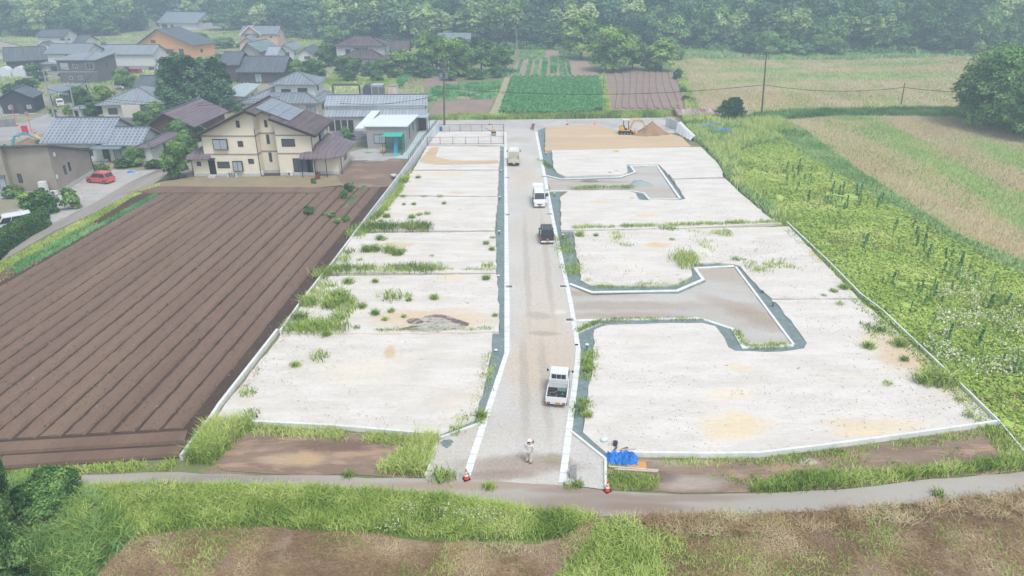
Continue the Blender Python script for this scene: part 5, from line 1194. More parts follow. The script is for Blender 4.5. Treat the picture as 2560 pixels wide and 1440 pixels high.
for i in range(16):
    X_ = -202+i*2.2+rf.uniform(-1, 1); Y_ = 314+(i % 4)*9+rf.uniform(-2, 2); kd = ['broad0','bamboo1','broad3','broad1','bamboo2'][i % 5]
    tree(kd, X_, Y_, float(terr(X_, Y_))-.3, rf.uniform(11, 15), rf.uniform(8.5, 11), 'hazy tree at the foot of the wood behind the upper farmhouses', 'tree', 'hazy trees behind the upper farmhouses')
# shrubs near the houses
for i, (k_, x_, y_, h_, w_) in enumerate([('m',130,292,20,22),('d',160,196,26,40),('m',60,225,26,60),('m',20,240,28,50),('d',75,190,34,50),('m',95,205,26,40),('l',70,165,14,30),
    ('d',700,205,18,40),('m',920,192,34,50),('m',870,205,30,50),('m',940,205,28,46),('m',985,196,24,44),('m',1060,196,26,60),('m',1120,203,22,50),('m',1190,200,26,60),('m',1240,196,30,40),
    ('d',540,335,24,24),('m',1695,200,26,30),('m',1708,232,14,20),('m',1715,252,12,22),('m',1640,180,20,36),('d',830,355,16,26),('m',600,120,12,34),('m',660,150,12,30),('m',545,150,14,34)]):
    shrub(k_, x_, y_, h_, w_, 'leafy shrub in the gardens and hedgerows beyond the plots', 'garden shrubs beyond the plots')
for (k_, x_, y_, h_, w_, l_) in [('d',25,500,34,60,'dark shrub at the left edge below the taupe building'),('l',62,520,36,60,'bright light green shrub below the taupe building'),('m',85,545,60,86,'big grey green bush at the end of the clipped hedge'),
    ('d',100,505,34,40,'dark shrub beside the air conditioner'),('m',125,535,46,46,'bright green shrub by the lilac hydrangea'),('d',172,528,60,54,'tall dark shrub with lilac hydrangea flowers'),
    ('l',240,425,16,18,'yellow clipped shrub, left of the pair by the house garden'),('l',268,430,20,18,'yellow cloud-clipped shrub, right of the pair by the garden'),('d',252,432,22,34,'dark shrub between the yellow ones'),
    ('m',300,422,20,60,'low flowering border in front of the white tiled house'),('m',380,425,22,56,'green border shrub at the gravel yard'),
    ('d',862,372,32,34,'clipped shrub at the front end of the driveway hedge'),('d',872,352,26,34,'clipped shrub in the middle of the driveway hedge'),('d',862,338,22,30,'clipped shrub at the back end of the driveway hedge'),
    ('d',770,540,24,34,'grey green bush standing in the ploughed field'),('d',808,542,10,16,'small dark bush left in the row of clipped bushes'),('d',828,546,14,28,'dark round bush in the row of clipped bushes'),('l',842,560,12,26,'light green bush before the row of clipped bushes'),('d',865,558,20,24,'dark round bush right in the row of clipped bushes'),
    ('m',783,460,14,18,'small weed bush below the cream house'),
    ('m',870,485,26,26,'climbing bean plants, back end of the row'),('m',860,500,24,26,'climbing bean plants, front end of the row'),('d',880,475,20,16,'dark bush behind the bean plants'),
    ('m',125,1280,100,140,'dark wild bush at the lower left corner'),('m',60,1330,110,150,'dense green bush at the left edge, lower corner')]:
    shrub(k_, x_, y_, h_, w_, l_)
# big conifers cut by the left edge (near)
for (x_, yb_, yt_, w_, l_) in [(-30,1390,1035,190,'dark conifer at the left edge above the track'),(0,1560,1220,220,'dark conifer crown filling the lower left edge')]:
    ptree('fine0', x_, yb_, yt_, w_, l_)
# clipped hedge at lower left
hp = [(-60,690),(0,630),(60,590),(112,562)]
gl = [G(*p) for p in hp]; pts = []
rg = np.random.default_rng(8); C = []; Nn = []
for a, b in zip(gl[:-1], gl[1:]):
    L = (b-a).length; k = int(L*1500); t_ = rg.random(k); w_ = rg.uniform(-.8, .8, k); zz = rg.uniform(0, 1.7, k); face = rg.random(k)
    d = (b-a).normalized(); nv = Vector((-d.y, d.x, 0))
    top = face < .4; side = np.where(face < .7, -1, 1); w_ = np.where(top, w_, side*.85); zz = np.where(top, 1.7, zz)
    P = np.array(a)[None]*(1-t_[:, None])+np.array(b)[None]*t_[:, None]+np.array(nv)[None]*w_[:, None]+rg.normal(size=(k, 3))*.06; P[:, 2] += zz
    nn = np.where(top[:, None], np.array([0,0,1.]), np.array(nv)[None]*side[:, None])+rg.normal(size=(k, 3))*.5
    C.append(P); Nn.append(nn/np.linalg.norm(nn, axis=1, keepdims=True))
C = np.concatenate(C); me = quads_mesh('hedge', C, np.concatenate(Nn), rg.uniform(.1, .2, len(C)), np.clip(.35+rg.normal(size=len(C))*.15, 0, 1), rg=rg)
tag(link('hedge', me, M['leaf_dark']), 'long clipped dark green hedge along the farm path, left edge', 'hedge')
# ---------------- grass, crops, weeds ----------------
def pip(poly, x, y):
    inside = np.zeros(len(x), bool); n = len(poly); j = n-1
    for i in range(n):
        xi, yi = poly[i][0], poly[i][1]; xj, yj = poly[j][0], poly[j][1]
        c = ((yi > y) != (yj > y)) & (x < (xj-xi)*(y-yi)/((yj-yi) if yj != yi else 1e-9)+xi)
        inside ^= c; j = i
    return inside
def pts_in(px, dens, rg, world=False, keep=None):
    poly = [(p[0], p[1]) for p in (px if world else [G(*p) for p in px])]
    xs_ = [p[0] for p in poly]; ys_ = [p[1] for p in poly]
    A = (max(xs_)-min(xs_))*(max(ys_)-min(ys_)); k = int(A*dens)
    x = rg.uniform(min(xs_), max(xs_), k); y = rg.uniform(min(ys_), max(ys_), k); m = pip(poly, x, y); x, y = x[m], y[m]
    # drop what the camera can never see
    u = x/(y*cp+CH*sp)*F+1280; m = (u > -150) & (u < 2710); x, y = x[m], y[m]
    v = 720+F*((CH*cp-y*sp)/(y*cp+CH*sp)); m = v < 1560; x, y = x[m], y[m]
    if keep is not None: m = keep(x, y, rg); x, y = x[m], y[m]
    return x, y
def blades(name, x, y, z, h, w, lean, tint, mat, rg, bent=True):
    n = len(x); z = np.broadcast_to(z, n); h = np.broadcast_to(h, n); w = np.broadcast_to(w, n)
    a = rg.uniform(0, 2*np.pi, n); b = rg.uniform(0, 2*np.pi, n); dx, dy = np.cos(a)*w/2, np.sin(a)*w/2
    lx, ly = np.cos(b)*h*lean*rg.uniform(.3, 1.2, n), np.sin(b)*h*lean*rg.uniform(.3, 1.2, n)
    P0 = np.stack([x-dx, y-dy, z], 1); P1 = np.stack([x+dx, y+dy, z], 1)
    if bent:
        P2 = np.stack([x+lx*.35+dx*.8, y+ly*.35+dy*.8, z+h*.65], 1); P3 = np.stack([x+lx*.35-dx*.8, y+ly*.35-dy*.8, z+h*.65], 1)
        P4 = np.stack([x+lx, y+ly, z+h*.95], 1); V = np.stack([P0, P1, P2, P3, P4], 1).reshape(-1, 3); nv = 5
        o = (np.arange(n)*5)[:, None]; L = np.concatenate([o+np.array([0,1,2,3]), o+np.array([3,2,4])], 1).ravel()
        tot = np.tile([4, 3], n); st_ = np.concatenate([[0], np.cumsum(tot)[:-1]]); tt = np.repeat(tint, 2)
    else:
        P2 = np.stack([x+lx, y+ly, z+h], 1); V = np.stack([P0, P1, P2], 1).reshape(-1, 3)
        L = np.arange(3*n); tot = np.full(n, 3); st_ = np.arange(0, 3*n, 3); tt = tint
    me = bpy.data.meshes.new(name); me.vertices.add(len(V)); me.vertices.foreach_set('co', V.astype(np.float32).ravel())
    me.loops.add(len(L)); me.loops.foreach_set('vertex_index', L.astype(np.int32))
    me.polygons.add(len(tot)); me.polygons.foreach_set('loop_start', st_.astype(np.int32)); me.polygons.foreach_set('loop_total', tot.astype(np.int32))
    me.update(calc_edges=True); at = me.attributes.new('tint', 'FLOAT', 'FACE'); at.data.foreach_set('value', tt.astype(np.float32))
    me.materials.append(mat); return me
def lay(name, label, px, dens, h, w, mat, seed, lean=.5, z=0.0, hvar=.4, clump=2.0, thr=0.0, tb=.5, tv=.5, bent=True, world=False, kind='stuff', soft=.12):
    rg = np.random.default_rng(seed)
    x, y = pts_in(px, dens, rg, world)
    c = fbm(x, y, clump, seed)
    if thr > 0:
        m = c+rg.normal(size=len(x))*.05 > thr; x, y, c = x[m], y[m], c[m]
    x = x+rg.normal(size=len(x))*soft; y = y+rg.normal(size=len(x))*soft
    hh_ = h*(1-hvar+2*hvar*c)*rg.uniform(.6, 1.25, len(x))
    t = np.clip(tb+(fbm(x, y, clump*1.7, seed+4)-.5)*tv*2+rg.normal(size=len(x))*.12, 0, 1)
    o = link(name, blades(name, x, y, z, hh_, w, lean, t, mat, rg, bent), []); return tag(o, label, None, None, kind)
def band(pts, w0, w1, z=0):
    """px polyline -> world polygon"""
    P = [G(x, y, z) for x, y in pts]; P = [Vector((p.x, p.y, 0)) for p in P]; return [(p.x, p.y) for p in offset_line(P, w0, w1)]
Gm, Gy, Gs = M['grass'], M['grass_y'], M['straw']
# foreground bank
lay('grass', 'rough green grass covering the bank below the dirt track', [(240,1400),(300,1350),(480,1318),(700,1316),(1150,1346),(1400,1345),(1500,1292),(1340,1282),(1240,1270),(1100,1246),(800,1228),(420,1220),(190,1222),(60,1290),(120,1440)], 330, .50, .055, Gm, 1, lean=.9, clump=1.3, tb=.5)
lay('grass', 'paler arching grass along the upper edge of the bank', [(230,1224),(420,1218),(800,1226),(1100,1244),(1240,1268),(1330,1282),(1300,1300),(800,1262),(420,1256),(250,1262)], 260, .55, .05, Gy, 2, lean=1.0, clump=1.1, tb=.62)
lay('grass', 'tall weeds and grass in the lower left corner', [(-120,1215),(190,1222),(260,1260),(330,1345),(230,1440),(180,1540),(-200,1540)], 260, .75, .08, M['weed_dk'], 3, lean=.9, clump=1.6, tb=.6)
lay('grass', 'yellow-green weeds in the lower left corner', [(60,1260),(280,1250),(330,1330),(250,1400),(200,1540),(60,1540)], 120, .8, .07, Gy, 4, lean=.9, clump=1.3, thr=.48, tb=.6)
lay('straw', 'dry straw lying over the brown field at the bottom', [(230,1560),(260,1400),(330,1348),(480,1322),(700,1320),(1000,1348),(1350,1360),(1480,1295),(1700,1290),(2000,1283),(2300,1260),(2700,1215),(2700,1560)], 200, .15, .035, Gs, 5, lean=2.6, clump=1.2, thr=.30, tb=.42, tv=.8)
lay('straw', 'bleached dead grass piled along the lower edge of the track', [(1560,1292),(1700,1291),(2000,1283),(2300,1261),(2600,1226),(2600,1290),(2300,1310),(2000,1335),(1700,1345),(1560,1330)], 220, .34, .04, Gs, 6, lean=1.6, clump=.9, thr=.40, tb=.62, tv=.7)
lay('grass', 'green weeds scattered over the brown field at the bottom', [(230,1560),(260,1400),(330,1348),(480,1322),(700,1320),(1000,1348),(1350,1360),(1480,1295),(1700,1290),(2000,1283),(2300,1260),(2700,1215),(2700,1560)], 110, .2, .045, Gm, 7, lean=1.1, clump=1.8, thr=.56, tb=.45, soft=.3)
lay('grass', 'bright green weed patch at the bottom centre right', [(1500,1310),(1570,1300),(1640,1350),(1660,1440),(1600,1540),(1320,1540),(1400,1440),(1460,1380)], 260, .45, .06, Gm, 8, lean=.9, clump=1.0, thr=.32, tb=.6)
lay('grass', 'yellowish weeds at the bottom centre right', [(1500,1320),(1680,1330),(1760,1440),(1700,1540),(1420,1540)], 120, .4, .05, Gy, 9, lean=.9, clump=1.0, thr=.46, tb=.6)
# tall grass by the kerbs and the track
lay('tall_grass', 'tall arching green grass at the corner of the nearest left plot', [(528,1058),(640,1072),(600,1095),(555,1140),(530,1162),(470,1160),(500,1100)], 300, 1.0, .06, Gm, 10, lean=.8, clump=1.0, tb=.58)
lay('tall_grass', 'tall green grass beside the left gravel apron', [(1094,1100),(1062,1192),(940,1185),(960,1168),(1020,1135),(1050,1100)], 300, .85, .055, Gm, 11, lean=.8, clump=1.0, tb=.6)
lay('grass', 'narrow grass strip under the kerb of the nearest left plot', band([(620,1062),(830,1074),(1093,1098)], -.1, -1.1), 160, .4, .05, Gm, 12, lean=.9, world=True, thr=.30)
lay('tall_grass', 'tall green grass beside the right traffic cone', [(1518,1186),(1600,1190),(1650,1200),(1640,1222),(1580,1226),(1518,1222)], 240, .42, .05, Gm, 13, lean=.9, tb=.58)
lay('tall_grass', 'thick belt of tall green grass above the track on the right', [(1870,1230),(1900,1212),(1990,1188),(2100,1186),(2300,1176),(2440,1162),(2600,1136),(2600,1172),(2330,1194),(2100,1221),(1950,1232)], 230, .6, .055, Gm, 14, lean=.8, clump=1.2, tb=.6)
lay('grass', 'sparse weeds on the brown strip right of the road', [(1514,1150),(1895,1153),(2500,1075),(2600,1140),(2330,1194),(1850,1230),(1516,1222)], 110, .18, .05, Gm, 15, lean=.9, clump=1.6, thr=.62)
lay('grass', 'weeds along the foot of the lower right kerb', band([(1650,1146),(1894,1146),(2303,1094),(2500,1066)], -.1, -.8), 120, .25, .05, Gm, 16, world=True, thr=.42, clump=1.2)
lay('grass', 'patchy green and yellow verge between ploughed field and track', [(-120,1215),(60,1203),(200,1184),(430,1176),(440,1152),(200,1170),(-120,1195)], 200, .28, .06, Gy, 17, lean=.9, thr=.33, tb=.5)
lay('grass', 'yellow-green verge along the farm path', [(-100,705),(0,660),(239,534),(330,486),(400,458),(396,468),(330,494),(245,548),(0,682),(-100,735)], 110, .25, .08, Gy, 18, tb=.6)
lay('straw', 'dry weeds beside the onion rows', [(-100,740),(0,684),(245,550),(240,572),(150,628),(0,708),(-100,760)], 80, .2, .07, Gs, 19, lean=1.2, thr=.4)
for i, (a, b) in enumerate([((20,676),(232,562)), ((34,684),(392,488))]):
    o = lay('onion_row', ['row of blue-green onions along the field edge, left one', 'row of blue-green onions along the field edge, right one'][i], band([a, b], -.28, .28), 150, .38, .07, M['crop'], 20+i, lean=.3, world=True, tb=.62, kind=None)
    o['category'] = 'crop row'
o = lay('onion_row', 'short row of green seedlings near the bean plants', band([(862,522),(912,466)], -.2, .2), 150, .25, .07, M['crop'], 23, lean=.3, world=True, tb=.6, kind=None); o['category'] = 'crop row'
lay('straw', 'dead vines along the outside of the white wall', band([(990,470),(925,560),(880,610),(700,836),(560,1010)], .2, .9), 60, .25, .08, Gs, 24, world=True, thr=.35, lean=1.2)
# plot dividers
def div(pts, w, h, lab, seed, thr=.25, dens=170, tb=.5, m=None, z=.3): return lay('grass_strip', lab, band(pts, -w*.75, w*.75), dens*.75, h*.85, .055, m or Gm, seed, lean=.8, world=True, thr=max(thr, .33), clump=1.1, z=z, tb=tb, soft=min(.35, w*.35), hvar=.7)
div([(880,598),(930,578),(1075,578)], 1.3, .75, 'thick weeds at the left end of the plot edge by the white wall', 30, .2, 150, .42)
div([(1070,577),(1236,577)], .15, .2, 'thin grass line between two left plots', 31, .3)
div([(795,700),(830,684),(1100,680)], 1.0, .7, 'thick grass line between the weedy plots', 32, .22, 150, .5)
div([(1080,682),(1240,683)], .3, .3, 'thin end of the grass line between the weedy plots', 33, .1, 200, .6)
div([(722,828),(860,832)], .9, .75, 'tall grass at the left end of the edge above the nearest plot', 34, .15, 170, .55)
div([(940,834),(1232,829)], .28, .35, 'grass line along the edge above the nearest left plot', 35, .2, 220, .55, z=.15)
div([(1420,577),(1560,573),(1920,562),(1965,560)], .42, .5, 'grass line across the right plots', 36, .15, 170, .5)
div([(1420,478),(1500,474),(1590,474)], .5, .45, 'grass along the near edge of the far side road', 37, .38, 170, .5)
div([(1460,705),(1500,718),(1600,718),(1690,714),(1725,700)], .5, .35, 'grass on the stone strip above the near side road', 38, .3, 170, .55, z=.07)
div([(1440,830),(1500,806),(1600,800),(1760,800)], .3, .3, 'grass along the lower kerb of the near side road', 39, .3, 200, .55, z=.07)
div([(1870,872),(1965,866)], .35, .35, 'grass at the foot of the turning place', 40, .3, 240, .6, z=.1)
div([(1838,830),(1862,868)], .35, .3, 'grass along the inner kerb corner of the turning place', 41, .35, 200, .5, z=.07)
div([(1930,749),(2145,748)], .12, .15, 'thin dark grass line between two right plots', 42, .2, 200, .35, z=.15)
div([(1740,664),(1830,660)], .25, .3, 'grass tufts above the turning place kerb', 43, .45, 240, .6, z=.07)
div([(1400,590),(1420,640),(1440,690)], 1.1, .35, 'grass patches on the stone strip right of the road', 44, .44, 130, .5, z=.07)
div([(1466,850),(1478,880),(1462,1000),(1450,1050)], .6, .3, 'small grass patches on the stone strip by the near plot', 45, .52, 200, .55, z=.07)
div([(1215,930),(1228,880),(1200,1010),(1150,1065)], .7, .3, 'small grass patches on the stone strip left of the road', 46, .5, 200, .55, z=.07)
div([(1350,400),(1385,430),(1450,443)], .5, .3, 'grass along the far stone strip', 47, .5, 150, .5, z=.07)
lay('grass', 'weeds spreading over the left end of the cracked plot', [(715,835),(765,748),(812,705),(850,720),(900,770),(850,832)], 60, .4, .06, Gm, 48, z=.3, thr=.54, clump=2.2)
lay('grass', 'weeds along the foot of the white wall', band([(900,572),(935,548),(984,490),(1015,440)], -.1, -1.0), 110, .5, .07, Gm, 49, world=True, z=.42, thr=.40)
lay('grass', 'weeds at the right margin of the largest plot', [(2140,750),(2250,838),(2400,965),(2440,1010),(2350,990),(2260,930),(2180,850),(2100,760)], 50, .22, .06, Gm, 50, z=.14, thr=.56, clump=2.5)
lay('grass', 'sparse weeds over the plot above the near side road', [(1440,590),(1960,570),(2130,740),(1900,720),(1850,660),(1740,655),(1700,690),(1480,700)], 60, .3, .06, Gm, 51, z=.24, thr=.70, clump=3)
lay('grass', 'big weed clump above the turning place', [(1690,652),(1708,636),(1728,648),(1734,665),(1715,680)], 110, .7, .055, Gm, 52, z=.24, tb=.5, soft=.5, lean=.9)
# right hand weed belt
BELT = [(1700,288),(1760,290),(1800,300),(1950,300),(1990,330),(2010,345),(1960,350),(1850,378),(1835,420),(1885,480),(1970,556),(1925,548),(1850,482),(1812,440),(1795,405),(1755,365),(1725,340)]
lay('weeds', 'tall mixed weeds between the plots and the fields on the right', BELT, 60, .75, .12, M['weed_dk'], 60, lean=.7, clump=4, tb=.72)
lay('weeds', 'pale seed-headed grass in the right hand weed belt', BELT, 26, 1.2, .09, Gy, 61, lean=.4, clump=5, thr=.48, tb=.75)
lay('weeds', 'green weeds along the thin right kerb, inner side', band([(1965,562),(2072,664),(2150,745),(2250,829),(2330,905)], .0, .6), 70, .25, .06, Gm, 62, world=True, thr=.5, z=.2)
lay('weeds', 'green weeds along the thin right kerb, field side', band([(1965,556),(2072,657),(2150,737),(2250,821),(2404,967),(2563,1138)], -.1, 1.3)if False else band([(2563,1138),(2404,967),(2250,821),(2150,737),(2072,657),(1965,556)], .1, 1.5), 110, .3, .06, Gy, 63, world=True, thr=.2, tb=.55)
lay('weeds', 'bright grass at the lower right corner of the plots', [(2515,1085),(2540,1090),(2600,1140),(2600,1160),(2500,1150)], 160, .3, .06, Gm, 64, tb=.65)
YG = [(1840,420),(1855,375),(1960,348),(2030,400),(2200,502),(2400,612),(2560,692),(2700,760),(2700,1180),(2560,1128),(2498,1062),(2250,835),(2148,745),(1968,556),(1888,480)]
rg = np.random.default_rng(65); x, y = pts_in(YG, 60, rg); c = fbm(x, y, 2.5, 65); m = c > .26; x, y, c = x[m], y[m], c[m]; n = len(x)
nn = rg.normal(size=(n, 3))*.5; nn[:, 2] += 1; nn /= np.linalg.norm(nn, axis=1, keepdims=True)
me = quads_mesh('ground_cover', np.stack([x, y, .05+.35*(c-.26)+rg.uniform(0, .22, n)], 1), nn, rg.uniform(.12, .28, n), np.clip(.52+(fbm(x, y, 5, 66)-.5)*.8+rg.normal(size=n)*.13, 0, 1), rg=rg)
tag(link('ground_cover', me, Gy), 'bright yellow-green creeping weeds covering the right hand field', None, None, 'stuff')
lay('weeds', 'darker green margin between yellow-green field and grain field', [(1960,350),(2010,325),(2150,430),(2400,592),(2700,715),(2700,790),(2560,700),(2200,508),(2030,405)], 70, .45, .1, M['weed_dk'], 67, lean=.8, clump=3, tb=.8)
lay('weeds', 'hedge-like weeds between the two grain fields', [(1860,300),(1900,284),(2100,276),(2395,272),(2420,292),(2100,290),(1960,300)], 40, .9, .18, M['weed_dk'], 68, tb=.5, bent=False)
lay('weeds', 'brown dead stalks scattered in the yellow-green field', YG, 10, .35, .1, Gs, 69, lean=1, thr=.58, clump=3)
rg = np.random.default_rng(70); x, y = pts_in([(2330,720),(2400,680),(2560,760),(2620,900),(2560,960),(2400,950),(2300,880),(2340,800)], 22, rg); c = fbm(x, y, 2.2, 70); m = c > .52; x, y = x[m], y[m]; n = len(x)
nn = rg.normal(size=(n, 3)); nn /= np.linalg.norm(nn, axis=1, keepdims=True)
me = quads_mesh('white_flowers', np.stack([x, y, .55+rg.uniform(-.25, .35, n)], 1), nn, rg.uniform(.07, .18, n), rg.uniform(.2, .9, n), rg=rg)
tag(link('white_flowers', me, M['flower']), 'white fleabane flowers massed in the yellow-green field', None, None, 'stuff')
lay('weeds', 'grey-green stems under the white flowers', [(2330,720),(2400,680),(2560,760),(2620,900),(2560,960),(2400,950),(2300,880),(2340,800)], 45, .5, .07, Gy, 71, thr=.4, clump=2.2, tb=.5)
rg = np.random.default_rng(72); C = []
for (px_, py_) in [(240,1290),(225,1312),(1110,1295),(1150,1305),(1195,1300),(1025,1285),(980,1328),(1230,1306)]:
    g_ = G(px_, py_); k = 60; C.append(np.stack([g_.x+rg.normal(size=k)*.35, g_.y+rg.normal(size=k)*.3, .5+rg.uniform(-.1, .2, k)], 1))
C = np.concatenate(C); nn = rg.normal(size=C.shape); nn /= np.linalg.norm(nn, axis=1, keepdims=True)
tag(link('white_flowers', quads_mesh('white_flowers', C, nn, rg.uniform(.05, .09, len(C)), rg.uniform(.3, .9, len(C)), rg=rg), M['flower']), 'small white flowers dotted on the foreground bank', None, None, 'stuff')
g_ = G(180, 520); k = 160; C = np.stack([g_.x+rg.normal(size=k)*.6, g_.y+.6+rg.normal(size=k)*.3, .9+rg.normal(size=k)*.45], 1); nn = rg.normal(size=C.shape); nn /= np.linalg.norm(nn, axis=1, keepdims=True)
tag(link('hydrangea_blooms', quads_mesh('hydrangea_blooms', C, nn, rg.uniform(.1, .2, len(C)), rg.uniform(.3, .9, len(C)), rg=rg), M['flower_l']), 'lilac hydrangea blooms in front of the tall dark shrub', None, None, 'stuff')
# grain fields: stalks take brown or green from the same drifts as the ground
def grain(name, label, px, dens, h, w, seed, blobs, ang):
    rg = np.random.default_rng(seed); x, y = pts_in(px, dens, rg)
    xr = x*math.cos(ang)+y*math.sin(ang); yr = -x*math.sin(ang)+y*math.cos(ang)
    g_ = fbm(x*1.5, y*.35, 9, seed)
    green = g_ > .64+rg.normal(size=len(x))*.13
    for bl in blobs:
        if bl[4][1:3] >= 'a0': continue
        c_ = G(bl[0], bl[1]); a_ = bl[6] if len(bl) > 6 else 0
        X = (x-c_.x)*math.cos(a_)+(y-c_.y)*math.sin(a_); Y = -(x-c_.x)*math.sin(a_)+(y-c_.y)*math.cos(a_)
        green |= (np.hypot(X/bl[2], Y/bl[3])+rg.normal(size=len(x))*.28+(fbm(x, y, 6, seed+1)-.5)*.9) < .8
    for nm, mm, mt, lb in (('grain', ~green, M['wheat'], label+', the brown stalks'), ('grass', green, M['grain_green'], label+', the green drifts')):
        X, Y = x[mm], y[mm]; t = np.clip(.5+(fbm(X, Y, 8, seed+3)-.5)*.9+rg.normal(size=len(X))*.16, 0, 1)
        tag(link(nm, blades(nm, X, Y, 0, h*rg.uniform(.6, 1.2, len(X)), w, .5, t, mt, rg, False), []), lb, None, None, 'stuff')
M['grain_green'] = leafmat('green_grain_leaf', '#8aac58', '#a6c66a', '#c4d88c', up=1.3)
grain('grain', 'stalks of the near grain field', [(1960,297),(2100,287),(2390,290),(2700,350),(2800,760),(2560,665),(2400,592),(2150,432),(2010,322)], 22, .42, .085, 80, WBL, .85)
grain('grain', 'stalks of the far grain field', [(1665,300),(1700,250),(1710,190),(1665,158),(1700,146),(1900,150),(2120,150),(2450,130),(2700,150),(2700,300),(2390,283),(2100,278),(1900,288)], 8, .45, .14, 83, [(1900,175,18,6,'#6f9f5a',.8,.2),(2150,190,35,9,'#86a862',.8,.1),(2250,160,20,6,'#7fa765',.8,.2),(1850,205,10,4,'#86a860',.7,.4)], .3)
# tall dark stalks in the yellow-green field (each one a plant)
M['weed_sp'] = leafmat('spire_leaf', '#3f6e3e', '#629452', '#8ab66c', up=1.0)
def spire_mesh(seed):
    rg = np.random.default_rng(seed); k = 90; z_ = rg.uniform(.05, 1, k); a = rg.uniform(0, 6.28, k); r_ = .06*(1.15-z_)*rg.uniform(.5, 1.2, k)+.03
    c = np.stack([np.cos(a)*r_, np.sin(a)*r_, z_], 1); nn = rg.normal(size=(k, 3)); nn /= np.linalg.norm(nn, axis=1, keepdims=True)
    me = quads_mesh('tall_weed', c, nn, rg.uniform(.06, .12, k), np.clip(.5+rg.normal(size=k)*.2, 0, 1), rg=rg); me.materials.append(M['weed_sp']); return me
SP = [spire_mesh(400+i) for i in range(3)]; rs = random.Random(9); k = 0
ZONE = [(2010,330,1.3),]; tries = 0
zp = [G(*p) for p in [(1940,430),(2010,420),(2200,510),(2330,590),(2540,760),(2560,960),(2420,900),(2250,760),(2150,660),(2040,560),(1960,470)]]; zp = [(p.x, p.y) for p in zp]
zx = [p[0] for p in zp]; zy = [p[1] for p in zp]
while k < 90 and tries < 4000:
    tries += 1; X = rs.uniform(min(zx), max(zx)); Y = rs.uniform(min(zy), max(zy))
    if not pip(zp, np.array([X]), np.array([Y]))[0] or vnoise(X, Y, 5, 33) < .42: continue
    o = bpy.data.objects.new('tall_weed', SP[k % 3]); COL.objects.link(o); s_ = rs.uniform(.9, 1.9); o.location = (X, Y, 0); o.scale = (s_*.9, s_*.9, s_)
    o.rotation_euler = (rs.uniform(-.12, .12), rs.uniform(-.12, .12), rs.uniform(0, 6)); tag(o, 'slim dark green stalk standing up from the yellow-green field', 'weed', 'dark stalks in the yellow-green field'); k += 1
# tufts on the pale plots
def tuft_mesh(seed, n=70, h=.55):
    rg = np.random.default_rng(seed); x = rg.normal(size=n)*.22; y = rg.normal(size=n)*.22
    return blades('weed_tuft', x, y, 0, h*rg.uniform(.4, 1.1, n), .05, .9, np.clip(.5+rg.normal(size=n)*.2, 0, 1), Gm, rg)
TM = [tuft_mesh(500+i, 60+50*i, .45+.1*i) for i in range(4)]
def tuft(px_, py_, s_, z, lab, grp=None):
    g_ = G(px_, py_, z); o = bpy.data.objects.new('weed_tuft', TM[int(px_) % 4]); COL.objects.link(o); o.location = g_; o.scale = (s_, s_, s_*.9); o.rotation_euler = (0, 0, px_)
    tag(o, lab, 'weed', grp)
for (a, b, s_) in [(800,893,1.5),(738,915,.8),(620,985,1.2),(628,1040,1.3),(815,838,.8)]: tuft(a, b, s_, .14, 'green weed tuft on the nearest left plot', 'weed tufts on the nearest left plot')
tuft(980,745,2.2,.3,'biggest solitary grass clump in the middle of the cracked plot')
for (a, b, s_) in [(870,708,1.1),(938,705,.7),(1020,740,1.0),(1022,752,.6),(1086,747,.9),(906,768,.9),(938,785,.9),(978,780,.7),(963,800,.5),(1010,793,.5),(892,820,.7),(830,765,1.8),(850,745,1.9),(800,812,1.8),(865,755,1.5),(750,800,1.6),(775,760,1.6),(845,800,1.3),(1215,698,.7),(1238,790,.5)]: tuft(a, b, s_, .3, 'weed tuft on the cracked left plot', 'weed tufts on the cracked left plot')
for (a, b, s_) in [(915,628,1.1),(938,626,1.4),(975,630,1.3),(995,636,1.1),(1008,628,.8),(950,598,1),(960,600,.9),(1080,640,.5),(1220,665,1.3),(1215,610,.6),(1230,625,.7),(860,650,1.6),(872,632,1.4),(900,650,.7),(1232,595,.7)]: tuft(a, b, s_, .4, 'weed tuft on the third left plot', 'weed tufts on the third left plot')
for (a, b, s_) in [(965,525,1.0),(967,543,.8),(1030,545,.9),(1048,538,.9),(1068,535,1),(1010,512,.5),(1034,512,.6),(1110,510,.6),(953,554,.7),(1045,445,.9),(1100,492,.9),(1008,492,.8),(1010,455,1.4),(1060,492,.6)]: tuft(a, b, s_, .45, 'weed tuft on the pale plots beside the white wall', 'weed tufts beside the white wall')
for (a, b, s_) in [(1540,381,1),(1470,400,.4),(1540,430,.8),(1525,434,.7),(1580,498,.6),(1450,590,1.2),(1660,572,1.3),(1680,574,1.2),(1490,590,.6),(1840,650,1.1),(1680,600,.7),(1860,650,.6),(2110,722,1.0),(2085,730,.8),(2060,740,.6),(2170,868,1),(2180,820,1.2),(2205,826,.9),(2250,862,1.3),(2262,900,.7),(2310,955,1.6),(2340,940,2.2),(2355,960,1.8),(2220,960,.8),(2100,760,.8),(1465,905,.9),(1470,925,.7),(1460,1008,1.1),(1470,1040,.7),(2400,1000,.7),(2420,1040,.8)]: tuft(a, b, s_, .2, 'weed tuft growing on the right hand plots', 'weed tufts on the right plots')
for (a, b, s_) in [(1202,1042,1.0),(1200,1058,.8),(1140,1078,1.1),(1105,1195,1.4),(1128,1192,.9),(1420,1217,.8),(1445,1213,.8),(1222,1220,.8),(2345,1238,.9),(870,1190,.7)]: tuft(a, b, s_, .06, 'weed tuft at the edge of the gravel road mouth', 'weed tufts at the road mouth')
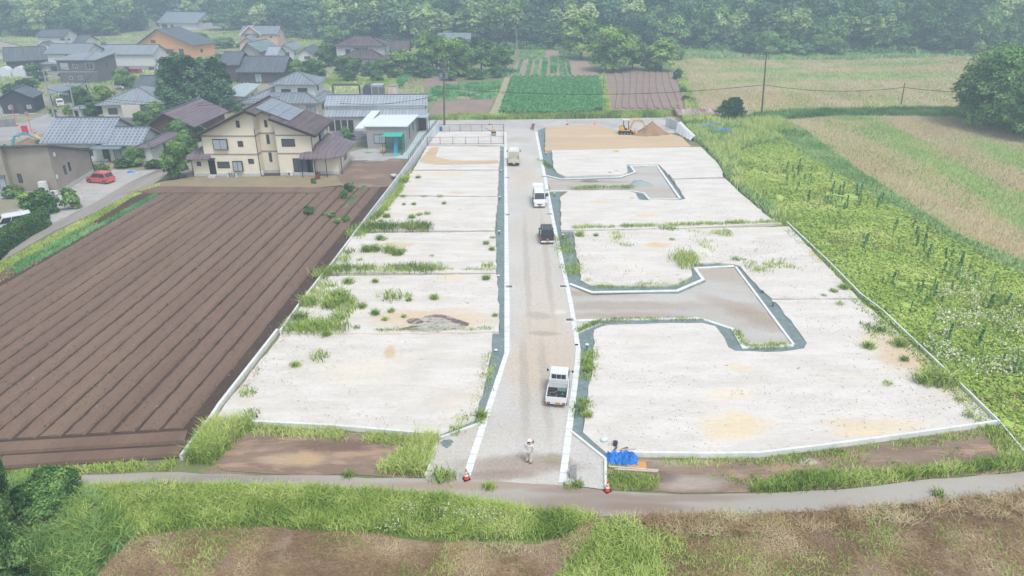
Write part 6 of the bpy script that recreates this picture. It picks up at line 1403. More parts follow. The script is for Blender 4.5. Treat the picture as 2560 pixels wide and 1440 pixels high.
# crop plots
rg = np.random.default_rng(90)
C = []; T = []
for r_ in range(15):
    f = (r_+.5)/15; a = G(1250+f*232+0, 285); b = G(1280+f*216, 194); k = 1500
    t_ = rg.random(k); w_ = rg.normal(size=k)*.42; P = np.array(a)[None]*(1-t_[:, None])+np.array(b)[None]*t_[:, None]
    P[:, 0] += w_; P[:, 2] = .35+.45*np.exp(-(w_/.45)**2)*rg.uniform(.6, 1.1, k); C.append(P); T.append(np.clip(.45+rg.normal(size=k)*.16, 0, 1))
a_ = G(1482,276); 
for r_ in range(2):
    a = G(1490+r_*13, 276); b = G(1482+r_*10, 200); k = 1300; t_ = rg.random(k); w_ = rg.normal(size=k)*.42; P = np.array(a)[None]*(1-t_[:, None])+np.array(b)[None]*t_[:, None]; P[:, 0] += w_; P[:, 2] = .35+.45*np.exp(-(w_/.45)**2); C.append(P); T.append(np.clip(.45+rg.normal(size=k)*.16, 0, 1))
C = np.concatenate(C); nn = rg.normal(size=C.shape)*.6; nn[:, 2] += 1; nn /= np.linalg.norm(nn, axis=1, keepdims=True)
tag(link('leafy_crop', quads_mesh('leafy_crop', C, nn, rg.uniform(.22, .4, len(C)), np.concatenate(T), rg=rg), M['crop']), 'dense rows of dark green leafy crop beyond the back road', None, None, 'stuff')
for i, (a, b, w_, h_) in enumerate([((1292,190),(1304,150),.5,.5),((1318,190),(1328,150),.6,.6),((1338,190),(1345,150),.6,.6),((1358,190),(1364,150),.8,.8),((1384,184),(1385,150),1.0,1.4),((1404,188),(1400,150),.4,.5),((1413,188),(1408,150),.4,.5),((1425,188),(1418,151),.45,.5)]):
    A = G(*a); B = G(*b); sd = (B-A).normalized(); nv = Vector((sd.y, -sd.x, 0))*w_*.65
    o = lay('vegetable_row', 'narrow green vegetable row in the far garden', [((A+nv).x,(A+nv).y),((B+nv).x,(B+nv).y),((B-nv).x,(B-nv).y),((A-nv).x,(A-nv).y)], 26, h_*1.2, .3, M['crop'], 95+i, world=True, kind=None, bent=False, tb=.55); tag(o, None, 'crop row', 'green vegetable rows in the far garden')
lay('grass', 'bright lawn patch at the top of the far garden', [(1325,145),(1330,122),(1362,125),(1360,146)], 12, .3, .3, Gy, 103, bent=False, tb=.6)
lay('grass', 'green weeds round the top of the far garden', [(1300,125),(1440,118),(1460,150),(1400,148),(1395,122),(1365,122),(1362,148),(1300,150)], 5, .4, .35, M['crop'], 104, bent=False, tb=.5)
lay('hedge_grass', 'green bank along the far side of the back road', [(1065,300),(1105,290),(1245,292),(1300,290),(1480,287),(1690,278),(1700,290),(1668,294),(1450,297),(1250,299),(1103,300)], 60, .8, .2, Gm, 105, bent=False, tb=.4)
lay('garden_plants', 'mixed vegetables in the allotment beside the pole', [(1050,256),(1090,217),(1255,205),(1238,246),(1100,252)], 14, .8, .3, M['crop'], 106, bent=False, thr=.50, tb=.6)
lay('garden_plants', 'row of broad-leaved plants between the brown patches', band([(1130,222),(1245,217)], -.8, .8), 22, 1.0, .3, M['crop'], 107, bent=False, world=True, tb=.7)
lay('garden_plants', 'netted green vegetables at the edge of the trees', [(990,200),(1010,188),(1290,178),(1270,192),(1150,190),(1030,190),(1000,222)], 16, .9, .35, M['crop'], 108, bent=False, tb=.55, thr=.35)
lay('grass', 'rough grass on the village ground and garden edges', [(-200,500),(-200,100),(560,75),(1060,110),(1060,240),(1000,225),(830,235),(800,190),(560,230),(420,290),(140,280),(30,290),(-100,420)], 3.0, .5, .35, Gm, 109, bent=False, thr=.45, clump=8)
lay('grass', 'meadow grass behind the steel canopy', [(800,215),(830,190),(1005,200),(1000,222),(905,212)], 16, .4, .3, Gy, 110, bent=False, tb=.45)
lay('grass', 'grass at the ground between the brown field and the far grain field', [(1685,180),(1712,185),(1745,270),(1760,285),(1715,285),(1712,250)], 24, .6, .25, Gm, 111, bent=False, tb=.5)
lay('grass', 'verge between the green crop and the brown field', [(1497,198),(1512,178),(1528,280),(1508,284)], 24, .3, .25, Gy, 112, bent=False, tb=.5)
lay('grass', 'green meadow at the foot of the wood on the right', [(1690,150),(1710,110),(1800,125),(1900,150),(2130,150),(2460,140),(2500,110),(2300,118),(2100,130)], 5, .9, .5, M['weed_dk'], 113, bent=False, tb=.8)
lay('grass', 'tall grass round the foot of the huge right tree', [(2380,290),(2450,270),(2560,300),(2560,345),(2450,310)], 20, .9, .25, Gm, 114, bent=False)

LEFTP = [(1096,1086),(530,1052),(703,836),(812,690),(893,576),(984,491),(1034,424),(1068,365),(1249,366),(1244,492),(1237,577),(1241,640),(1248,775),(1230,879),(1188,1049)]
RIGHTP1 = [(1522,1137),(1457,1080),(1483,905),(1486,824),(1515,812),(1755,808),(1821,868),(1954,879),(2012,871),(1986,814),(1934,750),(2148,748),(2248,832),(2496,1057),(1892,1139)]
RIGHTP2 = [(1434,578),(1451,700),(1530,713),(1692,709),(1739,658),(1851,665),(1930,746),(2145,745),(1972,566),(1955,558),(1850,482),(1812,446),(1752,367),(1380,376),(1392,431),(1555,436),(1569,411),(1646,410),(1713,497),(1590,483),(1422,477),(1403,575)]
for i, (P_, z_, nm) in enumerate([(LEFTP, .30, 'left'), (RIGHTP1, .145, 'nearest right'), (RIGHTP2, .30, 'farther right')]):
    if i == 0: zf = lambda y: np.interp(y, [48, 58.5, 60, 73, 75, 87, 90], [.145,.145,.305,.305,.405,.41,.45])
    lay('sprouts', 'tiny weed sprouts and crumbs dotted over the %s plots' % nm, P_, 3.6, .06, .085, M['sprout'] if 'sprout' in M else M.setdefault('sprout', leafmat('sprout_leaf', '#8a8570', '#989572', '#a3ad74', up=1.3)), 120+i, lean=1.6, clump=3.5, thr=.50, tb=.4, tv=.7, z=z_, bent=False, soft=.1)

rg = np.random.default_rng(130); x, y = pts_in([(p.x, p.y) for p in polyF], 6, rg, True); n = len(x)
nn = rg.normal(size=(n, 3))*.5; nn[:, 2] += 1; nn /= np.linalg.norm(nn, axis=1, keepdims=True)
tag(link('soil_clods', quads_mesh('soil_clods', np.stack([x, y, .15+rg.uniform(0, .03, n)], 1), nn, rg.uniform(.05, .14, n), rg.random(n), rg=rg), leafmat('clod_soil', '#5a4a40', '#7c6a5e', '#9c8a7a', trans=0, up=1)), 'loose clods of soil over the ploughed field', None, None, 'stuff')
lay('litter', 'straw and clods on the rutted strip left of the road', [(520,1150),(560,1100),(640,1072),(830,1078),(1085,1100),(1068,1192),(700,1186),(560,1176)], 45, .05, .06, Gs, 131, lean=2.5, clump=1.0, thr=.4, tb=.35, tv=.8, bent=False)
lay('litter', 'straw and clods on the brown strip right of the road', [(1514,1148),(1895,1150),(2500,1070),(2600,1140),(2330,1194),(1850,1230),(1516,1222)], 45, .05, .06, Gs, 132, lean=2.5, clump=1.0, thr=.4, tb=.35, tv=.8, bent=False)
# ---------------- vehicles ----------------
M['v_white'] = flat('white_car_paint', '#dfe2e3', .25, spec=.6, var=.03)
M['v_black'] = flat('black_car_paint', '#2b2c30', .2, spec=.7, var=.05)
M['v_red'] = flat('coral_red_paint', '#d0605a', .25, spec=.6, var=.03)
M['v_crim'] = flat('crimson_paint', '#b23a50', .25, spec=.6, var=.03)
M['v_beige'] = flat('dusty_cream_paint', '#c9c4ac', .5, var=.1)
M['cglass'] = glassmat('car_glass', '#39434c', .08)
M['lamp_red'] = flat('red_lamp', '#b03034', .3, spec=.6)
M['lamp_w'] = flat('clear_lamp', '#d5dadb', .2, spec=.7)
M['plate_y'] = flat('yellow_plate', '#e0a63a', .5); M['bedmat'] = flat('black_rubber_mat', '#33343a', .8, var=.25, scale=8)
def wheels(root, xs_, ys_, r=.29, w=.18):
    for x in xs_:
        for y in ys_:
            s_ = 1 if x > 0 else -1
            t = MB().bar((x-w/2, y, r), (x+w/2, y, r), r, n=16).build('wheel', M['rubber'], root)
            MB().bar((x+s_*w*.5, y, r), (x+s_*(w*.5+.012), y, r), r*.6, n=12).build('rim', M['metal'], t)
def face(root, name, pts, m, parent=None):
    """thin plate from 4+ world-ish local points, thickened a little along its normal"""
    P = [Vector(p) for p in pts]; n = (P[1]-P[0]).cross(P[2]-P[1]).normalized()*.012; k = len(P)
    mb = MB().add([p-n for p in P]+[p+n for p in P], [tuple(range(k))[::-1], tuple(range(k, 2*k))]+[(i, (i+1)%k, k+(i+1)%k, k+i) for i in range(k)])
    return mb.build(name, m, parent or root)
def plate(root, x, y, z, m='plate_y', s=1):
    p = MB().box(x-.165*s, x+.165*s, y-.012, y+.012, z-.083*s, z+.083*s).build('number_plate', M[m], root)
    q = -.016 if y < 0 else .016
    b = MB()
    for (a, w_) in ((-.12,.05),(-.05,.04),(.02,.04),(.08,.05)): b.box(x+a*s, x+(a+w_)*s, y+q-.002, y+q+.002, z-.045*s, z+.02*s)
    b.build('plate_digits', M['black'], p)
def car(name, label, loc, rz, L=3.4, W_=1.48, H_=1.6, paint='v_white', style='hatch', cat='car', plate_m='plate_y', hood=None, group=None):
    r = empty(name, loc, rz, label, cat, group); h = W_/2; B = M[paint]
    hd = hood if hood is not None else {'hatch': .75, 'van': .28, 'box': .8, 'mpv': .65}[style]
    belt = H_*.56; f = L/2; b = -L/2; g = .2
    tl = {'hatch': .32, 'van': .06, 'box': .10, 'mpv': .22}[style]; sl = {'hatch': .75, 'van': .42, 'box': .35, 'mpv': .7}[style]
    MB().side([(b+.03,g),(b,g+.12),(b,belt*.85),(b+.05,belt),(f-hd,belt),(f-.12,belt*.88),(f,belt*.7),(f,g+.12),(f-.05,g)], [h-.03,h,h,h-.02,h-.02,h-.05,h-.06,h-.03,h-.04]).build('body', B, r, bevel=.045, smooth=False)
    yt0, yt1 = b+.05+tl, f-hd-sl; inn = .12
    cab = MB().side([(b+.05,belt-.03),(yt0,H_-.06),(yt0+.12,H_),(yt1-.1,H_),(yt1,H_-.05),(f-hd+.02,belt-.03)], [h-.03,h-inn,h-inn-.03,h-inn-.03,h-inn,h-.04]).build('cabin', B, r, bevel=.03)
    def at(y, z, s_):
        t = (z-belt)/(H_-.06-belt); return (s_*(h-.03+(-inn+.03)*max(0, t)+.012), y, z)
    def ye(z, back): t = (z-belt)/(H_-.06-belt); return (b+.05+tl*t) if back else (f-hd-sl*t)
    z0, z1 = belt+.05, H_-.16
    for s_ in (-1, 1):
        y0a, y1a = ye(z0, True)+.12, ye(z0, False)-.14; y0b, y1b = ye(z1, True)+.10, ye(z1, False)-.08; ns = 3 if style in ('mpv', 'van') else 2
        for i in range(ns):
            fa, fb = i/ns, (i+1)/ns; ga = .04
            lo0 = y0a+(y1a-y0a)*fa+ga; lo1 = y0a+(y1a-y0a)*fb-ga; hi0 = y0b+(y1b-y0b)*fa+ga; hi1 = y0b+(y1b-y0b)*fb-ga
            face(r, 'side_window', [at(lo0,z0,s_), at(lo1,z0,s_), at(hi1,z1,s_), at(hi0,z1,s_)], M['cglass'])
        MB().box(s_*(h+.02)-.07, s_*(h+.02)+.07, f-hd-.28, f-hd-.18, belt+.02, belt+.16).build('mirror', M['black'] if paint != 'v_red' else B, r)
    wz = h-inn
    face(r, 'windscreen', [(-(h-.1), f-hd+.015-sl*.06, belt+.04),((h-.1), f-hd+.015-sl*.06, belt+.04),((wz-.06), yt1+.04, H_-.1),(-(wz-.06), yt1+.04, H_-.1)], M['cglass'])
    face(r, 'rear_window', [(-(h-.14), b+.035+tl*.12, belt+.08),((h-.14), b+.035+tl*.12, belt+.08),((wz-.08), yt0-.03-tl*.05, H_-.14),(-(wz-.08), yt0-.03-tl*.05, H_-.14)], M['cglass'])
    for s_ in (-1, 1):
        MB().box(s_*(h-.12)-.1, s_*(h-.12)+.1, f-.07, f+.012, belt*.62, belt*.78).build('headlight', M['lamp_w'], r)
        MB().box(s_*(h-.06)-.055, s_*(h-.06)+.055, b-.012, b+.07, belt*.62, belt*.95).build('tail_light', M['lamp_red'], r)
    MB().box(-h+.02, h-.02, f-.06, f+.03, g+.05, g+.24).build('bumper', B, r, bevel=.02); MB().box(-h+.02, h-.02, b-.03, b+.06, g+.05, g+.24).build('bumper', B if style != 'box' else M['v_white'], r, bevel=.02)
    MB().box(-h*.45, h*.45, f+.005, f+.035, g+.28, g+.36).build('grille', M['black'], r)
    plate(r, 0, b-.045, g+.16 if style != 'box' else g+.12, plate_m); plate(r, .0, f+.05, g+.15, plate_m)
    wheels(r, (-h+.09, h-.09), (b+.55, f-.55)); return r
# white kei pick-up seen from behind
g_ = G(1389.5, 1023); rz = -R(8.5); d_ = Vector((-math.sin(rz), math.cos(rz), 0)); c_ = g_+d_*1.72; c_.z = .06
t = empty('pickup_truck', c_, rz, 'small white pickup truck with black bed mat near the road mouth', 'truck'); h = .7375
MB().side([(.05,.32),(.05,1.15),(.17,1.72),(.25,1.76),(.95,1.76),(1.05,1.72),(1.55,1.0),(1.66,.9),(1.70,.3)], [h-.02,h-.02,h-.10,h-.12,h-.12,h-.1,h-.03,h-.02,h-.02]).build('cab', M['v_white'], t, bevel=.035)
for i in range(3): x0 = -.50+i*.345; face(t, 'rear_window', [(x0,.068,1.30),(x0+.31,.068,1.30),(x0+.31,.128,1.60),(x0,.128,1.60)], M['cglass'])
face(t, 'windscreen', [(-.62,1.52,1.08),(.62,1.52,1.08),(.56,1.12,1.66),(-.56,1.12,1.66)], M['cglass'])
for s_ in (-1, 1):
    face(t, 'side_window', [(s_*(h-.012),.45,1.12),(s_*(h-.012),1.45,1.12),(s_*(h-.085),1.02,1.6),(s_*(h-.085),.40,1.6)], M['cglass'])
    mm = MB().bar((s_*(h-.04),1.42,1.1),(s_*(h+.16),1.45,1.15),.015).build('mirror_arm', M['black'], t); MB().box(s_*(h+.17)-.06,s_*(h+.17)+.06,1.40,1.45,1.04,1.24).build('mirror', M['black'], t, bevel=.02)
b_ = MB().box(-h+.03, h-.03, -1.66, .02, .52, .60).build('bed', M['v_white'], t)
MB().box(-h+.06, h-.06, -1.62, -.02, .602, .62).build('bed_mat', M['bedmat'], b_)
for s_ in (-1, 1): MB().box(s_*(h-.03)-.03, s_*(h-.03)+.03, -1.66, .0, .52, .90).build('side_gate', M['v_white'], t, bevel=.01)
MB().box(-h+.0, h-.0, -1.72, -1.665, .50, .90).build('tailgate', M['v_white'], t, bevel=.01)
fr_ = MB()
for z_ in (.95, 1.1, 1.22): fr_.bar((-h+.08,.03,z_),(h-.08,.03,z_),.014)
for x_ in (-h+.08, -.35, .35, h-.08): fr_.bar((x_,.03,.6),(x_,.03,1.22),.016)
fr_.build('guard_frame', M['v_white'], t)
for s_ in (-1, 1): MB().box(s_*.52-.1, s_*.52+.1, -1.73, -1.68, .36, .47).build('tail_light', M['lamp_red'], t)
MB().box(-h+.05, h-.05, -1.69, -1.6, .34, .5).build('rear_bumper', M['v_white'], t)
plate(t, .12, -1.715, .39); MB().box(-.4,.4,-1.5,1.4,.25,.5).build('chassis', M['black'], t)
wheels(t, (-h+.1, h-.1), (-1.05, 1.15), .27)
for nm, lb, px_, rzz, s_ in (('folded_cloth', 'grey-green folded cloth lying in the bed of the white pickup', (.32,-.35,.62), .3, .34),):
    p = t.matrix_world @ Vector((0,0,0)); mb = MB(); k = 8; vs = []
    for i in range(k+1):
        for j in range(k+1): vs.append((-.35+.7*i/k, -.2+.4*j/k+.03*math.sin(i*1.7), .03+.05*abs(math.sin(i*1.3+j*2.1))))
    mb.add(vs, [(i*(k+1)+j, (i+1)*(k+1)+j, (i+1)*(k+1)+j+1, i*(k+1)+j+1) for i in range(k) for j in range(k)])
    o = mb.build(nm, flat('teal_cloth', '#5f7f7a', .9), None, fix=False); w_ = Matrix.Translation(c_) @ Matrix.Rotation(rz, 4, 'Z') @ Vector(px_); o.location = w_; o.rotation_euler = (0,0,rz+.1); tag(o, lb, 'cloth')
# scraps in the bed
rs = random.Random(4); mb = MB()
for i in range(16): x_, y_ = rs.uniform(-.58,.58), rs.uniform(-1.5,-.4); a = rs.uniform(0,3.1); l_ = rs.uniform(.05,.22); mb.beam((x_,y_,.632),(x_+l_*math.cos(a),y_+l_*math.sin(a),.64),.025,.02)
o = mb.build('wood_scraps', flat('pale_scrap', '#b9b4ab', .8)); o.location = c_; o.rotation_euler = (0,0,rz); tag(o, 'pale scraps scattered on the black mat of the pickup', 'scraps', None, 'stuff')
# white van, tailgate up, one front door open
g_ = G(1348, 522); van = car('white_van', 'white boxy van facing the viewer with its tailgate and one front door open', g_+Vector((0, 1.72, .06)), math.pi+R(2), 3.4, 1.48, 1.88, 'v_white', 'van', 'van')
mb = MB().add([(-.68,-1.66,1.86),(.68,-1.66,1.86),(.66,-2.35,2.05),(-.66,-2.35,2.05),(-.68,-1.66,1.93),(.68,-1.66,1.93),(.66,-2.35,2.12),(-.66,-2.35,2.12)], [(3,2,1,0),(4,5,6,7),(0,1,5,4),(1,2,6,5),(2,3,7,6),(3,0,4,7)]); tg = mb.build('tailgate', M['v_white'], van, bevel=.02)
face(van, 'pane', [(-.55,-1.8,1.955),(.55,-1.8,1.955),(.53,-2.2,2.065),(-.53,-2.2,2.065)], M['cglass'], tg)
dr = face(van, 'open_door', [(-.74,.95,.4),(-1.25,.40,.4),(-1.20,.42,1.15),(-.74,.95,1.15)], M['v_white']); face(van, 'pane', [(-.755,.94,1.2),(-1.20,.45,1.2),(-1.12,.5,1.65),(-.72,.86,1.65)], M['cglass'], dr)
g_ = G(1370, 613); blk = car('black_car', 'black boxy small car with yellow plate parked against the right gutter', g_+Vector((-.12, 1.72, .06)), R(2), 3.4, 1.48, 1.62, 'v_black', 'box', 'car')
for s_ in (-1, 1): MB().beam((s_*.5,-1.2,1.66),(s_*.5,.5,1.66),.04,.04).build('roof_rail', M['metal'], blk)
MB().box(-.10,.10,-1.722,-1.70,.60,.66).build('badge', M['lamp_w'], blk)
# dusty dump truck
g_ = G(1284.5, 417.5); t = empty('dump_truck', g_+Vector((0, 2.3, .06)), R(.5), 'dusty cream dump truck seen from behind at the far end of the road', 'truck'); h = .84
MB().side([(1.0,.4),(1.0,1.5),(1.1,1.98),(1.3,2.02),(2.0,2.0),(2.25,1.2),(2.35,1.0),(2.35,.4)], [h-.02,h-.02,h-.1,h-.1,h-.1,h-.04,h-.02,h-.02]).build('cab', M['v_white'], t, bevel=.04)
face(t, 'rear_window', [(-.35,1.04,1.5),(.35,1.04,1.5),(.33,1.1,1.82),(-.33,1.1,1.82)], M['cglass']); face(t, 'windscreen', [(-.7,2.24,1.28),(.7,2.24,1.28),(.6,2.03,1.9),(-.6,2.03,1.9)], M['cglass'])
bd = MB().box(-h, h, -2.2, .9, .62, .72).build('bed', M['v_beige'], t)
for s_ in (-1, 1): MB().box(s_*(h-.03)-.03, s_*(h-.03)+.03, -2.2, .9, .72, 1.12).build('side_gate', M['v_beige'], t); MB().box(s_*(h+.17)-.07, s_*(h+.17)+.07, 1.9, 1.97, 1.2, 1.5).build('mirror', M['black'], t); MB().box(s_*.62-.12, s_*.62+.12, -2.3, -2.2, .45, .58).build('tail_light', M['lamp_red'], t)
MB().box(-h, h, .8, .9, .72, 1.5).build('headboard', M['v_beige'], t)
MB().box(-h, h, -2.28, -2.21, .58, 1.12).build('tailgate', M['v_beige'], t, bevel=.01); MB().box(-h+.1,h-.1,-2.2,2.2,.34,.6).build('chassis', M['black'], t); plate(t, 0, -2.3, .47, 'white')
vs = []; k = 8
for i in range(k+1):
    for j in range(k+1): vs.append((-h+.07+(2*h-.14)*i/k, -2.15+2.9*j/k, .74+.28*math.sin(math.pi*i/k)*math.sin(math.pi*j/k)+rs.uniform(0,.05)))
MB().add(vs, [(i*(k+1)+j, (i+1)*(k+1)+j, (i+1)*(k+1)+j+1, i*(k+1)+j+1) for i in range(k) for j in range(k)]).build('load', flat('pale_rubble_load', '#a9a79b', .95, var=.3, scale=5), t, fix=False)
wheels(t, (-h+.12, h-.12), (-1.3, 1.6), .36, .22)
# red hatchback
a = G(265, 461); b = G(221, 457); hv = (b-a).normalized(); rz = math.atan2(hv.y, hv.x)-R(90); nv = Vector((hv.y, -hv.x, 0)); mid = (a+b)/2+nv*.72
if (mid-Vector((0,0,0))).y < ((a+b)/2).y: mid = (a+b)/2-nv*.72
car('red_hatchback', 'coral red hatchback parked against the taupe building', mid, rz, 3.6, 1.58, 1.58, 'v_red', 'hatch', 'car', hood=.75)
car('white_minivan', 'white minivan cut by the left edge behind the clipped hedge', G(6, 590)+Vector((0,2.2,0)), R(128), 4.4, 1.7, 1.85, 'v_white', 'mpv', 'van', 'white')
car('red_car', 'crimson car parked in front of the white storehouse', G(331, 186)+Vector((0,.8,0)), R(88), 4.3, 1.7, 1.5, 'v_crim', 'hatch', 'car', 'white')
car('black_van', 'dark van parked below the orange house', G(441, 150)+Vector((0,.8,0)), R(90), 4.4, 1.7, 1.8, 'v_black', 'mpv', 'van', 'white')
car('white_car', 'white car standing in front of the carport post', G(141, 267)+Vector((0,1.5,0)), R(35), 3.6, 1.5, 1.5, 'v_white', 'hatch', 'car', 'white')
car('white_car', 'white car in the shade under the carport roof', G(166, 241)+Vector((0,.8,0)), R(80), 3.8, 1.5, 1.5, 'v_white', 'hatch', 'car', 'white')
# ---------------- diggers ----------------
def digger(name, label, loc, rz, col, boom, sc=1.0, canopy=True):
    r = empty(name, loc, rz, label, 'excavator'); r.scale = (sc, sc, sc); P = flat(col[0], col[1], .45, spec=.4, var=.12)
    D = M['black']
    for y in (-.62, .62):   # local +x forward
        tr = MB().side([(-1.05,.0),(-1.25,.22),(-1.05,.46),(1.05,.46),(1.25,.22),(1.05,.0)], .2); tr.v = [(v[1], v[0]+y, v[2]) for v in tr.v]
        o = tr.build('track', M['rubber'], r, bevel=.04)
        w_ = MB()
        for x in (-.75,-.25,.25,.75): w_.bar((x,y-.21,.2),(x,y+.21,.2),.13,n=10)
        w_.build('rollers', M['metal'], o)
    MB().box(-.8,.8,-.5,.5,.2,.55).build('undercarriage', D, r)
    MB().box(-1.1,.55,-.72,.72,.58,.72).build('deck', P, r, bevel=.03)
    MB().box(-1.15,-.35,-.72,.72,.72,1.25,taper=.05).build('engine_cover', P, r, bevel=.06)
    MB().box(-.3,.15,-.45,.05,.72,.95).build('seat', D, r, bevel=.04); MB().box(-.34,-.22,-.45,.05,.95,1.4).build('seat_back', D, r, bevel=.03)
    if canopy:
        for (x, y) in ((-.5,-.6),(-.5,.45),(.35,-.6),(.35,.45)): MB().bar((x,y,.7),(x,y,2.3),.035).build('canopy_post', D, r)
        MB().box(-.75,.55,-.72,.58,2.3,2.4).build('canopy', flat('cream_canopy', '#dccfae', .6), r, bevel=.04)
    bl = MB().box(1.45,1.55,-.85,.85,.1,.5).build('blade', P, r); MB().beam((.7,-.4,.3),(1.45,-.4,.3),.1,.12).beam((.7,.4,.3),(1.45,.4,.3),.1,.12).build('blade_arm', P, bl)
    k0, k1, k2, k3 = [Vector((p[0], 0, p[1])) for p in boom]
    bm_ = MB().beam(k0, k1, .2, .3).beam(k1-(k1-k0)*.03, k2, .18, .26).build('boom', P, r, bevel=.02)
    MB().bar(k0+Vector((.1,0,-.15)), k0.lerp(k1,.75)+Vector((0,0,-.16)), .05).build('boom_cylinder', M['metal'], bm_)
    ar = MB().beam(k2+(k2-k3)*.12, k3, .15, .2).build('arm', P, r, bevel=.02); MB().bar(k1.lerp(k2,.4)+Vector((0,0,.2)), k2+(k2-k3)*.1+Vector((0,0,.05)), .045).build('arm_cylinder', M['metal'], ar)
    bu = MB().side([(0,0),(.15,-.15),(.1,-.5),(-.25,-.6),(-.5,-.4),(-.4,-.1)], .28); bu.v = [(v[1]+k3.x, v[0], v[2]+k3.z+.02) for v in bu.v]; bu.build('bucket', flat('worn_steel', '#6d675e', .5, .5), r, bevel=.01)
    return r
dg = digger('mini_excavator', 'yellow mini excavator with cream canopy digging beside the sand heap', G(1566, 336.5, .4)+Vector((0,.7,0)), R(-4), ('digger_yellow','#dba53c'), [(.55,.8),(1.25,2.25),(2.7,2.05),(3.3,.62)], 1.06)
digger('mini_excavator', 'turquoise mini excavator whose arm shows above the taupe building', G(24, 384), R(8), ('digger_teal','#3fa7ac'), [(.55,.8),(1.3,2.5),(2.9,2.9),(4.5,1.9)], 1.1, canopy=False)
# hand-guided roller
t = empty('roller', G(1234, 338, .35), R(8), 'small yellow and black walk-behind roller in the fenced yard', 'roller')
for y in (-.28, .28):
    MB().bar((-.35,y,.24),(.35,y,.24),.24,n=16).build('drum', M['metal'], t)
MB().box(-.4,.4,-.5,.5,.42,.62).build('frame', M['black'], t, bevel=.03); MB().box(-.32,.32,-.3,.35,.62,.98).build('engine_cover', flat('roller_yellow','#d0a24a',.5), t, bevel=.05)
MB().path([(-.3,.3,.6),(-.9,.35,.95),(-1.5,.4,1.25)], .04).build('handle', M['black'], t)
# ---------------- cones ----------------
orange = flat('cone_orange', '#ea4a24', .5, spec=.4); wband = flat('cone_white', '#e6e4df', .5)
def cone(loc, label, s=1.0, group=None, plain=False):
    r = empty('traffic_cone', loc, random.uniform(0, 1), label, 'traffic cone', group); r.scale = (s, s, s)
    MB().box(-.19,.19,-.19,.19,0,.03).build('base', M['black'], r, bevel=.01); rad = lambda z: .15-.125*(z-.03)/.67
    segs = [(.03,.22,0),(.22,.36,1),(.36,.42,0),(.42,.53,1),(.53,.70,0)] if not plain else [(.03,.3,0),(.3,.45,1),(.45,.7,0)]
    for c, nm in ((0,'cone_body'),(1,'white_band')):
        mb = MB()
        for a, b, q in segs:
            if q == c: mb.bar((0,0,a),(0,0,b),rad(a)+(.002 if c else 0),rad(b)+(.002 if c else 0),n=16,cap=(c == 0))
        mb.build(nm, (orange, wband)[c], r)
cone(G(1166, 1197, .09), 'left one of the two near orange cones, at the foot of the left gutter', 1.05)
cone(G(1518, 1227, .05), 'right one of the two near orange cones, beside the tall grass', 1.05)
for (x, y, l) in [(1224,312,'orange cone on the back road behind the fenced yard'),(1328,321,'orange cone beside the bending worker'),(1418,311.5,'orange cone behind the brown sand, left one'),(1487,311,'orange cone behind the brown sand, right one')]: cone(G(x, y, .03), l, 1.15, None, True)
for (x, y, l) in [(31,352,'red cone nearest the turquoise digger on the village road'),(47,343,'red cone left of the red sign board'),(88,333,'red cone right of the red sign board'),(43,315,'red cone at the end of the grey block wall')]: cone(G(x, y), l, 1.2, None, True)
# ---------------- utility poles and cables ----------------
POLE = {}
def pole(key, px, yb, ytop, xt, r=.16, m='conc_pole', arms=2, trans=False, label='', z=0, white=False, simple=False):
    g_ = G(px, yb); g_.z = float(terr(g_.x, g_.y)); H = ht(px, yb, ytop)
    top = G(xt, ytop, H+g_.z); lean = (top.x-g_.x)
    if abs(lean) > H*.12: lean = math.copysign(H*.12, lean)
    r_ = empty('utility_pole', g_, 0, label, 'utility pole'); T = Vector((lean, 0, H))
    MB().bar((0,0,0), T, r, r*.6, n=10).build('pole', M[m], r_)
    if white: MB().bar((0,0,.1), T*.22, r+.02, r+.01, n=10).build('guard', M['white'], r_)
    if not simple:
        for i in range(arms):
            zc = H-.5-i*1.1; q = T*(zc/H); a = MB().beam(q+Vector((-1.0,0,0)), q+Vector((1.0,0,0)), .09, .1).build('crossarm', M['metal'], r_)
            for x in (-.9, 0, .9): MB().bar(q+Vector((x,0,.05)), q+Vector((x,0,.3)), .05).build('insulator', M['white'], a)
        MB().bar(T, T+Vector((0,0,.6)), .03).build('top_spike', M['metal'], r_)
    if trans:
        q = T*.74
        for x in (-.5, .5): MB().bar(q+Vector((x,-.25,-.1)), q+Vector((x,-.25,.8)), .27, n=12).build('transformer', M['metal'], r_, bevel=.04)
        MB().beam(q+Vector((-.8,-.1,-.15)), q+Vector((.8,-.1,-.15)), .1, .1).build('bracket', M['metal'], r_)
    POLE[key] = (g_, T, H)
pole('a', 136, 292, 172, 106, .2, label='leaning concrete pole left of the pair by the village road', trans=False)
pole('b', 190, 293, 208, 173, .18, arms=1, label='concrete pole right of the pair by the village road')
pole('c', 1111, 313, 150, 1109, .2, 'wood_pole', 2, True, 'brown utility pole with two transformers at the corner of the back road')
pole('d', 1904, 286, 135, 1916, .19, 'wood_pole', 1, False, 'tall dark pole standing in the far grain field')
pole('e', 2250, 276, 208, 2262, .14, 'wood_pole', 0, False, 'short pole with white foot between the grain fields', white=True, simple=True)
pole('f', 1294, 126, 69, 1289, .15, arms=1, label='pale pole at the top left corner of the far garden', simple=True)
pole('g', 1508, 224, 146, 1513, .09, 'metal', 0, label='thin white pole between the green crop and the brown field', simple=True)
pole('h', 1618, 286, 223, 1621, .08, 'metal', 0, label='thin white pole at the edge of the small brown field', simple=True)
pole('i', 271, 172, 90, 256, .2, label='concrete pole in front of the white storehouse', trans=True)
pole('j', 319, 50, 5, 309, .2, label='concrete pole against the wood at the upper left')
pole('k', 460, 359, 297, 449, .07, 'metal', 0, label='thin steel pole in the bushes left of the cream house', simple=True)
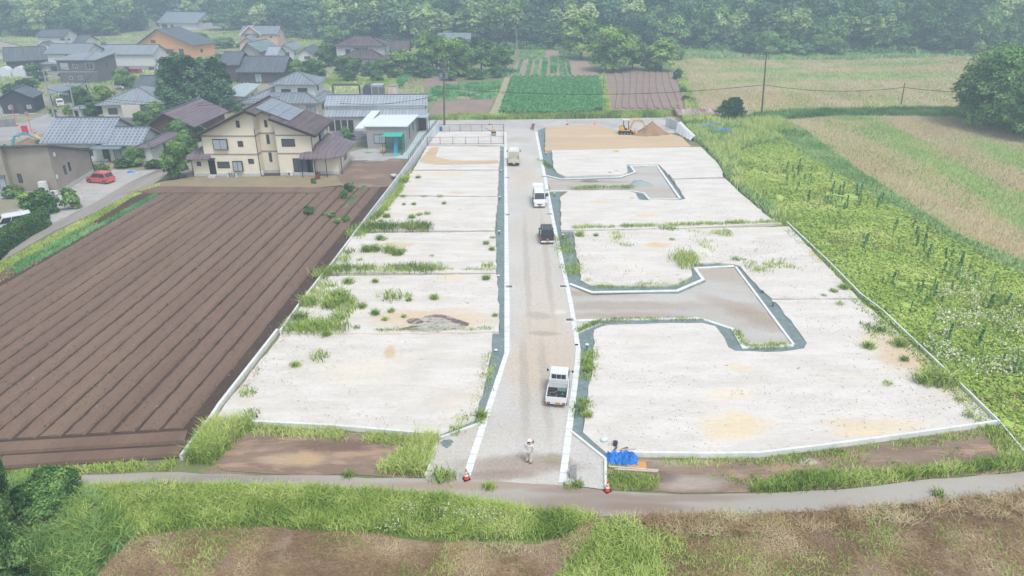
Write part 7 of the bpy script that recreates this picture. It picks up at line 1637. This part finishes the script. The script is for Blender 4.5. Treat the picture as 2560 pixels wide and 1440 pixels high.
pole('l', 581, 106, 78, 576, .13, arms=0, label='grey pole left of the pink house', simple=True)
pole('m', 604, 31, 0, 601, .15, arms=1, label='pole against the wood above the pink house')
pole('n', 337, 111, 86, 332, .13, arms=0, label='short pole left of the orange house', simple=True)
pole('o', 893, 96, 56, 890, .12, arms=0, label='thin pole above the brown-roofed house', simple=True)
pole('p', 466, 142, 112, 460, .1, 'wood_pole', 0, label='brown post at the right corner of the orange house', simple=True)
def cable(a, b, fa, fb, sag, label, r=.035, off=(0,0)):
    ga, Ta, Ha = POLE[a] if isinstance(a, str) else (Vector(a), Vector((0,0,0)), 0); gb, Tb, Hb = POLE[b] if isinstance(b, str) else (Vector(b), Vector((0,0,0)), 0)
    A = ga+Ta*fa; B = gb+Tb*fb; A.x += off[0]; B.x += off[1]; pts = [A.lerp(B, i/16)-Vector((0,0,4*sag*(i/16)*(1-i/16))) for i in range(17)]
    o = MB().path(pts, r, n=5).build('cable', M['wire'], None, fix=False); tag(o, label, 'cable', 'overhead cables')
cable('c', 'd', .58, .50, 1.5, 'long black cable sagging from the transformer pole to the tall field pole', .05)
cable('d', 'e', .50, .85, 1.0, 'black cable from the tall field pole to the short white-footed pole', .05)
cable('e', tuple(G(2640, 225, 6)), .85, 0, .8, 'black cable running off to the right edge', .05)
cable('c', tuple(G(850, 258, 5)), .5, 0, .9, 'black cable from the transformer pole toward the hipped house', .045)
cable('a', 'i', .93, .8, 1.6, 'cable rising from the leaning pole to the storehouse pole', .04)
cable('a', 'b', .6, .75, .4, 'short cable between the leaning pair of poles', .05)
cable('b', tuple(G(700, 246, 7)), .62, 0, 1.5, 'cable crossing in front of the hipped bungalow roof', .035)
cable('b', tuple(G(700, 241, 7)), .7, 0, 1.5, 'upper cable crossing above the hipped bungalow roof', .035)
cable('b', 'i', .8, .5, 1.5, 'thick cable from the right leaning pole to the storehouse pole', .05)
cable('i', 'j', .9, .8, 2, 'cable from the storehouse pole up to the wood', .035)
cable('l', 'o', .95, .6, 1.5, 'bluish cable passing behind the pink and brown-roofed houses', .035)
cable('o', 'f', .6, .85, 2.5, 'cable along the foot of the wood', .035)
cable('f', tuple(G(1600, 60, 10)), .85, 0, 2, 'cable running right from the far garden pole', .035)
cable('a', tuple(G(-60, 238, 8)), .9, 0, 1, 'cable running left from the leaning pole', .035)
# ---------------- fences ----------------
def mesh_fence(px, h, label, step=2.1, z=0.0, rail=True):
    P = [G(x, y, z) for x, y in px]; r = empty('mesh_fence', P[0], 0, label, 'fence'); o = P[0]
    for a, b in zip(P[:-1], P[1:]):
        L = (b-a).length; n = max(1, round(L/step)); 
        for i in range(n+1):
            p = a.lerp(b, i/n)-o; MB().box(p.x-.03, p.x+.03, p.y-.03, p.y+.03, 0, h).build('post', M['black'], r)
        mb = MB(); A = a-o; B = b-o
        for zz in (h-.03, .08): mb.beam(A+Vector((0,0,zz)), B+Vector((0,0,zz)), .03, .04)
        k = int(L/.3)
        for i in range(k): q = A.lerp(B, (i+.5)/k); mb.bar(q+Vector((0,0,.1)), q+Vector((0,0,h-.05)), .006, n=3, cap=False)
        for j in range(4): mb.bar(A+Vector((0,0,.2+j*(h-.3)/4)), B+Vector((0,0,.2+j*(h-.3)/4)), .006, n=3, cap=False)
        mb.build('mesh_panel', M['black'], r)
mesh_fence([(1069,361.5),(1259,360)], 1.25, 'dark mesh fence along the near side of the fenced yard', z=.35)
mesh_fence([(1096,329),(1259,328)], 1.25, 'dark mesh fence along the far side of the fenced yard', z=.35)
mesh_fence([(1259.5,360),(1259.5,328)], 1.3, 'dark mesh fence on the road side of the fenced yard', z=.35)
mesh_fence([(1022,405),(1055,357),(1093,310)], .95, 'dark mesh fence along the bluish concrete strip by the workshop', 1.6, z=.5)
# ---------------- people ----------------
def person(label, loc, rz, H=1.7, shirt='#dfe0e2', trousers='#d0cabf', shoe='#7a4a3c', hat='#eceeef', pose='phone', hair='#3a352f'):
    r = empty('person', loc, rz, label, 'person'); k = H/1.7
    V = [(0,0,.96),(0,0,1.12),(0,-.01,1.30),(0,0,1.44),(0,.015,1.52),(0,.02,1.60),
         (.10,0,.92),(.12,.03,.50),(.12,-.01,.09),(.12,.13,.05),(-.10,0,.92),(-.13,.05,.50),(-.14,.02,.09),(-.14,.16,.05),
         (.19,0,1.40),(.25,.06,1.14),(.14,.24,1.20),(-.19,0,1.40),(-.26,-.02,1.14),(-.20,.16,1.02)]
    if pose == 'phone': V[16] = (.10,.25,1.34); V[15] = (.24,.10,1.16); V[19] = (-.08,.22,1.14)
    if pose == 'bend': 
        for i in (2,3,4,5,14,15,16,17,18,19): x, y, z = V[i]; a = .9; dy, dz = y, z-1.0; V[i] = (x, dy*math.cos(a)+dz*math.sin(a), 1.0+dz*math.cos(a)-dy*math.sin(a))
        V[16] = (.12,.45,.6); V[19] = (-.12,.45,.6); V[15] = (.2,.42,.9); V[18] = (-.2,.42,.9)
    E = [(0,1),(1,2),(2,3),(3,4),(4,5),(0,6),(6,7),(7,8),(8,9),(0,10),(10,11),(11,12),(12,13),(3,14),(14,15),(15,16),(3,17),(17,18),(18,19)]
    Rr = [(.15,.11),(.14,.10),(.17,.11),(.13,.09),(.055,.055),(.06,.06),(.095,.095),(.065,.07),(.045,.05),(.045,.035),(.095,.095),(.065,.07),(.045,.05),(.045,.035),(.07,.07),(.05,.05),(.036,.036),(.07,.07),(.05,.05),(.036,.036)]
    def skin(name, vi, ei, mat, grow=0.0, root=0):
        me = bpy.data.meshes.new(name); mp = {v: i for i, v in enumerate(vi)}
        me.from_pydata([tuple(c*k for c in V[v]) for v in vi], [(mp[a], mp[b]) for a, b in ei], []); o = link(name, me, mat, r)
        md = o.modifiers.new('skin', 'SKIN'); sv = me.skin_vertices[0].data
        for v, i in mp.items(): sv[i].radius = ((Rr[v][0]+grow)*k, (Rr[v][1]+grow)*k); sv[i].use_root = (v == root)
        o.modifiers.new('sub', 'SUBSURF').levels = 1; o.modifiers['sub'].render_levels = 2; md.use_smooth_shade = True; return o
    sk = flat('skin', '#b98a6f', .7, var=.05)
    bd = skin('body', range(20), E, sk)
    ta = (14,15,17,18)
    skin('shirt', [0,1,2,3,14,15,17,18], [(0,1),(1,2),(2,3),(3,14),(14,15),(3,17),(17,18)], flat('shirt_'+shirt[1:], shirt, .9), .035)
    skin('trousers', [0,6,7,8,10,11,12], [(0,6),(6,7),(7,8),(0,10),(10,11),(11,12)], flat('trousers_'+trousers[1:], trousers, .9), .03)
    for i in (8, 12): x, y, z = V[i]; MB().ball((x*k, (y+.08)*k, .04*k), .055*k, .14*k, .05*k).build('shoe', flat('shoe_'+shoe[1:], shoe, .7), r, smooth=True)
    hx, hy, hz = [c*k for c in V[5]]
    hd = MB().ball((hx, hy+.02, hz+.02), .082*k, .098*k, .115*k, 14, 10); hd.ball((hx, hy+.115*k, hz+.005), .014, .02, .02, 6, 4)
    for s_ in (-1, 1): hd.ball((hx+s_*.085*k, hy+.02, hz+.01), .012, .02, .03, 6, 4)
    ho = hd.build('head', sk, r, smooth=True)
    for s_ in (-1, 1): MB().ball((hx+s_*.032*k, hy+.105*k, hz+.03), .012, .01, .008, 6, 4).build('eye', M['black'], ho)
    MB().box(hx-.025, hx+.025, hy+.108*k, hy+.118*k, hz-.05, hz-.04).build('mouth', flat('lip', '#8d5a50', .7), ho)
    MB().ball((hx, hy-.012, hz+.025), .094*k, .098*k, .115*k, 12, 8, z0=-.8).build('hair', flat('hair', hair, .9), r, smooth=True)
    if hat:
        hm_ = flat('helmet_'+hat[1:], hat, .3, spec=.5); h_ = MB().ball((hx, hy+.01, hz+.075), .125*k, .145*k, .11*k, 16, 10, z0=-.05); o = h_.build('helmet', hm_, r, smooth=True)
        MB().bar((hx, hy+.03, hz+.06), (hx, hy+.035, hz+.075), .15*k, .14*k, n=18).build('helmet_brim', hm_, o)
    for hi, s_ in ((16, 1), (19, -1)):      # hands: palm, four fingers, thumb
        p = Vector(V[hi])*k; q = Vector(V[hi-1])*k; d = (p-q).normalized(); sx = Vector((1,0,0))*s_
        mb = MB().bar(p, p+d*.085, .034, .04, n=8)
        for f_, ln in ((-.03,.06),(-.01,.072),(.01,.068),(.03,.052)):
            a = p+d*.08+sx.cross(d).normalized()*f_; b = a+d*ln*.55; c = b+(d*.5+Vector((0,0,-.3))).normalized()*ln*.5; mb.bar(a, b, .0095, .009, n=6).bar(b, c, .009, .007, n=6)
        mb.bar(p+d*.02-sx*.02, p+d*.06-sx*.06, .012, .009, n=6); mb.build('hand', sk, r, smooth=True)
    return r
person('person in white helmet and white shirt standing on the gravel road, back turned', G(1322, 1158, .055), R(-28), 1.70)
person('worker in blue-grey clothes bending at the far right corner of the road', G(1332, 325, .05), R(200), 1.7, '#7d8da6', '#5f6878', '#333333', '#d9dde0', 'bend')
person('person in a white shirt working among the cloud-pruned pines by the red parked car', G(310, 232), R(60), 1.65, '#e2e4e6', '#6e7f8a', '#444444', None, 'phone')
# handheld phone
pp = G(1322, 1158, .055); o = MB().box(-.04,.04,-.006,.006,-.08,.08).build('phone', M['black'], None, bevel=.006); a_ = R(-28)
v = Matrix.Translation(pp) @ Matrix.Rotation(a_, 4, 'Z') @ Vector((.10,.36,1.40)); o.location = v; o.rotation_euler = (R(-20), 0, a_); tag(o, 'dark phone held up by the person in the white helmet', 'phone')
# ---------------- things on and by the road ----------------
M['grate'] = flat('galvanised_grate', '#7f8d8f', .5, .4, var=.2, scale=20)
def basin(x0, x1, y, label, hpx=7, z=.10):
    a = G(x0, y, z); b = G(x1, y, z); W_ = (b-a).x; d = .62; c = (a+b)/2
    r = empty('catch_basin', (c.x, c.y, z), 0, label, 'drain', 'grated catch basins along the gutters')
    mb = MB()
    for (u0,u1,v0,v1) in ((-W_/2,W_/2,-d/2,-d/2+.07),(-W_/2,W_/2,d/2-.07,d/2),(-W_/2,-W_/2+.07,-d/2+.07,d/2-.07),(W_/2-.07,W_/2,-d/2+.07,d/2-.07)): mb.box(u0,u1,v0,v1,-.1,.025)
    mb.build('frame', M['concrete'], r); g = MB(); n = 12
    for i in range(n): u = -W_/2+.07+(W_-.14)*(i+.5)/n; g.box(u-.012,u+.012,-d/2+.07,d/2-.07,.0,.018)
    for v in (-.12,.12): g.box(-W_/2+.07,W_/2-.07,v-.012,v+.012,.0,.014)
    g.box(-W_/2+.07,W_/2-.07,-d/2+.07,d/2-.07,-.05,-.02); g.build('grate', M['grate'], r)
for (a, b, y, l) in [(1263,1283,716.5,'nearest grated basin in the left gutter'),(1262,1277,537,'second grated basin in the left gutter'),(1262,1275,444,'farthest grated basin in the left gutter'),(1398,1418,716,'grated basin at the upper corner of the near side road'),(1413,1435,799.5,'grated basin at the lower corner of the near side road'),
    (1366,1382,535,'grated basin in the right gutter behind the black car'),(1352,1366,441.5,'grated basin at the upper corner of the far side road'),(1363,1375,475.5,'grated basin at the lower corner of the far side road')]: basin(a, b, y, l)
o = MB().box(-.12,.12,-.12,.12,0,.012).build('hole_shade_plate', flat('hole_shade','#0c0c0c',.9)); o.location = G(1441.5, 862, .094); tag(o, 'flat square painted black as the dark of an opening in the right gutter bend', 'drain')  # thin plate on the gutter; the opening's inner darkness is painted black
pc = flat('grey_pipe', '#6d7377', .6)
for (x, y, h_, l) in [(1251,380,.25,'beside the dump truck'),(1252,430,.25,'second on the left strip'),(1249,500,.45,'third on the left strip'),(1248,586,.4,'fourth on the left strip'),(1246,692,.12,'fifth on the left strip'),(1240,878,.1,'last on the left strip near the bend'),
        (1365,388,.4,'at the top of the right strip'),(1386,492,.5,'below the far side road'),(1407,598,.55,'right of the black car'),(1467,878,.6,'right of the gutter bend'),(1906,733,.35,'upper one right of the turning place'),(1932,767,.55,'lower one right of the turning place'),(1673,443,.45,'right of the far side road end')]:
    r = empty('standpipe', G(x, y, GS), 0, 'grey pipe stub with white cap, '+l, 'pipe', 'capped pipe stubs'); MB().bar((0,0,0),(0,0,h_),.085,n=12).build('pipe', pc, r); MB().bar((0,0,h_),(0,0,h_+.05),.15,.14,n=14).build('cap', M['white'], r)
# stack of hollow concrete blocks
blkm = flat('concrete_block', '#a7aaab', .9, var=.12)
def block_obj(loc, rz, label, up=False):
    mb = MB(); L, D, H = .39, .15, .19
    mb.box(-L/2,L/2,-D/2,-D/2+.03,0,H).box(-L/2,L/2,D/2-.03,D/2,0,H)
    for i in range(4): c = -L/2+.015+i*(L-.03)/3; mb.box(c-.015,c+.015,-D/2+.03,D/2-.03,0,H)
    o = mb.build('concrete_block', blkm); o.location = loc; o.rotation_euler = (0,0,rz); tag(o, label, 'block', 'hollow concrete blocks by the right gutter')
b0 = G(1433, 1196, .05); n = 0
for lv in range(3):
    for i in range(3): 
        if lv == 2 and i == 0: continue
        block_obj(b0+Vector((0, i*.16, lv*.195)), 0, 'hollow concrete block in the small stack by the right gutter, %s layer' % ('bottom','middle','top')[lv])
block_obj(b0+Vector((0,.2,.59)), R(15), 'hollow concrete block lying on top of the small stack')
# blue tarpaulin over timber, plywood, planks, bag
g_ = G(1555, 1163, .03); nx_, ny_ = 34, 18; w_, l_ = 1.95, 1.15; vs = []
for j in range(ny_+1):
    for i in range(nx_+1):
        x = -w_/2+w_*i/nx_; y = l_*j/ny_; e = min(i, nx_-i, j*1.6, (ny_-j)*1.6)/6; e = min(1, e)
        vs.append((x+.05*math.sin(j*1.3+i*.2), y+.06*math.sin(i*.9), .03+e*(.16+.42*float(fbm(x*2.2+9, y*3.4, .55, 3))+.035*math.sin(i*1.7+j*1.1)+.03*math.sin(j*1.9-i*.7))))
ts = MB().add(vs, [(j*(nx_+1)+i, j*(nx_+1)+i+1, (j+1)*(nx_+1)+i+1, (j+1)*(nx_+1)+i) for j in range(ny_) for i in range(nx_)])
o = ts.build('tarpaulin', flat('blue_tarp', '#2a7bd0', .45, spec=.4, var=.15, scale=4), None, fix=False); o.location = g_; o.rotation_euler = (0,0,R(-6)); tag(o, 'crumpled bright blue tarpaulin thrown over timber right of the road mouth', 'tarpaulin')
def board(loc, L, W_, T, rz, m, label, name='plank', cat='plank', tilt=0): o = MB().box(-L/2,L/2,-W_/2,W_/2,0,T).build(name, m, None, bevel=.004); o.location = loc; o.rotation_euler = (0, tilt, rz); return tag(o, label, cat)
ply = flat('plywood', '#cf9a5c', .7, var=.08); pl1 = flat('pale_timber', '#c9c2b2', .8, var=.12); pl2 = flat('dark_timber', '#6f5a49', .85, var=.2)
board(G(1592, 1164, .06), 1.15, .78, .03, R(-5), ply, 'orange plywood sheet sticking out beside the blue tarpaulin', 'plywood_sheet', 'plywood', tilt=0)
board(G(1584, 1172, .12), 3.0, .10, .07, R(-7), pl1, 'long pale plank lying in front of the tarpaulin, upper one')
board(G(1590, 1177, .06), 2.6, .12, .07, R(-5), pl1, 'long pale plank lying in front of the tarpaulin, lower one')
board(G(1545, 1128, .16), 1.5, .12, .05, R(28), pl2, 'brown board on the pile behind the tarpaulin, slanting one'); board(G(1555, 1130, .24), 1.3, .10, .05, R(-12), pl1, 'pale board on the pile behind the tarpaulin'); board(G(1535, 1128, .22), 1.0, .12, .05, R(62), pl2, 'short dark board on the pile behind the tarpaulin'); board(G(1562, 1124, .18), 1.4, .07, .04, R(8), pl1, 'thin long batten behind the tarpaulin')
board(G(1557, 1133, .16), .55, .35, .03, R(-4), M['metal'], 'grey framed panel lying on the board pile', 'panel', 'panel')
t = empty('bucket', G(1538, 1114, .14), 0, 'dark tool bucket standing on the plot behind the board pile', 'bucket'); MB().bar((0,0,0),(0,0,.3),.13,.16,n=14).build('tub', flat('navy_plastic','#3a3f66',.5), t); MB().path([(-.15,0,.3),(-.1,0,.42),(.1,0,.42),(.15,0,.3)],.008).build('handle', M['metal'], t)
o = MB().ball((0,0,.12),.26,.18,.16,12,8).build('plastic_bag', flat('white_blue_bag','#cfdfe6',.5,var=.1,scale=9), None, smooth=True); o.location = G(1510, 1102, .14); o.rotation_euler = (.1,.1,.4); tag(o, 'white and pale blue plastic bag on the plot right of the road mouth', 'bag')
# heaps
def heap(px, py, w, d, h_, m, label, z=.0, seed=1):
    g_ = G(px, py, z); n, k = 40, 14; vs = []; 
    for j in range(k+1):
        f = j/k
        for i in range(n):
            a = 2*math.pi*i/n; q = 1+.14*math.sin(a*3+seed)+.08*math.sin(a*7+seed*2); r_ = f*q; hh = h_*max(0, (1-f))**1.05*(1+.08*math.sin(a*5+j+seed))-.05*(j == k)
            vs.append((math.cos(a)*r_*w/2, math.sin(a)*r_*d/2, hh+random.Random(i*31+j+seed).uniform(-.02,.03)*(j < k)))
    fs = [(j*n+i, j*n+(i+1)%n, (j+1)*n+(i+1)%n, (j+1)*n+i) for j in range(k) for i in range(n)]
    o = MB().add(vs, fs).build('heap', m, None, smooth=True, fix=False); o.location = g_; tag(o, label, 'heap')
hs_ = gmat('heap_sand', '#a98a6b', '#94765b', .8, fine=.15, bump=.8, bumpd=.1)
heap(1628, 334, 5.6, 4.6, 2.1, hs_, 'tall cone of brown sand beside the yellow excavator', .4, 2); heap(1600, 338, 2.4, 1.8, .6, hs_, 'small spill of sand under the excavator bucket', .4, 5)
heap(1601, 460, 3.2, 3.4, .55, gmat('heap_grey','#a3adaa','#929c9a',.8,fine=.15,bump=.8), 'low grey-green gravel heap at the end of the far side road', .05, 3)
heap(1475, 453, 2.8, 1.4, .3, gmat('heap_grit','#8f8880','#7d7771',.8,fine=.15,bump=.8), 'small dark gravel heap on the far side road', .05, 4)
heap(1117, 1108, .8, .9, .05, g_strip, 'little spill of green grey stone on the left apron', .05, 6)
heap(75, 360, 6, 4, 1.0, gmat('heap_earth','#7a6552','#8f7a62',.8,fine=.2,bump=.8), 'brown spoil heap at the digging by the village road', 0, 7)
heap(93, 352, 2.4, 1.5, 1.2, flat('pale_orange_boulders','#d6a877',.9,var=.2), 'pale orange rubble at the digging by the village road', 0, 8)
# planks in front of fence, white boards, etc.
for i in range(4): tag(board(G(1205, 366.5, .36+.06*i)+Vector((.3*i,.05*i,0)), 2.9, .25, .05, R(-2+i), pl1 if i % 2 else flat('grey_timber','#a79a8e',.85), 'weathered scaffold plank in the stack by the yard fence', cat='plank'), None, None, 'planks stacked by the yard fence')
for i, (x, y, a) in enumerate([(945,401,6),(950,399,4),(938,403,9)]): tag(board(G(x, y, .05+.05*i), 2.8, .14, .05, R(a), M['frame_w'], 'pale post lying at the edge of the brown yard', 'post', 'post'), None, None, 'posts lying at the yard edge')
# small kit around the houses
def ac(px, py, label, z=0, rz=0):
    r = empty('air_conditioner', G(px, py, z), rz, label, 'air conditioner'); MB().box(-.4,.4,0,.3,.08,.66).build('casing', M['white'], r, bevel=.02); MB().bar((-.1,-.01,.37),(-.1,-.03,.37),.22,n=20).build('fan_grille', M['metal'], r)
    MB().box(-.35,-.25,0,.3,0,.08).box(.25,.35,0,.3,0,.08).build('feet', M['black'], r)
ac(652, 440, 'outdoor air conditioner in the recess of the cream house', rz=0); ac(725, 441, 'outdoor air conditioner under the garden windows of the cream house'); ac(57, 496, 'outdoor air conditioner left of the white tank', rz=.1); ac(136, 489, 'outdoor air conditioner right of the white tank', rz=.2)
t = empty('water_heater', G(112, 492), .12, 'tall white water heater tank beside the taupe building', 'water heater'); MB().box(-.45,.45,0,.65,.05,2.0).build('tank', M['white'], t, bevel=.04); MB().path([(-.5,.2,.1),(-.9,.2,.6),(-.5,.3,1.0)],.03).build('pipe', M['frame_w'], t)
t = empty('oil_drum', G(795, 448), 0, 'rusty red oil drum at the front corner of the cream house', 'drum'); MB().bar((0,0,0),(0,0,.95),.33,n=20).build('drum', flat('rusty_red','#7c3d38',.7,var=.25), t); MB().bar((0,0,.93),(0,0,.97),.345,n=20).build('rim', M['trim'], t)
for i in range(4): board(G(572+i*6, 444, .0), .5, .06, .7, R(0), M['found'], 'light slab leaning at the wall foot of the cream house', 'slab', 'slab')
o = MB().ball((0,0,0),.5,.5,.5,20,12).build('ball', flat('yellow_ball','#d8c38a',.5), None, smooth=True); o.location = G(958, 374, .5)+Vector((0,0,0)); tag(o, 'large pale yellow ball beside the green practice net', 'ball')
# green practice net
def netmat():
    m = bpy.data.materials.new('green_net'); m.use_nodes = True; k = N(m); b = [n for n in k.n if n.type == 'BSDF_PRINCIPLED'][0]; b.inputs['Base Color'].default_value = C3('#25a08c'); b.inputs['Roughness'].default_value = .8
    tr = k.new('ShaderNodeBsdfTransparent'); mx = k.new('ShaderNodeMixShader'); mx.inputs[0].default_value = .42; out = [n for n in k.n if n.type == 'OUTPUT_MATERIAL'][0]
    k.l.new(tr.outputs[0], mx.inputs[1]); k.l.new(b.outputs[0], mx.inputs[2]); k.l.new(mx.outputs[0], out.inputs[0]); return m
nm_ = netmat(); t = empty('practice_net', G(958, 389), 0, 'green golf practice net on a black frame in front of the workshop', 'practice net'); w_ = (G(1006,389)-G(958,389)).x; d_ = 3.0; hN = 3.0
fr = MB()
for x in (0, w_):
    for y in (0, d_): fr.bar((x,y,0),(x,y,hN),.03)
for zz in (0.03, hN): fr.bar((0,0,zz),(w_,0,zz),.025).bar((0,d_,zz),(w_,d_,zz),.025).bar((0,0,zz),(0,d_,zz),.025).bar((w_,0,zz),(w_,d_,zz),.025)
fr.build('frame', M['black'], t)
MB().box(0,w_,0,d_,hN+.03,hN+.04).build('top_net', flat('solid_green_net','#3fb39b',.8), t); MB().box(w_+.03,w_+.04,0,d_,.3,hN).build('side_net', nm_, t); MB().box(0,w_,d_+.03,d_+.04,.3,hN).build('back_net', nm_, t)
MB().add([(w_*.62,.9,2.9),(w_*.82,.9,2.9),(w_*.72,.7,.3),(w_*.5,.6,.2)], [(0,1,2,3)]).build('target_net', flat('blue_net','#4a9fc0',.8), t, fix=False)
heap(990, 387, 2.4, 1.2, .35, flat('tangled_net','#5fa8a4',.9,var=.3,scale=9), 'tangle of turquoise netting under the practice net', .03, 11)
heap(922, 382, 1.5, .8, .12, flat('green_mat','#4aa877',.8,var=.1), 'bright green mat lying on the gravel forecourt', .03, 12)
heap(327, 431, 1.4, .8, .3, flat('blue_sheet_small','#2f86cf',.5,var=.1), 'small blue sheet lying on the gravel by the garden', 0, 13)
t = empty('barrow', G(985, 447), .5, 'grey wheelbarrow beside the long white wall', 'wheelbarrow'); MB().box(-.3,.3,-.45,.45,.35,.6,taper=-.08).build('tray', M['frame_w'], t); MB().bar((-.05,.55,.2),(.05,.55,.2),.2,n=14).build('wheel', M['rubber'], t); MB().bar((-.25,-.4,.35),(-.25,-.95,.5),.02).bar((.25,-.4,.35),(.25,-.95,.5),.02).build('handle', M['metal'], t)
# rusty low sheet roof, hoops, white frame on the right
h = House('sheet_roof_shelter', 'low shelter roofed with rusty red and white metal sheets', (1697,286), (1788,285), .7, cat='shelter')
h.block((1697,287), (1788,286), .7, 'wall_ltgrey', 'roof_red', 'gable_x', depth=4.2, pitch=.28, over=.35, ridge=False); h.door('f', 3.2, .8, .5, 'black', .1)
bp_ = flat('blue_pipe', '#3f8ad6', .5)
for (x, y, rr_, a, l) in [(1765,330,1.7,.3,'faded blue hoop frame lying in the weeds, left one'),(1785,325,2.1,.1,'long faded blue hoop frame lying in the weeds'),(1800,342,2.0,-.1,'bright blue pipe hoops over the weeds, front one'),(1810,340,1.7,-.5,'bright blue pipe hoops over the weeds, right one')]:
    mb = MB(); 
    for q in (0, .5): mb.path([(rr_*math.cos(t_), q+.3*math.sin(t_*2), .25+.9*math.sin(t_)) for t_ in np.linspace(0, math.pi, 12)], .06)
    o = mb.build('pipe_hoop', bp_); o.location = G(x, y); o.rotation_euler = (0,0,a); tag(o, l, 'hoop')
t = empty('garden_cart', G(1812, 304), .2, 'white tubular frame cart under the round dark tree', 'cart'); MB().path([(-1,0,.2),(-.6,.3,1.0),(.9,.3,.9),(.9,-.4,.3)],.05).path([(-.6,-.4,1.0),(.9,-.4,.9)],.05).bar((0,0,.2),(.3,.3,1),.04).build('frame', M['white'], t); MB().add([(-1.3,0,.1),(-1.0,-.1,.0),(-.8,.1,.8),(-1.2,.1,1.2)],[(0,1,2,3)]).build('panel', M['white'], t, fix=False)
# road works kit on the left
t = empty('sign_board', G(66, 339), .3, 'red road works board standing by the digging', 'sign'); MB().box(-.5,.5,-.02,.02,.25,1.75).build('board', flat('sign_red','#c8323f',.5), t); MB().bar((-.4,.3,0),(-.4,0,1.6),.02).bar((.4,.3,0),(.4,0,1.6),.02).build('legs', M['metal'], t)
for (x, y, hh_, l) in [(80,331,3.4,'orange pole with a round convex road mirror, right one'),(38,300,2.6,'orange pole with a round convex road mirror beside the ladder')]:
    t = empty('road_mirror', G(x, y), 0, l, 'road mirror'); MB().bar((0,0,0),(0,0,hh_),.05,n=8).build('post', orange, t); m_ = MB().bar((0,-.08,hh_),(0,-.02,hh_),.38,n=20).build('mirror_rim', orange, t); MB().bar((0,-.1,hh_),(0,-.082,hh_),.32,n=20).build('mirror', flat('mirror_glass','#a9b3b8',.1,.5), m_)
t = empty('ladder', G(6, 296), .1, 'aluminium step ladder in front of the dark shop', 'ladder')
mb = MB()
for s_ in (-1, 1): mb.beam((s_*.3,0,0),(s_*.2,.35,2.2),.05,.04).beam((s_*.3,.8,0),(s_*.2,.4,2.2),.04,.03)
mb.build('rails', M['frame_w'], t); mb = MB()
for i in range(6): f = (i+.6)/7; mb.beam((-.3+.1*f,.35*f,2.2*f),(.3-.1*f,.35*f,2.2*f),.05,.03)
mb.build('rungs', M['frame_w'], t)
def wall_obj(px, h_, th, m, label, name='block_wall'): return tag(ribbon([G(x, y) for x, y in px], -th/2, th/2, 0, h_).build(name, m), label, 'wall')
bw = gmat('grey_block_wall', '#8f8f8e', '#7c7d7c', 1.2, fine=.12, bump=.4)
wall_obj([(-60,320),(0,318),(40,316)], 1.4, .2, bw, 'low grey block wall at the left edge by the village road')
wall_obj([(288,308),(345,309),(362,313)], 1.1, .18, bw, 'dark stained garden wall in front of the hipped bungalow')
o = MB().ball((0,0,1.2),1.9,1.6,1.5,16,10,z0=-.6).build('dome_tank', M['white'], None, smooth=True); g_ = G(636, 66); o.location = g_; tag(o, 'white dome-shaped cover behind the pink house roof', 'dome')
t = empty('plastic_tunnel', G(12, 193), .2, 'white plastic covered tunnel at the far left edge', 'tunnel')
for i in range(2):
    mb = MB(); n = 8; vs = [(math.cos(math.pi*j/n)*1.6+i*3.6, y, math.sin(math.pi*j/n)*2.6) for y in (0, 3) for j in range(n+1)]; mb.add(vs, [(j, j+1, n+2+j, n+1+j) for j in range(n)]+[tuple(range(n+1))]); mb.build('cover', flat('white_sheet2','#d3d7da',.5), t)
sp_ = MB().box(0,.6,0,.6,0,.75).build('water_tub', flat('blue_tub','#2f6fd0',.5), None, bevel=.05); sp_.location = G(1097, 328, .35); tag(sp_, 'blue plastic tub in the corner of the fenced yard', 'tub')
# ---------------- haze ----------------
mb = MB().box(-700, 700, -60, 760, -2, 68)
hm = bpy.data.materials.new('haze_air'); hm.use_nodes = True; ht_ = hm.node_tree; ht_.nodes.clear()
pv = ht_.nodes.new('ShaderNodeVolumePrincipled'); ho = ht_.nodes.new('ShaderNodeOutputMaterial')
pv.inputs['Color'].default_value = (.63, .81, .99, 1); pv.inputs['Density'].default_value = .0013; pv.inputs['Anisotropy'].default_value = .0
ht_.links.new(pv.outputs[0], ho.inputs['Volume'])
hz = mb.build('haze', hm); tag(hz, 'pale bluish summer haze over the whole valley', None, None, 'stuff')
